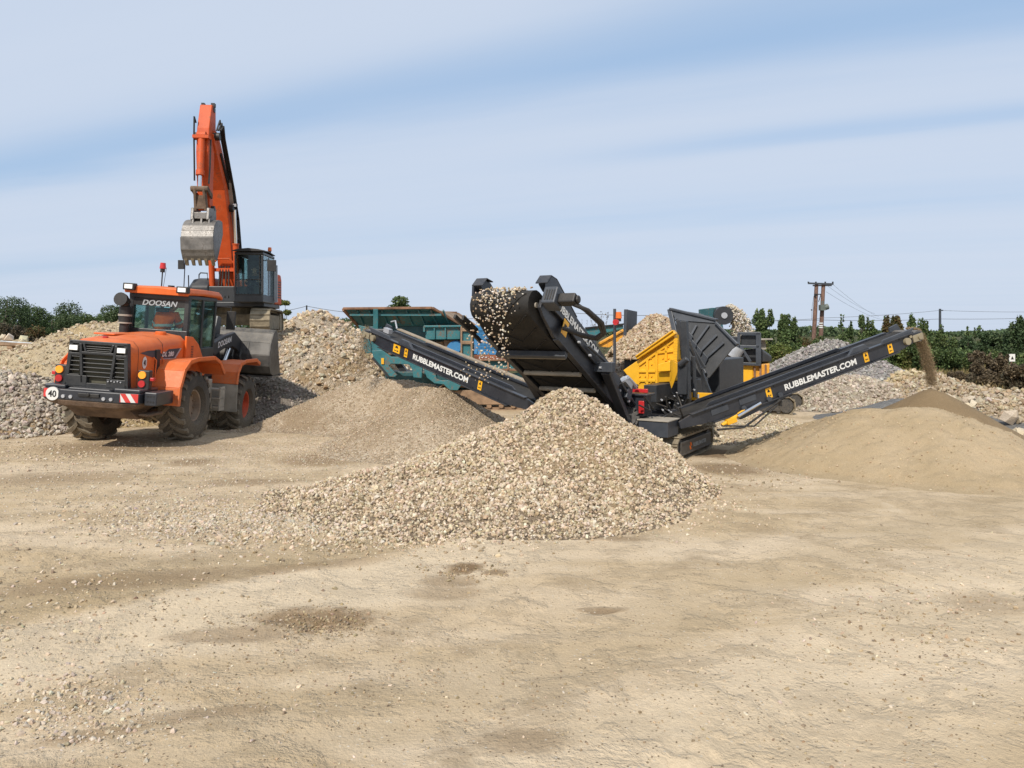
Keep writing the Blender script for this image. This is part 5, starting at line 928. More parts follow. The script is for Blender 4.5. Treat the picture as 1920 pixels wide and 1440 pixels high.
def excavator():
    t = thing('excavator', 'orange tracked excavator on the rubble heap with its boom raised high', 'excavator', EFR)
    U = Matrix.Rotation(R(6), 4, 'Z')
    for s in (-1, 1): x0, x1 = sorted((s * .93, s * 1.6)); crawler(t, x0, x1, 4.3, .92, 46, U)
    mb = MB(U); mb.box(-.95, .95, -.8, .8, .35, .75).cyl((0, 0, .7), (0, 0, 1.0), .75, 24); mb.build('undercarriage', dusty, t, bevel=.02)
    mb = MB(); mb.sz([(-1.5, -1.0), (-1.5, 1.45), (1.35, 1.45), (1.35, -1.9), (-.9, -1.9)], 1.0, 1.18).box(-.5, .5, .2, 1.3, 1.18, 1.75); mb.build('slewing_platform', charcoal, t, bevel=.03)
    mb = MB(); mb.sz([(-1.2, -1.05), (-1.05, -1.9), (-.6, -2.3), (.8, -2.3), (1.2, -1.9), (1.3, -1.62)], 1.19, 2.15); mb.build('counterweight', orange_exc, t, bevel=.06)
    mb = MB(); mb.loft([[Vector((.52, y, 1.18)), Vector((1.30, y, 1.18)), Vector((1.30, y, z - .28)), Vector((1.12, y, z)), Vector((.52, y, z))] for y, z in ((-1.6, 2.12), (.35, 2.1), (.95, 2.02), (1.25, 1.75))]); ec = mb.build('engine_cover', charcoal, t, bevel=.05)
    mb = MB(); mb.tube([(1.22, .1, 2.06), (1.22, .1, 2.25), (1.0, .6, 2.28), (.65, .95, 2.24), (.62, 1.0, 2.0)], .022).tube([(1.25, 1.1, 1.3), (1.25, 1.15, 2.15)], .02); mb.build('guard_rail', blackm, ec, smooth=40)
    lettering('225', greyink, ec, face_M((.92, 1.256, 1.5), (-1, 0, 0), (0, 0, 1)), width=.34, height=.13, bold=.02)
    mb = MB(); mb.sx([(-1.0, 1.15), (.05, 1.15), (.05, 2.15), (-.3, 2.32), (-.85, 2.32), (-1.0, 2.1)], -1.58, -1.25); sd_ = mb.build('side_door', orange_exc, t, bevel=.05)
    mb = MB()
    for i in range(7): mb.box(-1.59, -1.575, -.85, -.2, 1.4 + i * .1, 1.44 + i * .1)
    mb.build('vent_slot', blackm, sd_)
    # cab
    x0, x1, y0, y1, z0, z1 = -1.60, -.60, .25, 1.98, 1.14, 2.93
    mb = MB(); mb.box(x0, x1, y0, y1, z0, 1.42).box(x0, x1, y0, y1, 2.82, z1).box(x0, x1, y0, y0 + .08, 1.42, 2.82)
    for (xa, xb, ya, yb) in ((x0, x0 + .08, y1 - .10, y1), (x1 - .07, x1, y1 - .10, y1), (x0, x0 + .07, 1.05, 1.15), (x1 - .07, x1, .9, 1.0)): mb.box(xa, xb, ya, yb, 1.42, 2.82)
    cabp = mb.build('cab', cabblack, t, bevel=.03)
    mb = MB(); mb.box(x0 + .08, x1 - .07, y1 - .03, y1 - .02, 1.30, 2.82); mb.build('windscreen', glassm, cabp)
    for xa, ya_, yb_ in ((x0 + .01, y0 + .1, 1.05), (x0 + .01, 1.15, y1 - .1), (x1 - .02, y0 + .1, .9), (x1 - .02, 1.0, y1 - .1)): mb = MB(); mb.box(xa, xa + .01, ya_, yb_, 1.42, 2.82); mb.build('side_window', glassm, cabp)
    mb = MB(); mb.loft([[Vector((x0 - .02, y, z)), Vector((x0 + .15, y, z + .05)), Vector((x0 + .5, y, z + .085)), Vector((x1 - .15, y, z + .05)), Vector((x1 + .03, y, z)), Vector((x1 + .03, y, z - .03)), Vector((x0 - .02, y, z - .03))] for y, z in ((y0, 2.98), (1.2, 3.02), (y1 + .12, 2.97))]); mb.build('roof_visor', blackm, cabp, bevel=.01)
    mb = MB(); mb.tube([(x0 + .12, y1 + .02, 1.4), (x0 + .12, y1 + .02, 2.8)], .012).tube([(x0 + .06, y1 + .03, 1.95), (x1 - .06, y1 + .03, 1.95)], .014).box(x0 + .04, x1 - .04, y1, y1 + .015, 1.40, 1.44); mb.build('window_bar', blackm, cabp)
    mb = MB(); mb.box(-1.3, -.85, .65, 1.1, 1.3, 1.65).box(-1.3, -.85, .58, .72, 1.6, 2.35); mb.build('driver_seat', blackm, cabp, bevel=.05); mb = MB(); mb.box(-1.5, -1.2, 1.3, 1.75, 1.3, 1.75).box(-.95, -.7, 1.35, 1.7, 1.3, 1.72).tube([(-1.3, 1.5, 1.7), (-1.32, 1.55, 1.95)], .02); mb.build('control_console', blackm, cabp, bevel=.03)
    mb = MB(); mb.cyl((-1.5, .6, 2.98), (-1.5, .6, 3.1), .05, 12); bc = mb.build('beacon', blackm, t, smooth=40); mb = MB(); mb.cyl((-1.5, .6, 3.1), (-1.5, .6, 3.24), .075, 16, .06); mb.build('lens', amber_deep, bc, smooth=40)
    for (px, py, zz, s) in ((-1.88, 1.9, 2.45, -1), (1.38, 1.5, 2.5, 1)):
        mb = MB(); mb.box(px - .15, px + .15, py - .04, py + .05, zz - .2, zz + .2) if s < 0 else mb.box(px - .10, px + .10, py - .04, py + .05, zz - .16, zz + .16)
        mb.tube([(px, py - .04, zz + .1), (px * .93, py - .12, zz + .22), (-1.58 if s < 0 else px, py - .2, zz + .2 if s < 0 else 1.2)], .018); mb.build('mirror', blackm, t, bevel=.02)
    mb = MB(); mb.box(-1.72, -1.60, .3, .34, 1.2, 2.6); mb.build('hand_rail', silver, t)
    # boom: outline in the (y, z) plane
    BM = [(.20, 1.25), (.55, 1.20), (.95, 2.4), (1.45, 3.95), (1.95, 5.1), (3.05, 6.45), (3.15, 6.75), (2.92, 6.95), (2.6, 6.85), (1.35, 5.45), (.75, 4.35), (.32, 2.6)]
    mb = MB(); mb.sx(BM, -.27, .27); bo = mb.build('boom', orange_exc, t, bevel=.03)
    mb = MB(); pass
    for yy, zz, rr in ((3.0, 6.72, .13), (1.40, 4.55, .13), (.4, 1.35, .15)): mb = MB(); mb.cyl((-.42, yy, zz), (.42, yy, zz), rr, 14); mb.build('pivot_pin', blackm, bo, smooth=40)
    mb = MB(); 
    for k, dx in enumerate((-.34, -.40, -.46)): mb.tube([(dx, .35, 2.3), (dx, .9, 4.2), (dx, 1.45, 5.15), (dx, 2.6, 6.75), (dx - .05, 2.9, 7.3 - .1 * k), (dx, 3.1, 6.9)], .03, 6)
    mb.bar((-.30, .55, 3.2), (-.30, 1.1, 4.7), .05, .14).bar((-.30, 1.4, 5.1), (-.30, 2.5, 6.25), .05, .12); mb.build('hydraulic_hose', blackm, bo, smooth=40)
    mb = MB(); mb.bar((-.285, .78, 3.5), (-.285, 1.75, 5.6), .012, .24, up=(1, 0, 0)); mb.build('boom_sticker', greyplate, bo)
    mb = MB(); mb.box(-.52, -.36, 1.25, 1.36, 4.6, 4.74); lw = mb.build('work_light', blackm, bo, bevel=.015); mb = MB(); mb.box(-.50, -.38, 1.36, 1.372, 4.62, 4.72); mb.build('lens', lampwhite, lw)
    for s in (-1, 1):
        x = s * .44; a, b = Vector((x, 1.0, 1.35)), Vector((x, 1.38, 4.5)); m = a.lerp(b, .62); mb = MB(); mb.cyl(a, m, .105, 14).cyl(m - (b - a) * .012, m, .125, 14).cyl((x - .1, 1.0, 1.35), (x + .1, 1.0, 1.35), .14, 12); c = mb.build('boom_cylinder', orange_exc, t, smooth=40); mb = MB(); mb.cyl(m, b, .055, 12); mb.build('rod', chrome, c, smooth=40)
    mb = MB()
    for dx in (-.16, -.06, .06, .16): mb.tube([(dx, .75, 1.7), (dx * 1.3, 1.3, 1.35), (dx, 1.12, 2.1), (dx * .9, 1.03, 2.5)], .028, 6)
    mb.build('hose_bundle', blackm, t, smooth=40); mb = MB(); mb.tube([(-.5, 1.12, 2.45), (-.2, 1.2, 2.75), (.2, 1.2, 2.75), (.52, 1.12, 2.45)], .03).box(-.56, .56, .95, 1.08, 2.3, 2.42); mb.build('boom_pipe', orange_exc, t)
    # arm
    AR = [(2.72, 7.62), (2.9, 7.80), (3.12, 7.76), (3.42, 6.9), (3.52, 6.1), (3.40, 4.35), (3.28, 4.15), (3.06, 4.2), (2.98, 5.2), (2.82, 6.5), (2.72, 6.95)]
    mb = MB(); mb.sx(AR, -.2, .2); ar = mb.build('arm', orange_exc, t, bevel=.025)
    for yy, zz, rr, xx in ((2.92, 7.66, .11, .22), (3.18, 4.25, .09, .30)): mb = MB(); mb.cyl((-xx, yy, zz), (xx, yy, zz), rr, 12); mb.build('pivot_pin', blackm, ar, smooth=40)
    for xa, xb in ((-.24, -.12), (.1, .2)): mb = MB(); mb.box(xa, xb, 2.85, 3.0, 7.74, 7.86); mb.build('arm_lug', blackm, ar)
    mb = MB(); mb.cyl((0, 3.56, 6.6), (0, 3.72, 5.3), .115, 14).box(-.26, .26, 3.42, 3.7, 6.5, 6.6).cyl((-.14, 3.55, 6.62), (.14, 3.55, 6.62), .12, 12).cyl((0, 3.70, 5.42), (0, 3.725, 5.25), .135, 14); c = mb.build('bucket_cylinder', orange_exc, t, smooth=40); mb = MB(); mb.cyl((0, 3.72, 5.3), (0, 3.76, 4.85), .06, 12); mb.build('rod', chrome, c, smooth=40)
    for pts in ([(.22, 3.45, 7.05), (.26, 3.5, 7.25), (.27, 3.5, 6.6), (.24, 3.55, 5.6), (.22, 3.6, 5.1)], [(-.26, 3.45, 6.5), (-.28, 3.6, 5.6), (-.24, 3.6, 5.0)]): mb = MB(); mb.tube(pts, .028, 6); mb.build('hydraulic_hose', blackm, ar, smooth=40)
    mb = MB(); mb.cyl((-.28, 3.76, 4.8), (.28, 3.76, 4.8), .095, 12)
    for s in (-1, 1): mb.bar((s * .24, 3.28, 4.62), (s * .24, 3.78, 4.82), .06, .17).bar((s * .15, 3.78, 4.82), (s * .17, 3.62, 4.1), .08, .17)
    mb.box(-.15, .15, 3.60, 3.72, 4.15, 4.6); mb.build('bucket_link', mudbrown, t, bevel=.012)
    mb = MB(); hz0 = Matrix.Translation((0, 0, .84))
    mb = MB(hz0); mb.sx([(3.02, 3.42), (3.7, 3.35), (3.78, 2.95), (3.6, 2.85), (3.1, 2.9), (2.98, 3.1)], -.30, -.20).sx([(3.02, 3.42), (3.7, 3.35), (3.78, 2.95), (3.6, 2.85), (3.1, 2.9), (2.98, 3.1)], .20, .30).box(-.20, .20, 3.1, 3.72, 2.98, 3.2); mb.build('quick_hitch', steel, t, bevel=.02)
    mb = MB(hz0); prof = [(3.05, 2.95), (3.35, 2.965), (3.55, 2.92), (3.72, 2.84), (3.85, 2.72), (3.94, 2.55), (3.99, 2.35), (3.99, 2.15), (3.96, 1.95), (3.89, 1.78), (3.78, 1.62)]; mb.strip(prof, .035, -.51, .51)
    for s in (-1, 1): mb.sx(prof + [(3.6, 1.62), (3.0, 2.55)], *sorted((s * .485, s * .52)))
    for dx in (-.3, -.05, .22): mb.sx([(3.2, 2.93), (3.8, 2.72), (3.76, 2.98), (3.4, 3.15)], dx - .03, dx + .03)
    mb.strip([(4.02, 2.34), (3.985, 1.95), (3.80, 1.64)], .03, -.525, .525)
    bk = mb.build('bucket', steel, t, bevel=.008, smooth=25)
    for i in range(5):
        x = -.42 + i * .21; mb = MB(hz0); mb.sx([(3.90, 1.76), (3.74, 1.76), (3.68, 1.56), (3.64, 1.44), (3.70, 1.45), (3.82, 1.6)], x - .05, x + .05); mb.build('tooth', dusty, bk, bevel=.01)
    return t
excavator()
seated_person('person', 'excavator driver sitting in the dark cab', EFR.W((-1.08, .92, 1.68)), EFR.rz, (0, .05), darkcloth, tape=False)
# ------------------------------------------------------------------ tracked screener
SFR = Fr((1.8, 14.0, 0), -math.atan2(.53, .85))
S = SFR.L
RM = 'RUBBLEMASTER.COM'
belt_w = paint('dust_strip_steel', (0.30, 0.24, 0.175), 0.85, dust=0.5, var=0.3)
def conveyor(t, tail, head, w, h, near, texts, labels, drum=.16, chevron=False, cover=None, belt_load=None):
    """inclined belt conveyor; near is the local side (+1 or -1) that carries the writing"""
    M = frame_from(tail, head); L = (Vector(head) - Vector(tail)).length; mb = MB(M); hw = w / 2
    rd = drum; prof = []
    for i in range(9): a = -math.pi / 2 + math.pi * i / 8; prof.append((L + rd * math.cos(a), rd * math.sin(a)))
    for i in range(9): a = math.pi / 2 + math.pi * i / 8; prof.append((rd * math.cos(a), rd * math.sin(a)))
    mb.sx(prof, -hw, hw); 
    if chevron:
        n = int((2 * L + 2 * math.pi * rd) / .34); per = 2 * L + 2 * math.pi * rd
        def at(s):
            s %= per
            if s < L: return s, rd, 0, 1
            s -= L
            if s < math.pi * rd: a = s / rd; return L + rd * math.sin(a), rd * math.cos(a), math.sin(a), math.cos(a)
            s -= math.pi * rd
            if s < L: return L - s, -rd, 0, -1
            s -= L; a = s / rd; return -rd * math.sin(a), -rd * math.cos(a), -math.sin(a), -math.cos(a)
        for i in range(n):
            for sg in (-1, 1):
                prev = None
                for k in range(6):
                    x = sg * hw * .86 * k / 5; y, z, ny, nz = at(i * per / n - .42 * k / 5 * hw / .5)
                    cur = (Vector((x, y, z)), Vector((0, ny, nz)))
                    if prev:
                        (p, n0), (q, n1) = prev, cur; d = (q - p).normalized(); u0 = d.cross(n0) * .012; u1 = d.cross(n1) * .012; hh = .016
                        mb.add([p - u0, p + u0, q + u1, q - u1, p - u0 * .6 + n0 * hh, p + u0 * .6 + n0 * hh, q + u1 * .6 + n1 * hh, q - u1 * .6 + n1 * hh], [(4, 5, 6, 7), (0, 1, 5, 4), (2, 3, 7, 6), (1, 2, 6, 5), (3, 0, 4, 7)])
                    prev = cur
    belt = mb.build('belt', beltm, t, smooth=35)
    for y in [.35 + .6 * i for i in range(int((L - .5) / .6))] + [L]: mb = MB(M); zr = 0 if y == L else -rd - .03; mb.cyl((-hw * 1.04, y, zr), (hw * 1.04, y, zr), .04, 10); mb.build('roller', greyplate, belt, smooth=40)
    for s in (-1, 1):
        x0, x1 = sorted((s * (hw + .05), s * (hw + .10))); mb = MB(M); mb.sx([(-.15, -h * .30), (.5, -h * .62), (L - .55, -h * .55), (L - .12, -h * .28), (L + .02, -.05), (L + .02, .08), (L - .2, h * .42), (.1, h * .38), (-.15, h * .2)], x0, x1)
        xf0, xf1 = sorted((s * (hw + .05), s * (hw + .15))); mb.sx([(.1, h * .38), (L - .2, h * .42), (L - .2, h * .42 + .02), (.1, h * .38 + .02)], xf0, xf1); mb.sx([(.5, -h * .62 - .02), (L - .6, -h * .55 - .02), (L - .6, -h * .55), (.5, -h * .62)], xf0, xf1)
        yy = .4
        while yy < L - .4:
            for zz in (h * .30, -h * .47): mb.cyl((s * (hw + .10), yy, zz), (s * (hw + .112), yy, zz), .014, 6)
            yy += .37
        sp = mb.build('side_panel', navy, t, bevel=.006)
        if s == near:
            xo = s * (hw + .104)
            for (txt, t0, t1, hh, zz) in texts:
                a = M @ Vector((xo, L * (t0 + t1) / 2, zz)); d = (M.to_3x3() @ Vector((0, 1, 0))); up = (M.to_3x3() @ Vector((0, 0, 1))); side = M.to_3x3() @ Vector((s, 0, 0))
                if d.cross(up).dot(side) < 0: d = -d
                lettering(txt, whiteink, sp, face_M(a, d, up), width=L * abs(t1 - t0), height=hh, bold=.035)
            for (tt, lw, lh, zz) in labels:
                ml = MB(M); ml.box(*sorted((xo, xo + s * .004)), L * tt - lw / 2, L * tt + lw / 2, zz - lh / 2, zz + lh / 2)
                ml.box(*sorted((xo + s * .0045, xo + s * .006)), L * tt - lw * .22, L * tt + lw * .22, zz + lh * .08, zz + lh * .16, 1)
                ml.sx([(L * tt - lw * .24, zz + lh * .16), (L * tt + lw * .24, zz + lh * .16), (L * tt, zz + lh * .40)], *sorted((xo + s * .0045, xo + s * .006)), 1)
                ml.box(*sorted((xo + s * .0045, xo + s * .006)), L * tt - lw * .28, L * tt - lw * .05, zz - lh * .32, zz - lh * .16, 1).box(*sorted((xo + s * .0045, xo + s * .006)), L * tt + lw * .05, L * tt + lw * .3, zz - lh * .3, zz - lh * .2, 1); ml.build('warning_label', [yellow, blackink], sp)
    mb = MB(M)
    for y in [.2 + .7 * i for i in range(int(L / .7) + 1)]:
        if y < L - .3: mb.box(-hw - .05, hw + .05, y, y + .05, -h * .5, -h * .5 + .045)
    mb.build('cross_member', navy, t)
    return M, L
def screener():
    t = thing('tracked_screener', 'dark slate mobile screener with yellow screen box and three long conveyors', 'screener', SFR); 
    W = lambda p: SFR.loc_of(p)
    # main conveyor
    tail, head = (0, .35, .50), (0, -3.56, 2.68); M, L = conveyor(t, tail, head, 1.0, .40, -1, [], [], drum=.22, chevron=True)
    mb = MB(M)
    for y in (L - 1.02,): mb.box(-.62, .62, y, y + .09, -.34, -.25)
    mb.build('under_beam', navy_light, t, bevel=.008)
    for s in (-1, 1):   # side skirts and hoods at the head
        x0, x1 = sorted((s * .62, s * .66)); mb = MB(M); mb.sx([(L - .55, .08), (L - .02, .05), (L + .10, .30), (L + .04, .46), (L - .12, .50), (L - .9, .34), (L - 3.6, .22), (L - 3.9, .02), (L - 1.2, .02)], x0, x1)
        xi0, xi1 = sorted((s * .66, s * .46)); mb.sx([(L - .12, .50), (L + .04, .46), (L + .10, .30), (L + .115, .31), (L + .055, .475), (L - .12, .52)], xi0, xi1); mb.sx([(L - .12, .50), (L - .12, .52), (L - .95, .36), (L - .95, .34)], *sorted((s * .66, s * .56)))
        mb.sx([(L - .62, .36), (L - .12, .49), (L + .03, .45), (L + .09, .30), (L - .06, .27)], *sorted((s * .655, s * .50))); hd = mb.build('side_skirt', navy, t, bevel=.008)
        if s < 0:
            d = M.to_3x3() @ Vector((0, -1, 0)); up = M.to_3x3() @ Vector((0, 0, 1)); lettering(RM, whiteink, hd, face_M(M @ Vector((-.664, L - 1.05, .20)), d, up), width=1.6, height=.12, bold=.035)
    mb = MB(M); mb.box(-.88, -.66, L - .10, L + .15, -.05, .22); mb.build('gear_housing', navy_light, t, bevel=.02)
    mb = MB(M)
    for i in range(4): mb.box(-.85 + .04 * i, -.832 + .04 * i, L + .148, L + .158, 0, .16)
    mb.build('vent_slot', blackm, t)
    mb = MB(M); mb.box(-1.14, -.88, L - .06, L + .08, 0, .15).cyl((-1.14, L, .08), (-1.18, L, .08), .06, 12); mb.build('belt_motor', blackm, t, bevel=.02)
    mb = MB(M)
    for k in (0, 1): mb.tube([(-1.10, L - .02, .04 - .03 * k), (-1.22 - .04 * k, L - .16, .0), (-1.34 - .05 * k, L - .42, -.06), (-1.32 - .04 * k, L - .62, -.11), (-1.18, L - .72 - .05 * k, -.13), (-.95, L - .68 - .06 * k, -.10), (-.68, L - .58, -.05)], .030, 8)
    mb.build('hydraulic_hose', blackm, t, smooth=40)
    mb = MB(M); mb.box(-.672, -.668, L - .75, L - .58, -.12, .12).box(-.675, -.671, L - .70, L - .62, -.02, .05, 1); mb.build('warning_label', [yellow, blackink], t)
    mb = MB(M); mb.box(.60, .64, L - .3, L + .12, -.30, -.22).box(.62, .66, L - .5, L + .28, -.36, -.30); mb.build('belt_scraper', blackm, t)
    # portal carrying the conveyor
    c0, c1 = S(985, 697, y=-1.75), S(1112, 697, y=-1.75); mb = MB(); zc = c0.z; zc += .13; mb.box(-.86, .92, -1.85, -1.72, zc - .09, zc + .07); mb.build('portal_beam', navy_light, t, bevel=.01)
    for s in (-1, 1): mb = MB(); mb.bar((s * .78, -1.78, zc - .08), (s * .72, -.55, .45), .15, .11); lg = mb.build('portal_leg', navy, t, bevel=.012)
    mb = MB(); p = S(1155, 770, y=-.75); mb.box(p.x - .07, p.x + .07, -.80, -.795, p.z - .14, p.z + .14); mb.build('warning_label', yellow, t)
    # side conveyors
    for nm, base, tip, near_w, txt, labels in (('l', (.55, 13.66, .98), (-3.10, 17.2, 2.25), None, (.652, .316), (.764, .70, .25)), ('r', (3.0, 13.55, .70), (7.93, 15.0, 2.22), None, (.39, .70), (.325, .745, .855))):
        a, b = W(base), W(tip); Mx = frame_from(a, b); Lx = (b - a).length; side = SFR.M.to_3x3() @ (Mx.to_3x3() @ Vector((1, 0, 0))); near = 1 if side.y < 0 else -1
        lab = [(labels[0], .24 if nm == 'l' else .12, .18 if nm == 'l' else .19, -.018), (labels[1], .11, .19, -.018), (labels[2], .11, .18, -.025)]
        conveyor(t, a, b, .5, .255, near, [(RM, txt[0], txt[1], .118, -.026)], lab, drum=.10)
        mb = MB(Mx)
        for s in (-1, 1): mb.sx([(.5, .13), (Lx - 1.4, .13), (Lx - 1.5, .185), (.6, .175)], *sorted((s * .22, s * .25)))
        mb.build('belt_skirt', navy, t)
        mb = MB(Mx); s = near; mb.sx([(Lx - 1.75, .12), (Lx - 1.25, .12), (Lx - 1.33, .23), (Lx - 1.6, .23)], *sorted((s * .30, s * .36))); mb.sx([(Lx - .95, .10), (Lx - .22, .12), (Lx - .1, .20), (Lx - .9, .18)], *sorted((s * .31, s * .35))); mb.build('hinge_plate', navy_light, t, bevel=.01)
        mb = MB(Mx)
        for yy in (Lx - .38,): mb.cyl((s * .355, yy, 0), (s * .42, yy, 0), .07, 12).cyl((s * .355, yy + .12, .06), (s * .38, yy + .12, .06), .03, 8)
        mb.box(*sorted((s * .355, s * .385)), Lx - .22, Lx + .02, -.07, .06).cyl((s * .385, Lx - .06, 0), (s * .41, Lx - .06, 0), .05, 12); mb.build('drum_bearing', paint('bearing_steel', (0.35, 0.30, 0.2), 0.5, metal=.3, dust=.4), t, smooth=40)
        mb = MB(Mx); mb.cyl((-.3, Lx, 0), (.3, Lx, 0), .115, 18); mb.build('head_drum', steel, t, smooth=40)
        mb = MB(Mx); mb.sx([(Lx - .12, .10), (Lx + .16, .05), (Lx + .10, .22), (Lx - .1, .2)], *sorted((-s * .32, -s * .28))); mb.build('head_guard', navy_light, t)
        if nm == 'r':
            mb = MB(Mx); mb.sx([(.95, -.17), (1.05, -.30), (2.2, -.20), (2.25, -.16)], s * .33 - .03, s * .33 + .03)
            for y in (1.15, 1.7, 1.95): mb.cyl((s * .36, y, -.12), (s * .40, y, -.12), .05, 10)
            for y in (.5, 1.1): mb.box(*sorted((s * .352, s * .362)), y, y + .36, -.05, .06)
            mb.build('lower_bracket', navy_light, t, bevel=.01)
            mb = MB(Mx); mb.cyl((s * .40, .62, -.26), (s * .38, 1.15, -.16), .035, 12); mb.box(s * .40 - .05, s * .40 + .05, .72, .92, -.29, -.19); cy_ = mb.build('slew_cylinder', yellow, t, bevel=.01); mb = MB(Mx); mb.cyl((s * .43, .95, -.2), (s * .38, 1.5, -.13), .035, 10); mb.build('rod', chrome, cy_, smooth=40)
            mb = MB(Mx); mb.tube([(s * .42, .5, -.3), (s * .46, 1.0, -.42), (s * .44, 1.5, -.30), (s * .4, 1.9, -.2)], .02, 6).tube([(s * .42, .6, -.26), (s * .48, 1.2, -.46), (s * .44, 1.8, -.26)], .016, 6); mb.build('hydraulic_hose', blackm, t, smooth=40)
        else:
            mb = MB(Mx); mb.sx([(.3, .165), (Lx - .3, .175), (Lx - .3, .20), (.3, .19)], *sorted((-s * .30, -s * .42))); mb.build('dust_strip', belt_w, t)
            mb = MB(Mx); mb.tube([(-s * .3, Lx - .3, .2), (-s * .3, Lx - .2, .36), (-s * .3, Lx - .05, .3)], .02).box(*sorted((s * .2, s * .3)), Lx - .8, Lx - .6, .2, .3); mb.build('tension_bracket', silver, t)
    # chassis and tracks
    mb = MB()
    for s in (-1, 1): mb.box(s * .52 - .06, s * .52 + .06, -.5, 4.6, .78, 1.08)
    mb.box(-.6, .6, -.2, 0, .5, .9).box(-.6, .6, 2.4, 2.6, .6, .9).box(-.9, .9, .3, .6, .42, .75).box(-.9, .9, 1.2, 1.5, .42, .75); mb.build('chassis', navy, t, bevel=.012)
    for s in (-1, 1):
        x0, x1 = sorted((s * 1.02, s * 1.44)); T = Matrix.Translation((0, .78, 0)); tr = crawler(t, x0, x1, 2.1, .44, 30, T, frame_mat=charcoal, shoe_mat=dusty)
        if s > 0:
            mb = MB(T); mb.box(1.39, 1.445, -.85, .85, .11, .34); mb.box(1.44, 1.452, -.85, .85, .30, .345).box(1.44, 1.452, -.85, .85, .10, .13); gp = mb.build('track_guard', charcoal, tr, bevel=.006)
            lettering('RUBBLEMASTER', greyink, gp, face_M((1.446, .95, .225), (0, 1, 0), (0, 0, 1)), width=.75, height=.075, bold=.02)
            mb = MB(); mb.sx([(.40, .16), (.47, .16), (.43, .225), (.50, .225), (.46, .29), (.39, .29), (.42, .23), (.37, .23)], 1.446, 1.450); mb.build('emblem', amber_deep, gp)
    mb = MB(); mb.box(.82, 1.36, -.52, .02, .47, .74); mb.build('tool_box', navy_light, t, bevel=.012); mb = MB(); mb.box(.80, 1.38, -.54, .04, .742, .765); mb.build('box_lid', greyplate, t, bevel=.006)
    mb = MB(); mb.sx([(-.9, .35), (-.1, .35), (-.1, .6), (-.4, .66), (-.95, .62)], .45, .80); mb.box(.2, .9, -.95, -.85, .56, .64); mb.build('front_support', navy, t, bevel=.012)
    mb = MB(); mb.box(.46, .88, -.42, -.05, .80, 1.16).box(.42, .95, -.46, -.02, 1.16, 1.20); cb = mb.build('control_cabinet', navy, t, bevel=.012)
    mb = MB(); mb.box(.52, .62, -.43, -.422, .94, 1.0); mb.build('amber_lamp', amber_deep, cb); mb = MB(); mb.box(.80, .90, -.47, -.43, .86, 1.08); mb.box(.55, .9, -.30, -.25, 1.21, 1.28); mb.build('red_lamp', red, cb, bevel=.01)
    mb = MB(); mb.cyl((.62, -.5, .78), (.62, -.4, .78), .15, 12); 
    for i in range(12): a = i * math.pi / 6; mb.box(-.03, .03, -.0, .05, .13, .19, M=Matrix.Translation((.62, -.48, .78)) @ Matrix.Rotation(a, 4, 'Y'))
    mb.build('drive_sprocket', steel, t)
    mb = MB(); mb.plate([S(1248, 812, x=.85), S(1282, 770, x=.85), S(1303, 742, x=.85), S(1306, 760, x=.85), S(1280, 800, x=.85), S(1262, 822, x=.85)], -.08); mb.plate([S(1262, 738, x=.7), S(1303, 738, x=.7), S(1300, 790, x=.7), S(1250, 800, x=.7)], -.06); mb.box(.55, .8, .4, 2.6, .98, 1.3); mb.build('side_frame', charcoal, t, bevel=.01)
    # yellow screen box: its end face looks towards the yard
    def Z(zx, zy, d=0): return S(1140 + zx / 5.144, 560 + zy / 5.144, y=1.2 - d)
    UP = (0, 1, 0); D = (0, 1, 0)
    mb = MB(); mb.plate([Z(*q) for q in ((290, 590), (640, 345), (662, 590), (600, 640), (600, 800), (480, 830), (480, 885), (290, 878))], .8, direction=D); sb = mb.build('screen_box', yellow, t, bevel=.012)
    mb = MB(); mb.plate([Z(*q, .02) for q in ((145, 690), (300, 585), (300, 835), (245, 815))], .5, direction=D); mb.build('discharge_chute', yellow, sb, bevel=.012)
    mb = MB(); mb.plate([Z(*q, .13) for q in ((258, 552), (620, 300), (655, 338), (278, 588))], .13, direction=D); mb.plate([Z(*q, .17) for q in ((258, 552), (620, 300), (628, 312), (264, 566))], .04, direction=D); mb.build('top_flange', yellow, sb, bevel=.015)
    mb = MB(); mb.plate([Z(*q, .20) for q in ((478, 632), (600, 600), (600, 700), (478, 705))], .20, direction=D); mb.build('spring_seat', yellow, sb, bevel=.015)
    mb = MB(); mb.plate([Z(600, 585, .18), Z(668, 600, .02), Z(690, 650, .02), Z(655, 760, .02), Z(612, 868, .14), Z(592, 800, .18)], .02, direction=D); mb.plate([Z(478, 710, .10), Z(598, 706, .10), Z(596, 800, .04), Z(484, 806, .04)], .04, direction=D); mb.build('side_chute', yellow, sb, bevel=.01)
    mb = MB()
    for qa, qb in (((300, 640), (640, 395)), ((470, 500), (470, 870)), ((380, 570), (380, 870)), ((560, 440), (560, 600)), ((300, 700), (470, 700)), ((300, 790), (470, 790)), ((480, 520), (650, 500))): mb.bar(Z(*qa, .015), Z(*qb, .015), .05, .04, up=UP)
    mb.build('stiffening_rib', yellow, sb, bevel=.006)
    mb = MB(); rng = random.Random(3)
    for zx in range(310, 655, 55):
        for zy in range(400, 870, 58):
            lo = 345 + (640 - zx) * .70 + 70
            if zy > lo and not (zx > 470 and zy > 600): p = Z(zx + rng.uniform(-3, 3), zy); mb.cyl(p, p - Vector((0, .028, 0)), .015, 6)
    for k in range(9): p = Z(652 - k * 1, 390 + k * 26); mb.box(p.x - .02, p.x + .06, p.y - .05, p.y, p.z - .03, p.z + .02)
    mb.build('bolt', yellow, sb)
    # masts, hopper
    mb = MB()
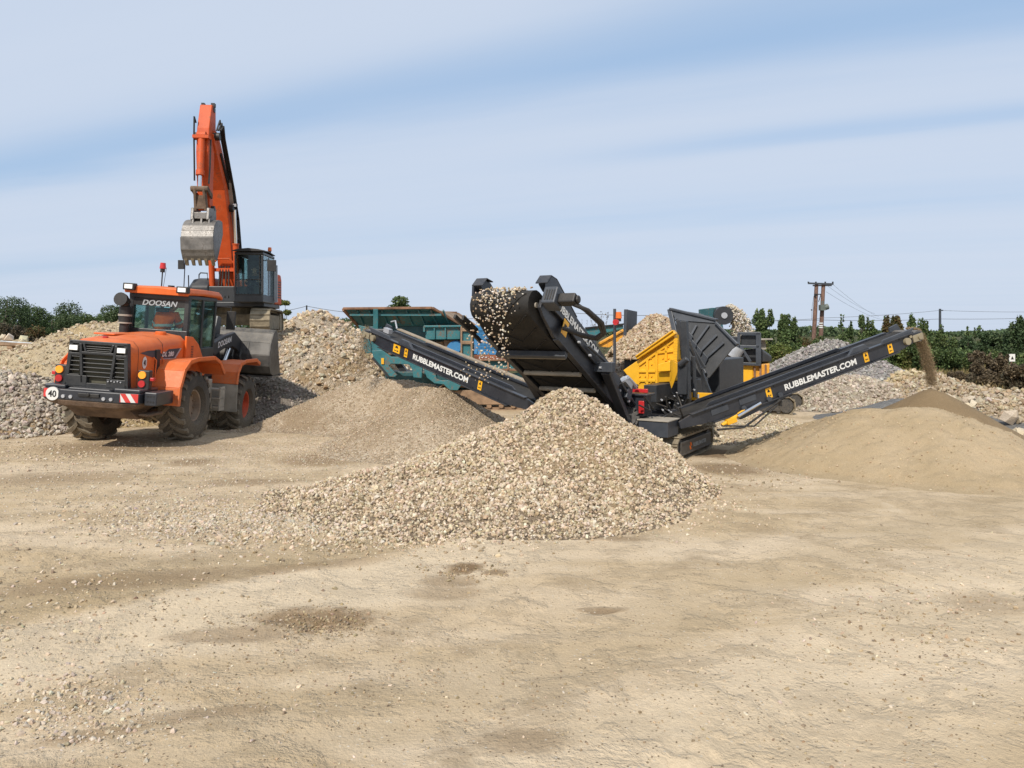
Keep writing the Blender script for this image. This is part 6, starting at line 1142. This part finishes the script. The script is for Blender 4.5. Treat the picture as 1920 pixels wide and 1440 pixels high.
    for (pa, pb, w, h, yv) in (((1283, 602), (1289, 748), .12, .14, 1.0), ((1272, 600), (1280, 672), .08, .1, 1.5), ((1293, 640), (1332, 738), .06, .06, 1.9), ((1268, 598), (1322, 690), .06, .06, 2.0), ((1300, 668), (1303, 745), .07, .07, 1.4), ((1316, 690), (1322, 745), .06, .06, 1.9)): mb.bar(S(*pa, y=yv), S(*pb, y=yv), w, h, up=(0, 1, 0))
    mb.build('mast', charcoal, t, bevel=.01)
    mb = MB(); a = S(1279, 690, y=.9); mb.box(a.x - .07, a.x + .10, .82, .98, a.z - .5, a.z + .12).cyl((a.x - .02, .80, a.z + .05), (a.x + .14, .80, a.z + .18), .06, 12); mb.build('screen_drive', charcoal, t, bevel=.015)
    def lean(px, py, top=580): return S(px, py, y=3.0 + (py - 580) / 150 * -.45)
    mb = MB(); mb.plate([lean(*q) for q in ((1266, 598), (1343, 604), (1386, 645), (1372, 655), (1330, 708), (1300, 712), (1276, 650))], .05, direction=(0, 1, 0)); hp_ = mb.build('hopper_wall', charcoal, t, bevel=.008)
    mb = MB(); mb.plate([lean(*q) - Vector((0, .03, 0)) for q in ((1257, 579), (1312, 588), (1345, 600), (1340, 606), (1268, 601))], .10, direction=(0, 1, 0)); mb.bar(lean(1256, 580), lean(1268, 632), .10, .09, up=(0, 1, 0)).bar(lean(1257, 579), lean(1345, 600), .05, .16, up=(0, 1, 0)); mb.build('hopper_rim', navy_light, hp_, bevel=.01)
    mb = MB()
    for qa, qb in (((1307, 610), (1294, 634)), ((1330, 610), (1301, 650)), ((1345, 628), (1311, 662)), ((1358, 642), (1322, 674))):
        a, b = lean(*qa), lean(*qb); mb.bar(a - Vector((0, .04, 0)), b - Vector((0, .04, 0)), .05, .05, up=(0, 1, 0)); cc = b - Vector((0, .08, 0)); mb.plate([cc + Vector((-.02, 0, .16)), cc + Vector((.09, 0, .04)), cc + Vector((.03, 0, -.10)), cc + Vector((-.06, 0, -.06))], .03, direction=(0, 1, 0))
    mb.bar(lean(1276, 612) - Vector((0, .09, 0)), lean(1326, 700) - Vector((0, .09, 0)), .05, .07, up=(0, 1, 0)).bar(lean(1343, 604) - Vector((0, .06, 0)), lean(1384, 646) - Vector((0, .06, 0)), .05, .06, up=(0, 1, 0)); mb.build('hopper_rib', navy_light, hp_, bevel=.008)
    mb = MB(); mb.plate([S(1175, 580, y=3.6), S(1195, 584, y=4.4), S(1193, 655, y=4.4), S(1172, 660, y=3.6)], .06, direction=(-1, 0, 0)); mb.bar(S(1174, 580, y=3.55), S(1172, 662, y=3.55), .08, .08, up=(0, 1, 0)); mb.build('hopper_wing', navy_light, t, bevel=.008)
    mb = MB(); mb.box(-1.0, 1.2, 3.05, 5.0, 1.0, 1.7); mb.build('hopper_body', charcoal, t, bevel=.02)
    mb = MB(); a, b = S(1297, 750, y=1.6), S(1338, 737, y=1.6); mb.box(a.x, b.x, 1.56, 1.6, a.z, b.z); yp = mb.build('side_cover', yellow, t, bevel=.008); mb = MB(); mb.box(a.x + .12, a.x + .17, 1.53, 1.56, a.z + .05, b.z - .03); mb.build('latch', silver, yp)
    mb = MB(); mb.box(.6, 1.1, 1.75, 2.6, .95, 1.35); mb.build('power_unit', charcoal, t, bevel=.02)
    mb = MB(); rng = random.Random(8)
    for i in range(16):
        a = Vector((rng.uniform(.75, 1.25), rng.uniform(-.3, 1.6), rng.uniform(.6, 1.2))); b = a + Vector((rng.uniform(-.2, .3), rng.uniform(-.5, .5), rng.uniform(-.3, .3))); m = a.lerp(b, .5) + Vector((.12, 0, -.12)); mb.tube([a, m, b], .016, 6)
    mb.build('hose_bundle', blackm, t, smooth=40)
    mb = MB()
    for i in range(14): p = Vector((rng.uniform(.85, 1.3), rng.uniform(-.2, 1.5), rng.uniform(.75, 1.2))); mb.cyl(p, p + Vector((.03, -.04, .0)), rng.uniform(.010, .022), 8)
    for i in range(9): p = Vector((.70, -3.0 + .38 * i, 2.3 - .21 * i + .05)); mb.cyl(p, p + Vector((.04, 0, 0)), .02, 8)
    mb.build('fitting', silver, t, smooth=40)
    mb = MB(M); mb.box(-.80, -.66, L - 2.6, L - 2.1, -.05, .12).box(-.74, -.67, L - 3.3, L - 3.1, 0, .35); mb.tube([(-.7, L - 1.4, .1), (-.74, L - 2.2, .16), (-.72, L - 3.2, .1), (-.7, L - 4.0, .05)], .025); mb.build('valve_box', navy_light, t, bevel=.01)
    mb = MB(M); mb.tube([(-.70, L - 2.75, .12), (-.72, L - 3.0, .32), (-.72, L - 3.4, .34)], .05, 8); mb.box(-.76, -.68, L - 3.2, L - 2.9, .2, .3); mb.build('silver_duct', silver, t, smooth=40)
    # beacon post
    a = S(1152.5, 655, y=1.1); b = S(1152.5, 579, y=1.1); mb = MB(); mb.cyl((a.x, a.y, a.z - .8), b, .03, 10); po = mb.build('beacon_post', navy_light, t, smooth=40)
    c = S(1160, 597, y=1.1); mb = MB(); mb.cyl(c - Vector((0, 0, .06)), c, .05, 12).tube([(a.x, a.y, c.z - .05), c - Vector((0, 0, .05))], .015); bb = mb.build('beacon', blackm, po, smooth=40); mb = MB(); mb.cyl(c, c + Vector((0, 0, .13)), .065, 16, .055); mb.build('lens', amber_deep, bb, smooth=40)
    c = S(1156, 604, y=1.0); mb = MB(); mb.cyl(c, c + Vector((0, -.06, 0)), .06, 16); mb.build('red_lamp', red, po, smooth=40)
    return t, M, L
scr, MM, ML = screener()
# stones riding on and falling from the main belt, sand falling from the right belt
def falling():
    rng = np.random.default_rng(41); hw = .5; pos = []; S_ = []
    Wm = SFR.M @ MM
    def put(x, y, z, s): p = Wm @ Vector((x, y, z)); pos.append((p.x, p.y, p.z)); S_.append(s)
    for i in range(430):   # load on top of the belt and round the head drum
        x = np.clip(rng.normal(.10, .22), -.45, .45) if rng.random() < .75 else rng.normal(-.22, .05); s = rng.uniform(.022, .05); a = rng.uniform(0, 1)
        if rng.random() < .72: put(x, ML - abs(rng.normal(0, .7)), .235 + abs(rng.normal(0, .03)) * (1 - abs(x) / .5), s)
        else: th = rng.uniform(0, 1.25) ; rr = .24 + rng.uniform(0, .03); put(x, ML + rr * math.sin(th), rr * math.cos(th), s)
    for i in range(330):   # in the air
        tt = rng.uniform(0, 1) ** 0.8 * .52; v = .45; x = np.clip(rng.normal(.10, .18), -.4, .46) if rng.random() < .8 else rng.normal(-.2, .07); s = rng.uniform(.018, .042)
        p = Wm @ Vector((x, ML + .26, .04)); d = (SFR.M.to_3x3() @ Vector((0, -1, 0))); p = p + d * (v * tt * rng.uniform(.55, 1.05)) + Vector((0, 0, .15 * tt - 4.9 * tt * tt)) + Vector(rng.normal(0, .025, 3)); 
        if p.z > .9: pos.append(tuple(p)); S_.append(s)
    pos = np.array(pos); S_ = np.array(S_); v, f, c = stones_arrays(pos, S_, pick_cols(rng, len(pos), GRAVEL_PAL + [(0.66, 0.6, 0.52)] * 2), rng)
    o = np_mesh('falling_stones', v, f, stone_mat, c, smooth=False); o['kind'] = 'stuff'; o['label'] = 'pale crushed stones tumbling off the wide main belt head'; o['category'] = 'stones'
    n = 26000; u = rng.uniform(0, 1, n) ** 0.85; tmax = .60; tt = u * tmax; p0 = np.array([8.0, 15.02, 2.36]); dirx = np.array([.96, .28, 0]); acr = np.array([-.28, .96, 0])
    sp = rng.normal(0, 1, (n, 3)); w = (.022 + .045 * u)[:, None]; P_ = p0 + dirx * (tt * .95)[:, None] + np.stack([0 * tt, 0 * tt, .2 * tt - 4.9 * tt * tt * .72], -1) + sp * w * np.array([.55, .9, .5]) + acr * rng.uniform(-.10, .10, (n, 1))
    P_ = P_[P_[:, 2] > 1.0]; n = len(P_)
    s = rng.uniform(.004, .014, n); v, f, c = stones_arrays(P_, s, pick_cols(rng, n, [(0.30, 0.22, 0.13), (0.36, 0.27, 0.165), (0.25, 0.18, 0.1)]), rng)
    o = np_mesh('falling_sand', v, f, stone_mat, c, smooth=False); o['kind'] = 'stuff'; o['label'] = 'brown sand stream pouring off the right conveyor tip'; o['category'] = 'sand'
    n = 2500; u = rng.uniform(0, 1, n); tt = u * .5; base = np.array([-3.35, 17.3, 2.32]); P_ = base + np.array([-.65, .6, 0]) * (tt * .5)[:, None] + np.stack([0 * tt, 0 * tt, -4.2 * tt * tt], -1) + rng.normal(0, 1, (n, 3)) * (.05 + .06 * u)[:, None]
    P_ = P_[P_[:, 2] > 1.2]; s = rng.uniform(.008, .022, len(P_)); v, f, c = stones_arrays(P_, s, pick_cols(rng, len(P_), [(0.36, 0.27, 0.18), (0.26, 0.2, 0.13)]), rng)
    o = np_mesh('falling_gravel', v, f, stone_mat, c, smooth=False); o['kind'] = 'stuff'; o['label'] = 'fine gravel dribbling off the left conveyor tip'; o['category'] = 'gravel'
falling()
def hopper_heap():
    rng = np.random.default_rng(6); c = SFR.W((-.55, 3.9, 0)); top = P(1222, 591, c.y).z; r = 1.05; n = 40; v = []
    X, Y = np.meshgrid(np.linspace(-r, r, n), np.linspace(-r, r, n)); D = np.hypot(X, Y); Hh = np.maximum(top - 1.0 * (np.sqrt(D * D + .06) - .24) + .05 * fbm(X * 3, Y * 3, 4, 3), 1.69)
    v = np.stack([X, Y, Hh], -1).reshape(-1, 3); i = np.arange(n * n).reshape(n, n); q = np.stack([i[:-1, :-1], i[:-1, 1:], i[1:, 1:], i[1:, :-1]], -1).reshape(-1, 4)
    m = 3500; a = rng.uniform(-r, r, (m, 2)); hz_ = np.maximum(top - 1.0 * (np.sqrt((a ** 2).sum(1) + .06) - .24), 1.69); s = rng.uniform(.04, .10, m); sv, sf, sc = stones_arrays(np.column_stack([a, hz_ + .02]), s, pick_cols(rng, m, [(0.42, 0.31, 0.2), (0.36, 0.26, 0.165), (0.5, 0.41, 0.3)]), rng)
    tri = np.vstack([np.column_stack([q[:, 0], q[:, 1], q[:, 2]]), np.column_stack([q[:, 0], q[:, 2], q[:, 3]])]); V = np.vstack([v, sv]); T = np.vstack([np.full((len(v), 3), (.36, .27, .17)), sc])
    o = np_mesh('stone_load', V, np.vstack([tri, sf + len(v)]), stone_mat, T, smooth=False); o.location = (c.x, c.y, 0); tag(o, 'reddish brown stones heaped in the screener feed hopper', 'stone load')
hopper_heap()
# ------------------------------------------------------------------ teal crusher and the machines behind
def Zf(fr, sx, ox, oy):
    return lambda zx, zy, y: fr.L(ox + zx / sx, oy + zy / sx, y=y)
def teal_crusher():
    fr = Fr((-2.3, 22.8, 0), 0); t = thing('jaw_crusher', 'worn teal tracked jaw crusher with flared hopper and blue mesh guard', 'crusher', fr); Z = Zf(fr, 4.571, 600, 500)
    mb = MB(); a = [Z(203, 368, -1.2), Z(962, 362, -1.2), Z(1204, 508, -.55), Z(335, 512, -.55)]; mb.plate(a, .06, direction=(0, 1, .3)); hp_ = mb.build('hopper', teal, t, bevel=.01)
    mb = MB(); b = [Z(215, 372, 1.2), Z(1000, 372, 1.2), Z(1290, 510, .55), Z(335, 512, .55)]; b = [Vector((a[0].x, 1.2, a[0].z)), Vector((a[1].x + .55, 1.2, a[1].z - .08)), Vector((a[2].x + .4, .6, a[2].z)), Vector((a[3].x, .6, a[3].z))]; mb.plate(b, .05, direction=(0, -1, .3))
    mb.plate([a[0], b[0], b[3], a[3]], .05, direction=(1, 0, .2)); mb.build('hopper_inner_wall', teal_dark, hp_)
    mb = MB(); c = [a[1] + Vector((.1, .02, -.02)), b[1] + Vector((0, -.02, 0)), b[2], a[2] + Vector((.1, 0, 0))]; mb.plate(c, .05, direction=(.4, 0, -.8)); mb.build('hopper_end_wall', rusttan, hp_)
    mb = MB(); d = Vector((0, -.05, .03)); mb.bar(a[0] + d, a[1] + d, .12, .07).bar(a[1] + d, a[2] + d, .12, .07).bar(b[0] + d, b[1] + d, .1, .07).bar(b[1], b[2], .10, .08).bar(a[0], a[3], .09, .08).bar(a[0], b[0], .1, .07); mb.build('hopper_rim', rust, hp_, bevel=.012)
    mb = MB(); mb.bar(Z(255, 412, -1.15), Z(1040, 412, -1.12), .05, .06)
    for i in range(8): x = 300 + i * 105; mb.bar(Z(x + 20, 375, -1.22), Z(x + 75, 500, -.66), .035, .06)
    mb.build('hopper_rib', paint('teal_rib_paint', (0.03, 0.16, 0.18), 0.5, dust=0.2, var=.25, scuff=.2), hp_)
    mb = MB(); mb.plate([Z(455, 362, -1.32), Z(497, 362, -1.32), Z(497, 560, -1.2), Z(455, 560, -1.2)], .12, direction=(0, 1, 0)); mb.plate([Z(325, 500, -1.0), Z(395, 515, -1.0), Z(440, 690, -1.0), Z(440, 740, -1.0), Z(395, 745, -1.0), Z(370, 700, -1.0), Z(375, 600, -1.0)], .10, direction=(0, 1, 0)); mb.plate([Z(430, 512, -.95), Z(530, 512, -.95), Z(530, 720, -.95), Z(440, 720, -.95)], .1, direction=(0, 1, 0)); mb.build('hopper_support', teal, t, bevel=.012)
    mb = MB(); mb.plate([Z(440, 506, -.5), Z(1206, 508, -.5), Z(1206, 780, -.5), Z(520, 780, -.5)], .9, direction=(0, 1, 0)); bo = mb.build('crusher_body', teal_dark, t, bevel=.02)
    mb = MB(); mb.plate([Z(900, 515, -.95), Z(1200, 515, -.95), Z(1200, 622, -.95), Z(905, 625, -.95)], .4, direction=(0, 1, 0)); mb.bar(Z(890, 512, -1.0), Z(1210, 510, -1.0), .1, .06).bar(Z(893, 512, -1.0), Z(893, 560, -1.0), .06, .08, up=(0, 1, 0)); mb.bar(Z(980, 520, -1.0), Z(980, 620, -1.0), .04, .05, up=(0, 1, 0)).bar(Z(1075, 520, -1.0), Z(1075, 620, -1.0), .04, .05, up=(0, 1, 0)); mb.build('upper_panel', teal, bo, bevel=.012)
    mb = MB(); mb.plate([Z(1060, 630, -.75), Z(1205, 630, -.75), Z(1205, 780, -.75), Z(1080, 780, -.75)], .25, direction=(0, 1, 0)); mb.plate([Z(560, 660, -.62), Z(1060, 640, -.62), Z(1060, 700, -.62), Z(560, 760, -.62)], .1, direction=(0, 1, 0)); mb.build('rusty_panel', rusttan, bo, bevel=.012)
    mb = MB(); mb.cyl(Z(1165, 715, -.85), Z(1165, 715, -.6), .28, 18).cyl(Z(1165, 690, -.95), Z(1165, 690, -.6), .16, 14); mb.build('flywheel', blue, bo, smooth=40)
    mb = MB(); mb.plate([Z(1206, 505, -1.1), Z(1305, 505, -1.1), Z(1305, 790, -1.1), Z(1206, 760, -1.1)], .14, direction=(0, 1, 0)); po = mb.build('corner_post', teal, t, bevel=.012)
    mb = MB()
    for z in (540, 650): mb.bar(Z(1206, z, -1.14), Z(1305, z, -1.14), .06, .10)
    mb.bar(Z(1212, 510, -1.14), Z(1212, 760, -1.14), .05, .08, up=(0, 1, 0)).bar(Z(1299, 510, -1.14), Z(1299, 780, -1.14), .05, .08, up=(0, 1, 0)); mb.build('post_trim', rusttan, po, bevel=.01)
    mb = MB(); mb.plate([Z(1312, 500, -1.0), Z(1960, 500, -1.0), Z(1960, 760, -1.0), Z(1312, 760, -1.0)], .9, direction=(0, 1, 0)); en = mb.build('engine_house', blue, t, bevel=.02)
    mb = MB(); mb.plate([Z(1352, 545, -1.03), Z(1568, 545, -1.03), Z(1568, 728, -1.03), Z(1352, 728, -1.03)], .02, direction=(0, 1, 0)); mb.build('mesh_backing', mesh_blue, en)
    mb = MB()
    for i in range(19): x = 1356 + i * 11.6; mb.bar(Z(x, 545, -1.05), Z(x, 728, -1.05), .022, .014, up=(0, 1, 0))
    for i in range(14): z = 548 + i * 13.6; mb.bar(Z(1352, z, -1.055), Z(1568, z, -1.055), .014, .022)
    for qa, qb in (((1346, 532), (1574, 532)), ((1346, 738), (1574, 738)), ((1336, 525), (1336, 748)), ((1582, 525), (1582, 748))): mb.bar(Z(*qa, -1.05), Z(*qb, -1.05), .05 if qa[1] == qb[1] else .10, .10 if qa[1] == qb[1] else .05, up=(0, 0, 1) if qa[1] == qb[1] else (0, 1, 0))
    mb.build('mesh_guard', blue, en)
    mb = MB(); mb.plate([Z(1316, 756, -1.08), Z(1615, 756, -1.08), Z(1615, 800, -1.08), Z(1316, 800, -1.08)], .2, direction=(0, 1, 0)); rs = mb.build('name_board', paint('rust_red_board', (0.22, 0.07, 0.03), 0.75, dust=.15, var=.5, scale=5), t, bevel=.01)
    rng = random.Random(5); mb = MB()
    for i in range(26):
        x = rng.uniform(1360, 1600); z = rng.uniform(768, 794); w, h = rng.uniform(6, 22), rng.uniform(2, 7); mb.plate([Z(x, z, -1.084), Z(x + w, z - h * .4, -1.084), Z(x + w * .9, z + h, -1.084), Z(x + w * .1, z + h * .7, -1.084)], .003, direction=(0, -1, 0))
    mb.build('torn_sticker', white, rs)
    mb = MB(); mb.plate([Z(1316, 802, -1.0), Z(1612, 802, -1.0), Z(1612, 880, -1.0), Z(1316, 880, -1.0)], .8, direction=(0, 1, 0)); mb.plate([Z(1620, 765, -1.05), Z(1760, 765, -1.05), Z(1760, 880, -1.05), Z(1620, 880, -1.05)], .8, direction=(0, 1, 0)); mb.build('lower_panel', teal, t, bevel=.015)
    mb = MB(); mb.bar(Z(1312, 800, -1.1), Z(1620, 800, -1.1), .06, .05).bar(Z(1612, 760, -1.1), Z(1612, 885, -1.1), .05, .07, up=(0, 1, 0)).bar(Z(1300, 884, -1.06), Z(1780, 884, -1.06), .10, .07); mb.build('lower_trim', rust, t, bevel=.01)
    # big leg frame with rounded openings, cut from plate
    def leg(outer, y, th): mb_ = MB(); mb_.plate([Z(*q, y) for q in outer], th, direction=(0, 1, 0)); return mb_.build('leg_frame', teal, t, bevel=.015)
    leg(((440, 720), (530, 715), (560, 735), (610, 772), (740, 772), (775, 745), (900, 800), (880, 860), (870, 955), (800, 950), (790, 880), (760, 838), (610, 832), (590, 850), (660, 930), (640, 945), (580, 945), (460, 790)), -1.1, .12)
    leg(((880, 800), (960, 830), (985, 900), (1000, 960), (1030, 975), (1090, 975), (1120, 950), (1150, 900), (1230, 985), (1180, 1060), (1110, 1058), (1060, 1010), (980, 1000), (915, 950), (888, 880)), -1.08, .12)
    leg(((1230, 900), (1500, 940), (1760, 900), (1760, 960), (1560, 1010), (1230, 990)), -.9, .12)
    mb = MB(); mb.plate([Z(895, 810, -.6), Z(960, 810, -.6), Z(985, 960, -.6), Z(905, 945, -.6)], .5, direction=(0, 1, 0)); mb.plate([Z(640, 835, -.2), Z(700, 835, -.2), Z(780, 945, -.2), Z(720, 945, -.2)], .3, direction=(0, 1, 0)); mb.bar(Z(450, 780, -1.18), Z(590, 945, -1.18), .05, .10, up=(0, 1, 0)); mb.build('under_frame', charcoal, t)
    mb = MB(); mb.plate([Z(525, 783, -1.125), Z(548, 783, -1.125), Z(548, 835, -1.125), Z(525, 835, -1.125)], .01, direction=(0, -1, 0)); mb.build('warning_label', yellow, t)
    T = Matrix.Translation((Z(1560, 1000, -.8).x - .2, -.75, 0)) @ Matrix.Rotation(R(90), 4, 'Z'); crawler(t, -.25, .25, 3.6, .75, 34, T, frame_mat=rusttan, shoe_mat=rusttan)
    T = Matrix.Translation((Z(1560, 1000, -.8).x - .2, .95, 0)) @ Matrix.Rotation(R(90), 4, 'Z'); crawler(t, -.25, .25, 3.6, .75, 34, T, frame_mat=rusttan, shoe_mat=rusttan)
    mb = MB(); mb.box(-1.5, 2.2, -.4, .5, .5, 1.1); mb.build('chassis', teal_dark, t, bevel=.02)
    return t
teal_crusher()
def back_crusher():
    fr = Fr((6.4, 20.5, 0), R(-18)); t = thing('mobile_crusher', 'yellow and grey mobile crusher behind the right conveyor with its engine canopy raised', 'crusher', fr); Z = Zf(fr, 5.144, 1140, 560)
    mb = MB(); mb.plate([Z(1235, 640, 0), Z(1400, 640, 0), Z(1400, 760, 0), Z(1310, 850, 0), Z(1270, 830, 0)], 1.6, direction=(0, 1, 0)); yb = mb.build('crusher_body', yellow, t, bevel=.02)
    mb = MB(); mb.plate([Z(1400, 645, .02), Z(1560, 625, .02), Z(1555, 740, .02), Z(1400, 765, .02)], 1.4, direction=(0, 1, 0)); mb.build('side_panel', yellow_old, t, bevel=.02)
    mb = MB()
    for qa, qb in (((1415, 660), (1415, 755)), ((1470, 640), (1470, 755)), ((1520, 635), (1520, 745))): mb.bar(Z(*qa, -.03), Z(*qb, -.03), .05, .05, up=(0, 1, 0))
    mb.build('panel_rib', rust, t)
    mb = MB()
    for qa, qb in (((1262, 330), (1262, 620)), ((1440, 330), (1440, 630)), ((1462, 330), (1462, 630)), ((1255, 335), (1470, 335)), ((1255, 460), (1460, 465)), ((1285, 470), (1375, 610)), ((1240, 625), (1475, 635))): mb.bar(Z(*qa, -.1), Z(*qb, -.1), .08, .08, up=(0, 1, 0))
    mb.build('canopy_frame', navy_light, t, bevel=.01)
    mb = MB(); mb.plate([Z(1280, 350, .0), Z(1430, 350, .0), Z(1430, 455, .0), Z(1280, 455, .0)], 1.2, direction=(0, 1, 0)); mb.plate([Z(1290, 500, .3), Z(1470, 480, .3), Z(1580, 560, .3), Z(1575, 610, .3), Z(1290, 620, .3)], 1.3, direction=(0, 1, 0)); cn = mb.build('engine_canopy', charcoal, t, bevel=.03)
    mb = MB(); mb.plate([Z(1470, 385, .2), Z(1590, 385, .2), Z(1590, 398, .2), Z(1470, 400, .2)], .8, direction=(0, 1, 0)); mb.bar(Z(1490, 400, .5), Z(1500, 490, .5), .15, .15, up=(0, 1, 0)); mb.build('exhaust_roof', greyplate, t)
    mb = MB(); mb.cyl(Z(1205, 545, -.3), Z(1250, 470, -.3), .20, 16).cyl(Z(1195, 560, -.3), Z(1205, 545, -.3), .22, 16); mb.build('belt_motor', silver, t, smooth=40)
    mb = MB(); mb.plate([Z(1100, 360, .2), Z(1255, 365, .2), Z(1250, 560, .2), Z(1130, 620, .2), Z(1060, 560, .2)], .9, direction=(0, 1, 0)); mb.plate([Z(1050, 660, -.1), Z(1240, 660, -.1), Z(1250, 760, -.1), Z(1080, 860, -.1)], .8, direction=(0, 1, 0)); mb.bar(Z(1000, 570, -.3), Z(1100, 500, -.3), .10, .10, up=(0, 1, 0)).bar(Z(1040, 660, -.3), Z(1100, 800, -.3), .07, .07, up=(0, 1, 0)).bar(Z(1010, 660, -.3), Z(1075, 890, -.3), .08, .08, up=(0, 1, 0)); mb.build('feed_chute', charcoal, t, bevel=.015)
    mb = MB(); mb.plate([Z(950, 570, -.4), Z(1030, 570, -.4), Z(1050, 640, -.4), Z(950, 640, -.4)], .3, direction=(0, 1, 0)); mb.build('dust_plate', dusty, t)
    mb = MB(); rng = random.Random(4)
    for i in range(12): p = Z(rng.uniform(1100, 1240), rng.uniform(540, 660), -.35); mb.cyl(p, p + Vector((.05, -.05, .02)), rng.uniform(.03, .07), 8)
    mb.build('fitting', steel, t); mb = MB(); mb.plate([Z(1225, 770, -.15), Z(1265, 770, -.15), Z(1265, 850, -.15), Z(1230, 850, -.15)], .1, direction=(0, 1, 0)); mb.build('red_guard', red, t)
    a = Z(1340, 1070, 0); T = Matrix.Translation((a.x + .0, .2, 0)) @ Matrix.Rotation(R(-68), 4, 'Z')
    crawler(t, -.2, .2, 2.6, .5, 28, T, frame_mat=charcoal, shoe_mat=dusty); T2 = Matrix.Translation((a.x + .3, 1.7, 0)) @ Matrix.Rotation(R(-68), 4, 'Z'); crawler(t, -.2, .2, 2.6, .5, 28, T2, frame_mat=charcoal, shoe_mat=dusty)
    mb = MB(); mb.box(a.x - .7, a.x + .9, .2, 1.7, .4, 1.0); mb.build('chassis', charcoal, t, bevel=.02)
    return t
back_crusher()
def back_conveyors():
    fr = Fr((3.2, 23.5, 0), 0); t = thing('stockpile_conveyor', 'teal conveyor with yellow side plates seen behind the main belt', 'conveyor', fr); Z = Zf(fr, 3.79, 860, 500)
    mb = MB(); mb.plate([Z(900, 440, -.4), Z(1170, 412, -.4), Z(1170, 440, -.4), Z(930, 505, -.4)], .5, direction=(0, 1, 0)); mb.build('conveyor_frame', teal, t, bevel=.02)
    mb = MB(); mb.bar(Z(900, 436, -.42), Z(1175, 408, -.42), .10, .05); mb.build('belt_edge', beltm, t)
    mb = MB(); mb.plate([Z(1000, 545, -.6), Z(1172, 452, -.6), Z(1172, 525, -.6), Z(1130, 540, -.6), Z(1070, 575, -.6), Z(1010, 570, -.6)], .4, direction=(0, 1, 0)); mb.bar(Z(1000, 545, -.64), Z(1172, 450, -.64), .08, .08); mb.build('side_plate', yellow_old, t, bevel=.015)
    mb = MB(); mb.bar(Z(960, 500, -.2), Z(960, 760, -.2), .16, .16, up=(0, 1, 0)).bar(Z(1120, 480, -.2), Z(1120, 760, -.2), .16, .16, up=(0, 1, 0)).bar(Z(1110, 430, -.3), Z(1125, 560, -.3), .12, .1, up=(0, 1, 0)); mb.box(-2, .6, -.1, .3, 0, .3); mb.build('support_leg', navy_light, t)
    fr = Fr((P(1340, 590, 24.5).x, 24.5, 0), 0); t = thing('stockpile_conveyor', 'teal conveyor head dropping pale stones above the dark hopper', 'conveyor', fr); Z = Zf(fr, 5.144, 1140, 560)
    a, b = Z(940, 165, .6), Z(1075, 150, 0); mb = MB(); mb.bar(a, b, .6, .42); mb.build('conveyor_frame', teal_dark, t, bevel=.02)
    mb = MB(); mb.cyl(b + Vector((.05, -.36, -.05)), b + Vector((.05, .36, -.05)), .30, 18); mb.build('head_drum', charcoal, t, smooth=40); mb = MB(); mb.cyl(b + Vector((.05, -.40, -.05)), b + Vector((.05, -.36, -.05)), .10, 12); mb.build('drum_bearing', silver, t)
    mb = MB(); mb.bar(Z(1060, 190, -.2), Z(1085, 340, -.2), .16, .3, up=(0, 1, 0)).bar(a + Vector((0, 0, -.1)), (a.x - .2, .8, 0), .14, .14).bar(b + Vector((-.3, .3, -.2)), (b.x - .5, .5, 0), .14, .14); mb.build('support_leg', teal_dark, t)
    rng = np.random.default_rng(14); n = 5200; u = rng.uniform(0, 1, n) ** .8; tt = u * .58; p0 = np.array(fr.W(b + Vector((.28, 0, .22)))); Q = p0 + np.array([1, 0, 0]) * (tt * 1.35 * rng.uniform(.35, 1.05, n))[:, None] + np.stack([0 * tt, 0 * tt, .3 * tt - 3.6 * tt * tt], -1) + rng.normal(0, 1, (n, 3)) * (.04 + .06 * u)[:, None] * np.array([.6, 1.6, .6])
    v, f, c = stones_arrays(Q, rng.uniform(.03, .085, n), pick_cols(rng, n, [(0.62, 0.58, 0.52), (0.55, 0.49, 0.41), (0.5, 0.42, 0.3)]), rng); o = np_mesh('falling_stones', v, f, stone_mat, c, smooth=False); o['kind'] = 'stuff'; o['label'] = 'pale stones pouring off the small teal conveyor head'; o['category'] = 'stones'
back_conveyors()
# bits of scrap on the left mound
def scrap():
    c = P(40, 645, 25); t = thing('scrap_panel', 'pale broken panel lying on the far left earth mound', 'scrap', loc=(c.x, c.y, c.z - .18)); t.rotation_euler = (R(-14), R(4), R(8)); mb = MB(); mb.sz([(-.55, -.3), (.6, -.25), (.5, .35), (-.45, .3)], .16, .2); mb.build('panel', paint('pale_debris', (0.5, 0.53, 0.55), 0.6, dust=.3, var=.3, scale=6), t)
    mb = MB(); mb.bar((-.6, -.38, .06), (.75, -.34, .1), .14, .10).bar((-.58, .3, .1), (.6, .36, .1), .12, .1); mb.build('timber_frame', rusttan, t)
    for lab, (px, py, Y), ln, rz in (('long weathered timber lying at the far left edge above the stones', (15, 668, 23.5), 2.2, 12), ('short reddish timber below the pale broken panel', (28, 658, 24), 1.3, 20)):
        c = P(px, py, Y); t = thing('timber_beam', lab, 'timber', loc=tuple(c)); t.rotation_euler = (0, R(-6), R(rz)); mb = MB(); mb.box(-ln / 2, ln / 2, -.09, .09, -.06, .06); mb.build('beam', rusttan, t, bevel=.01)
scrap()
# tidy: an Empty's single mesh keeps the thing readable; put every camera-safe default in place
for o in bpy.data.objects:
    if o.type == 'EMPTY': o.empty_display_size = 0.2
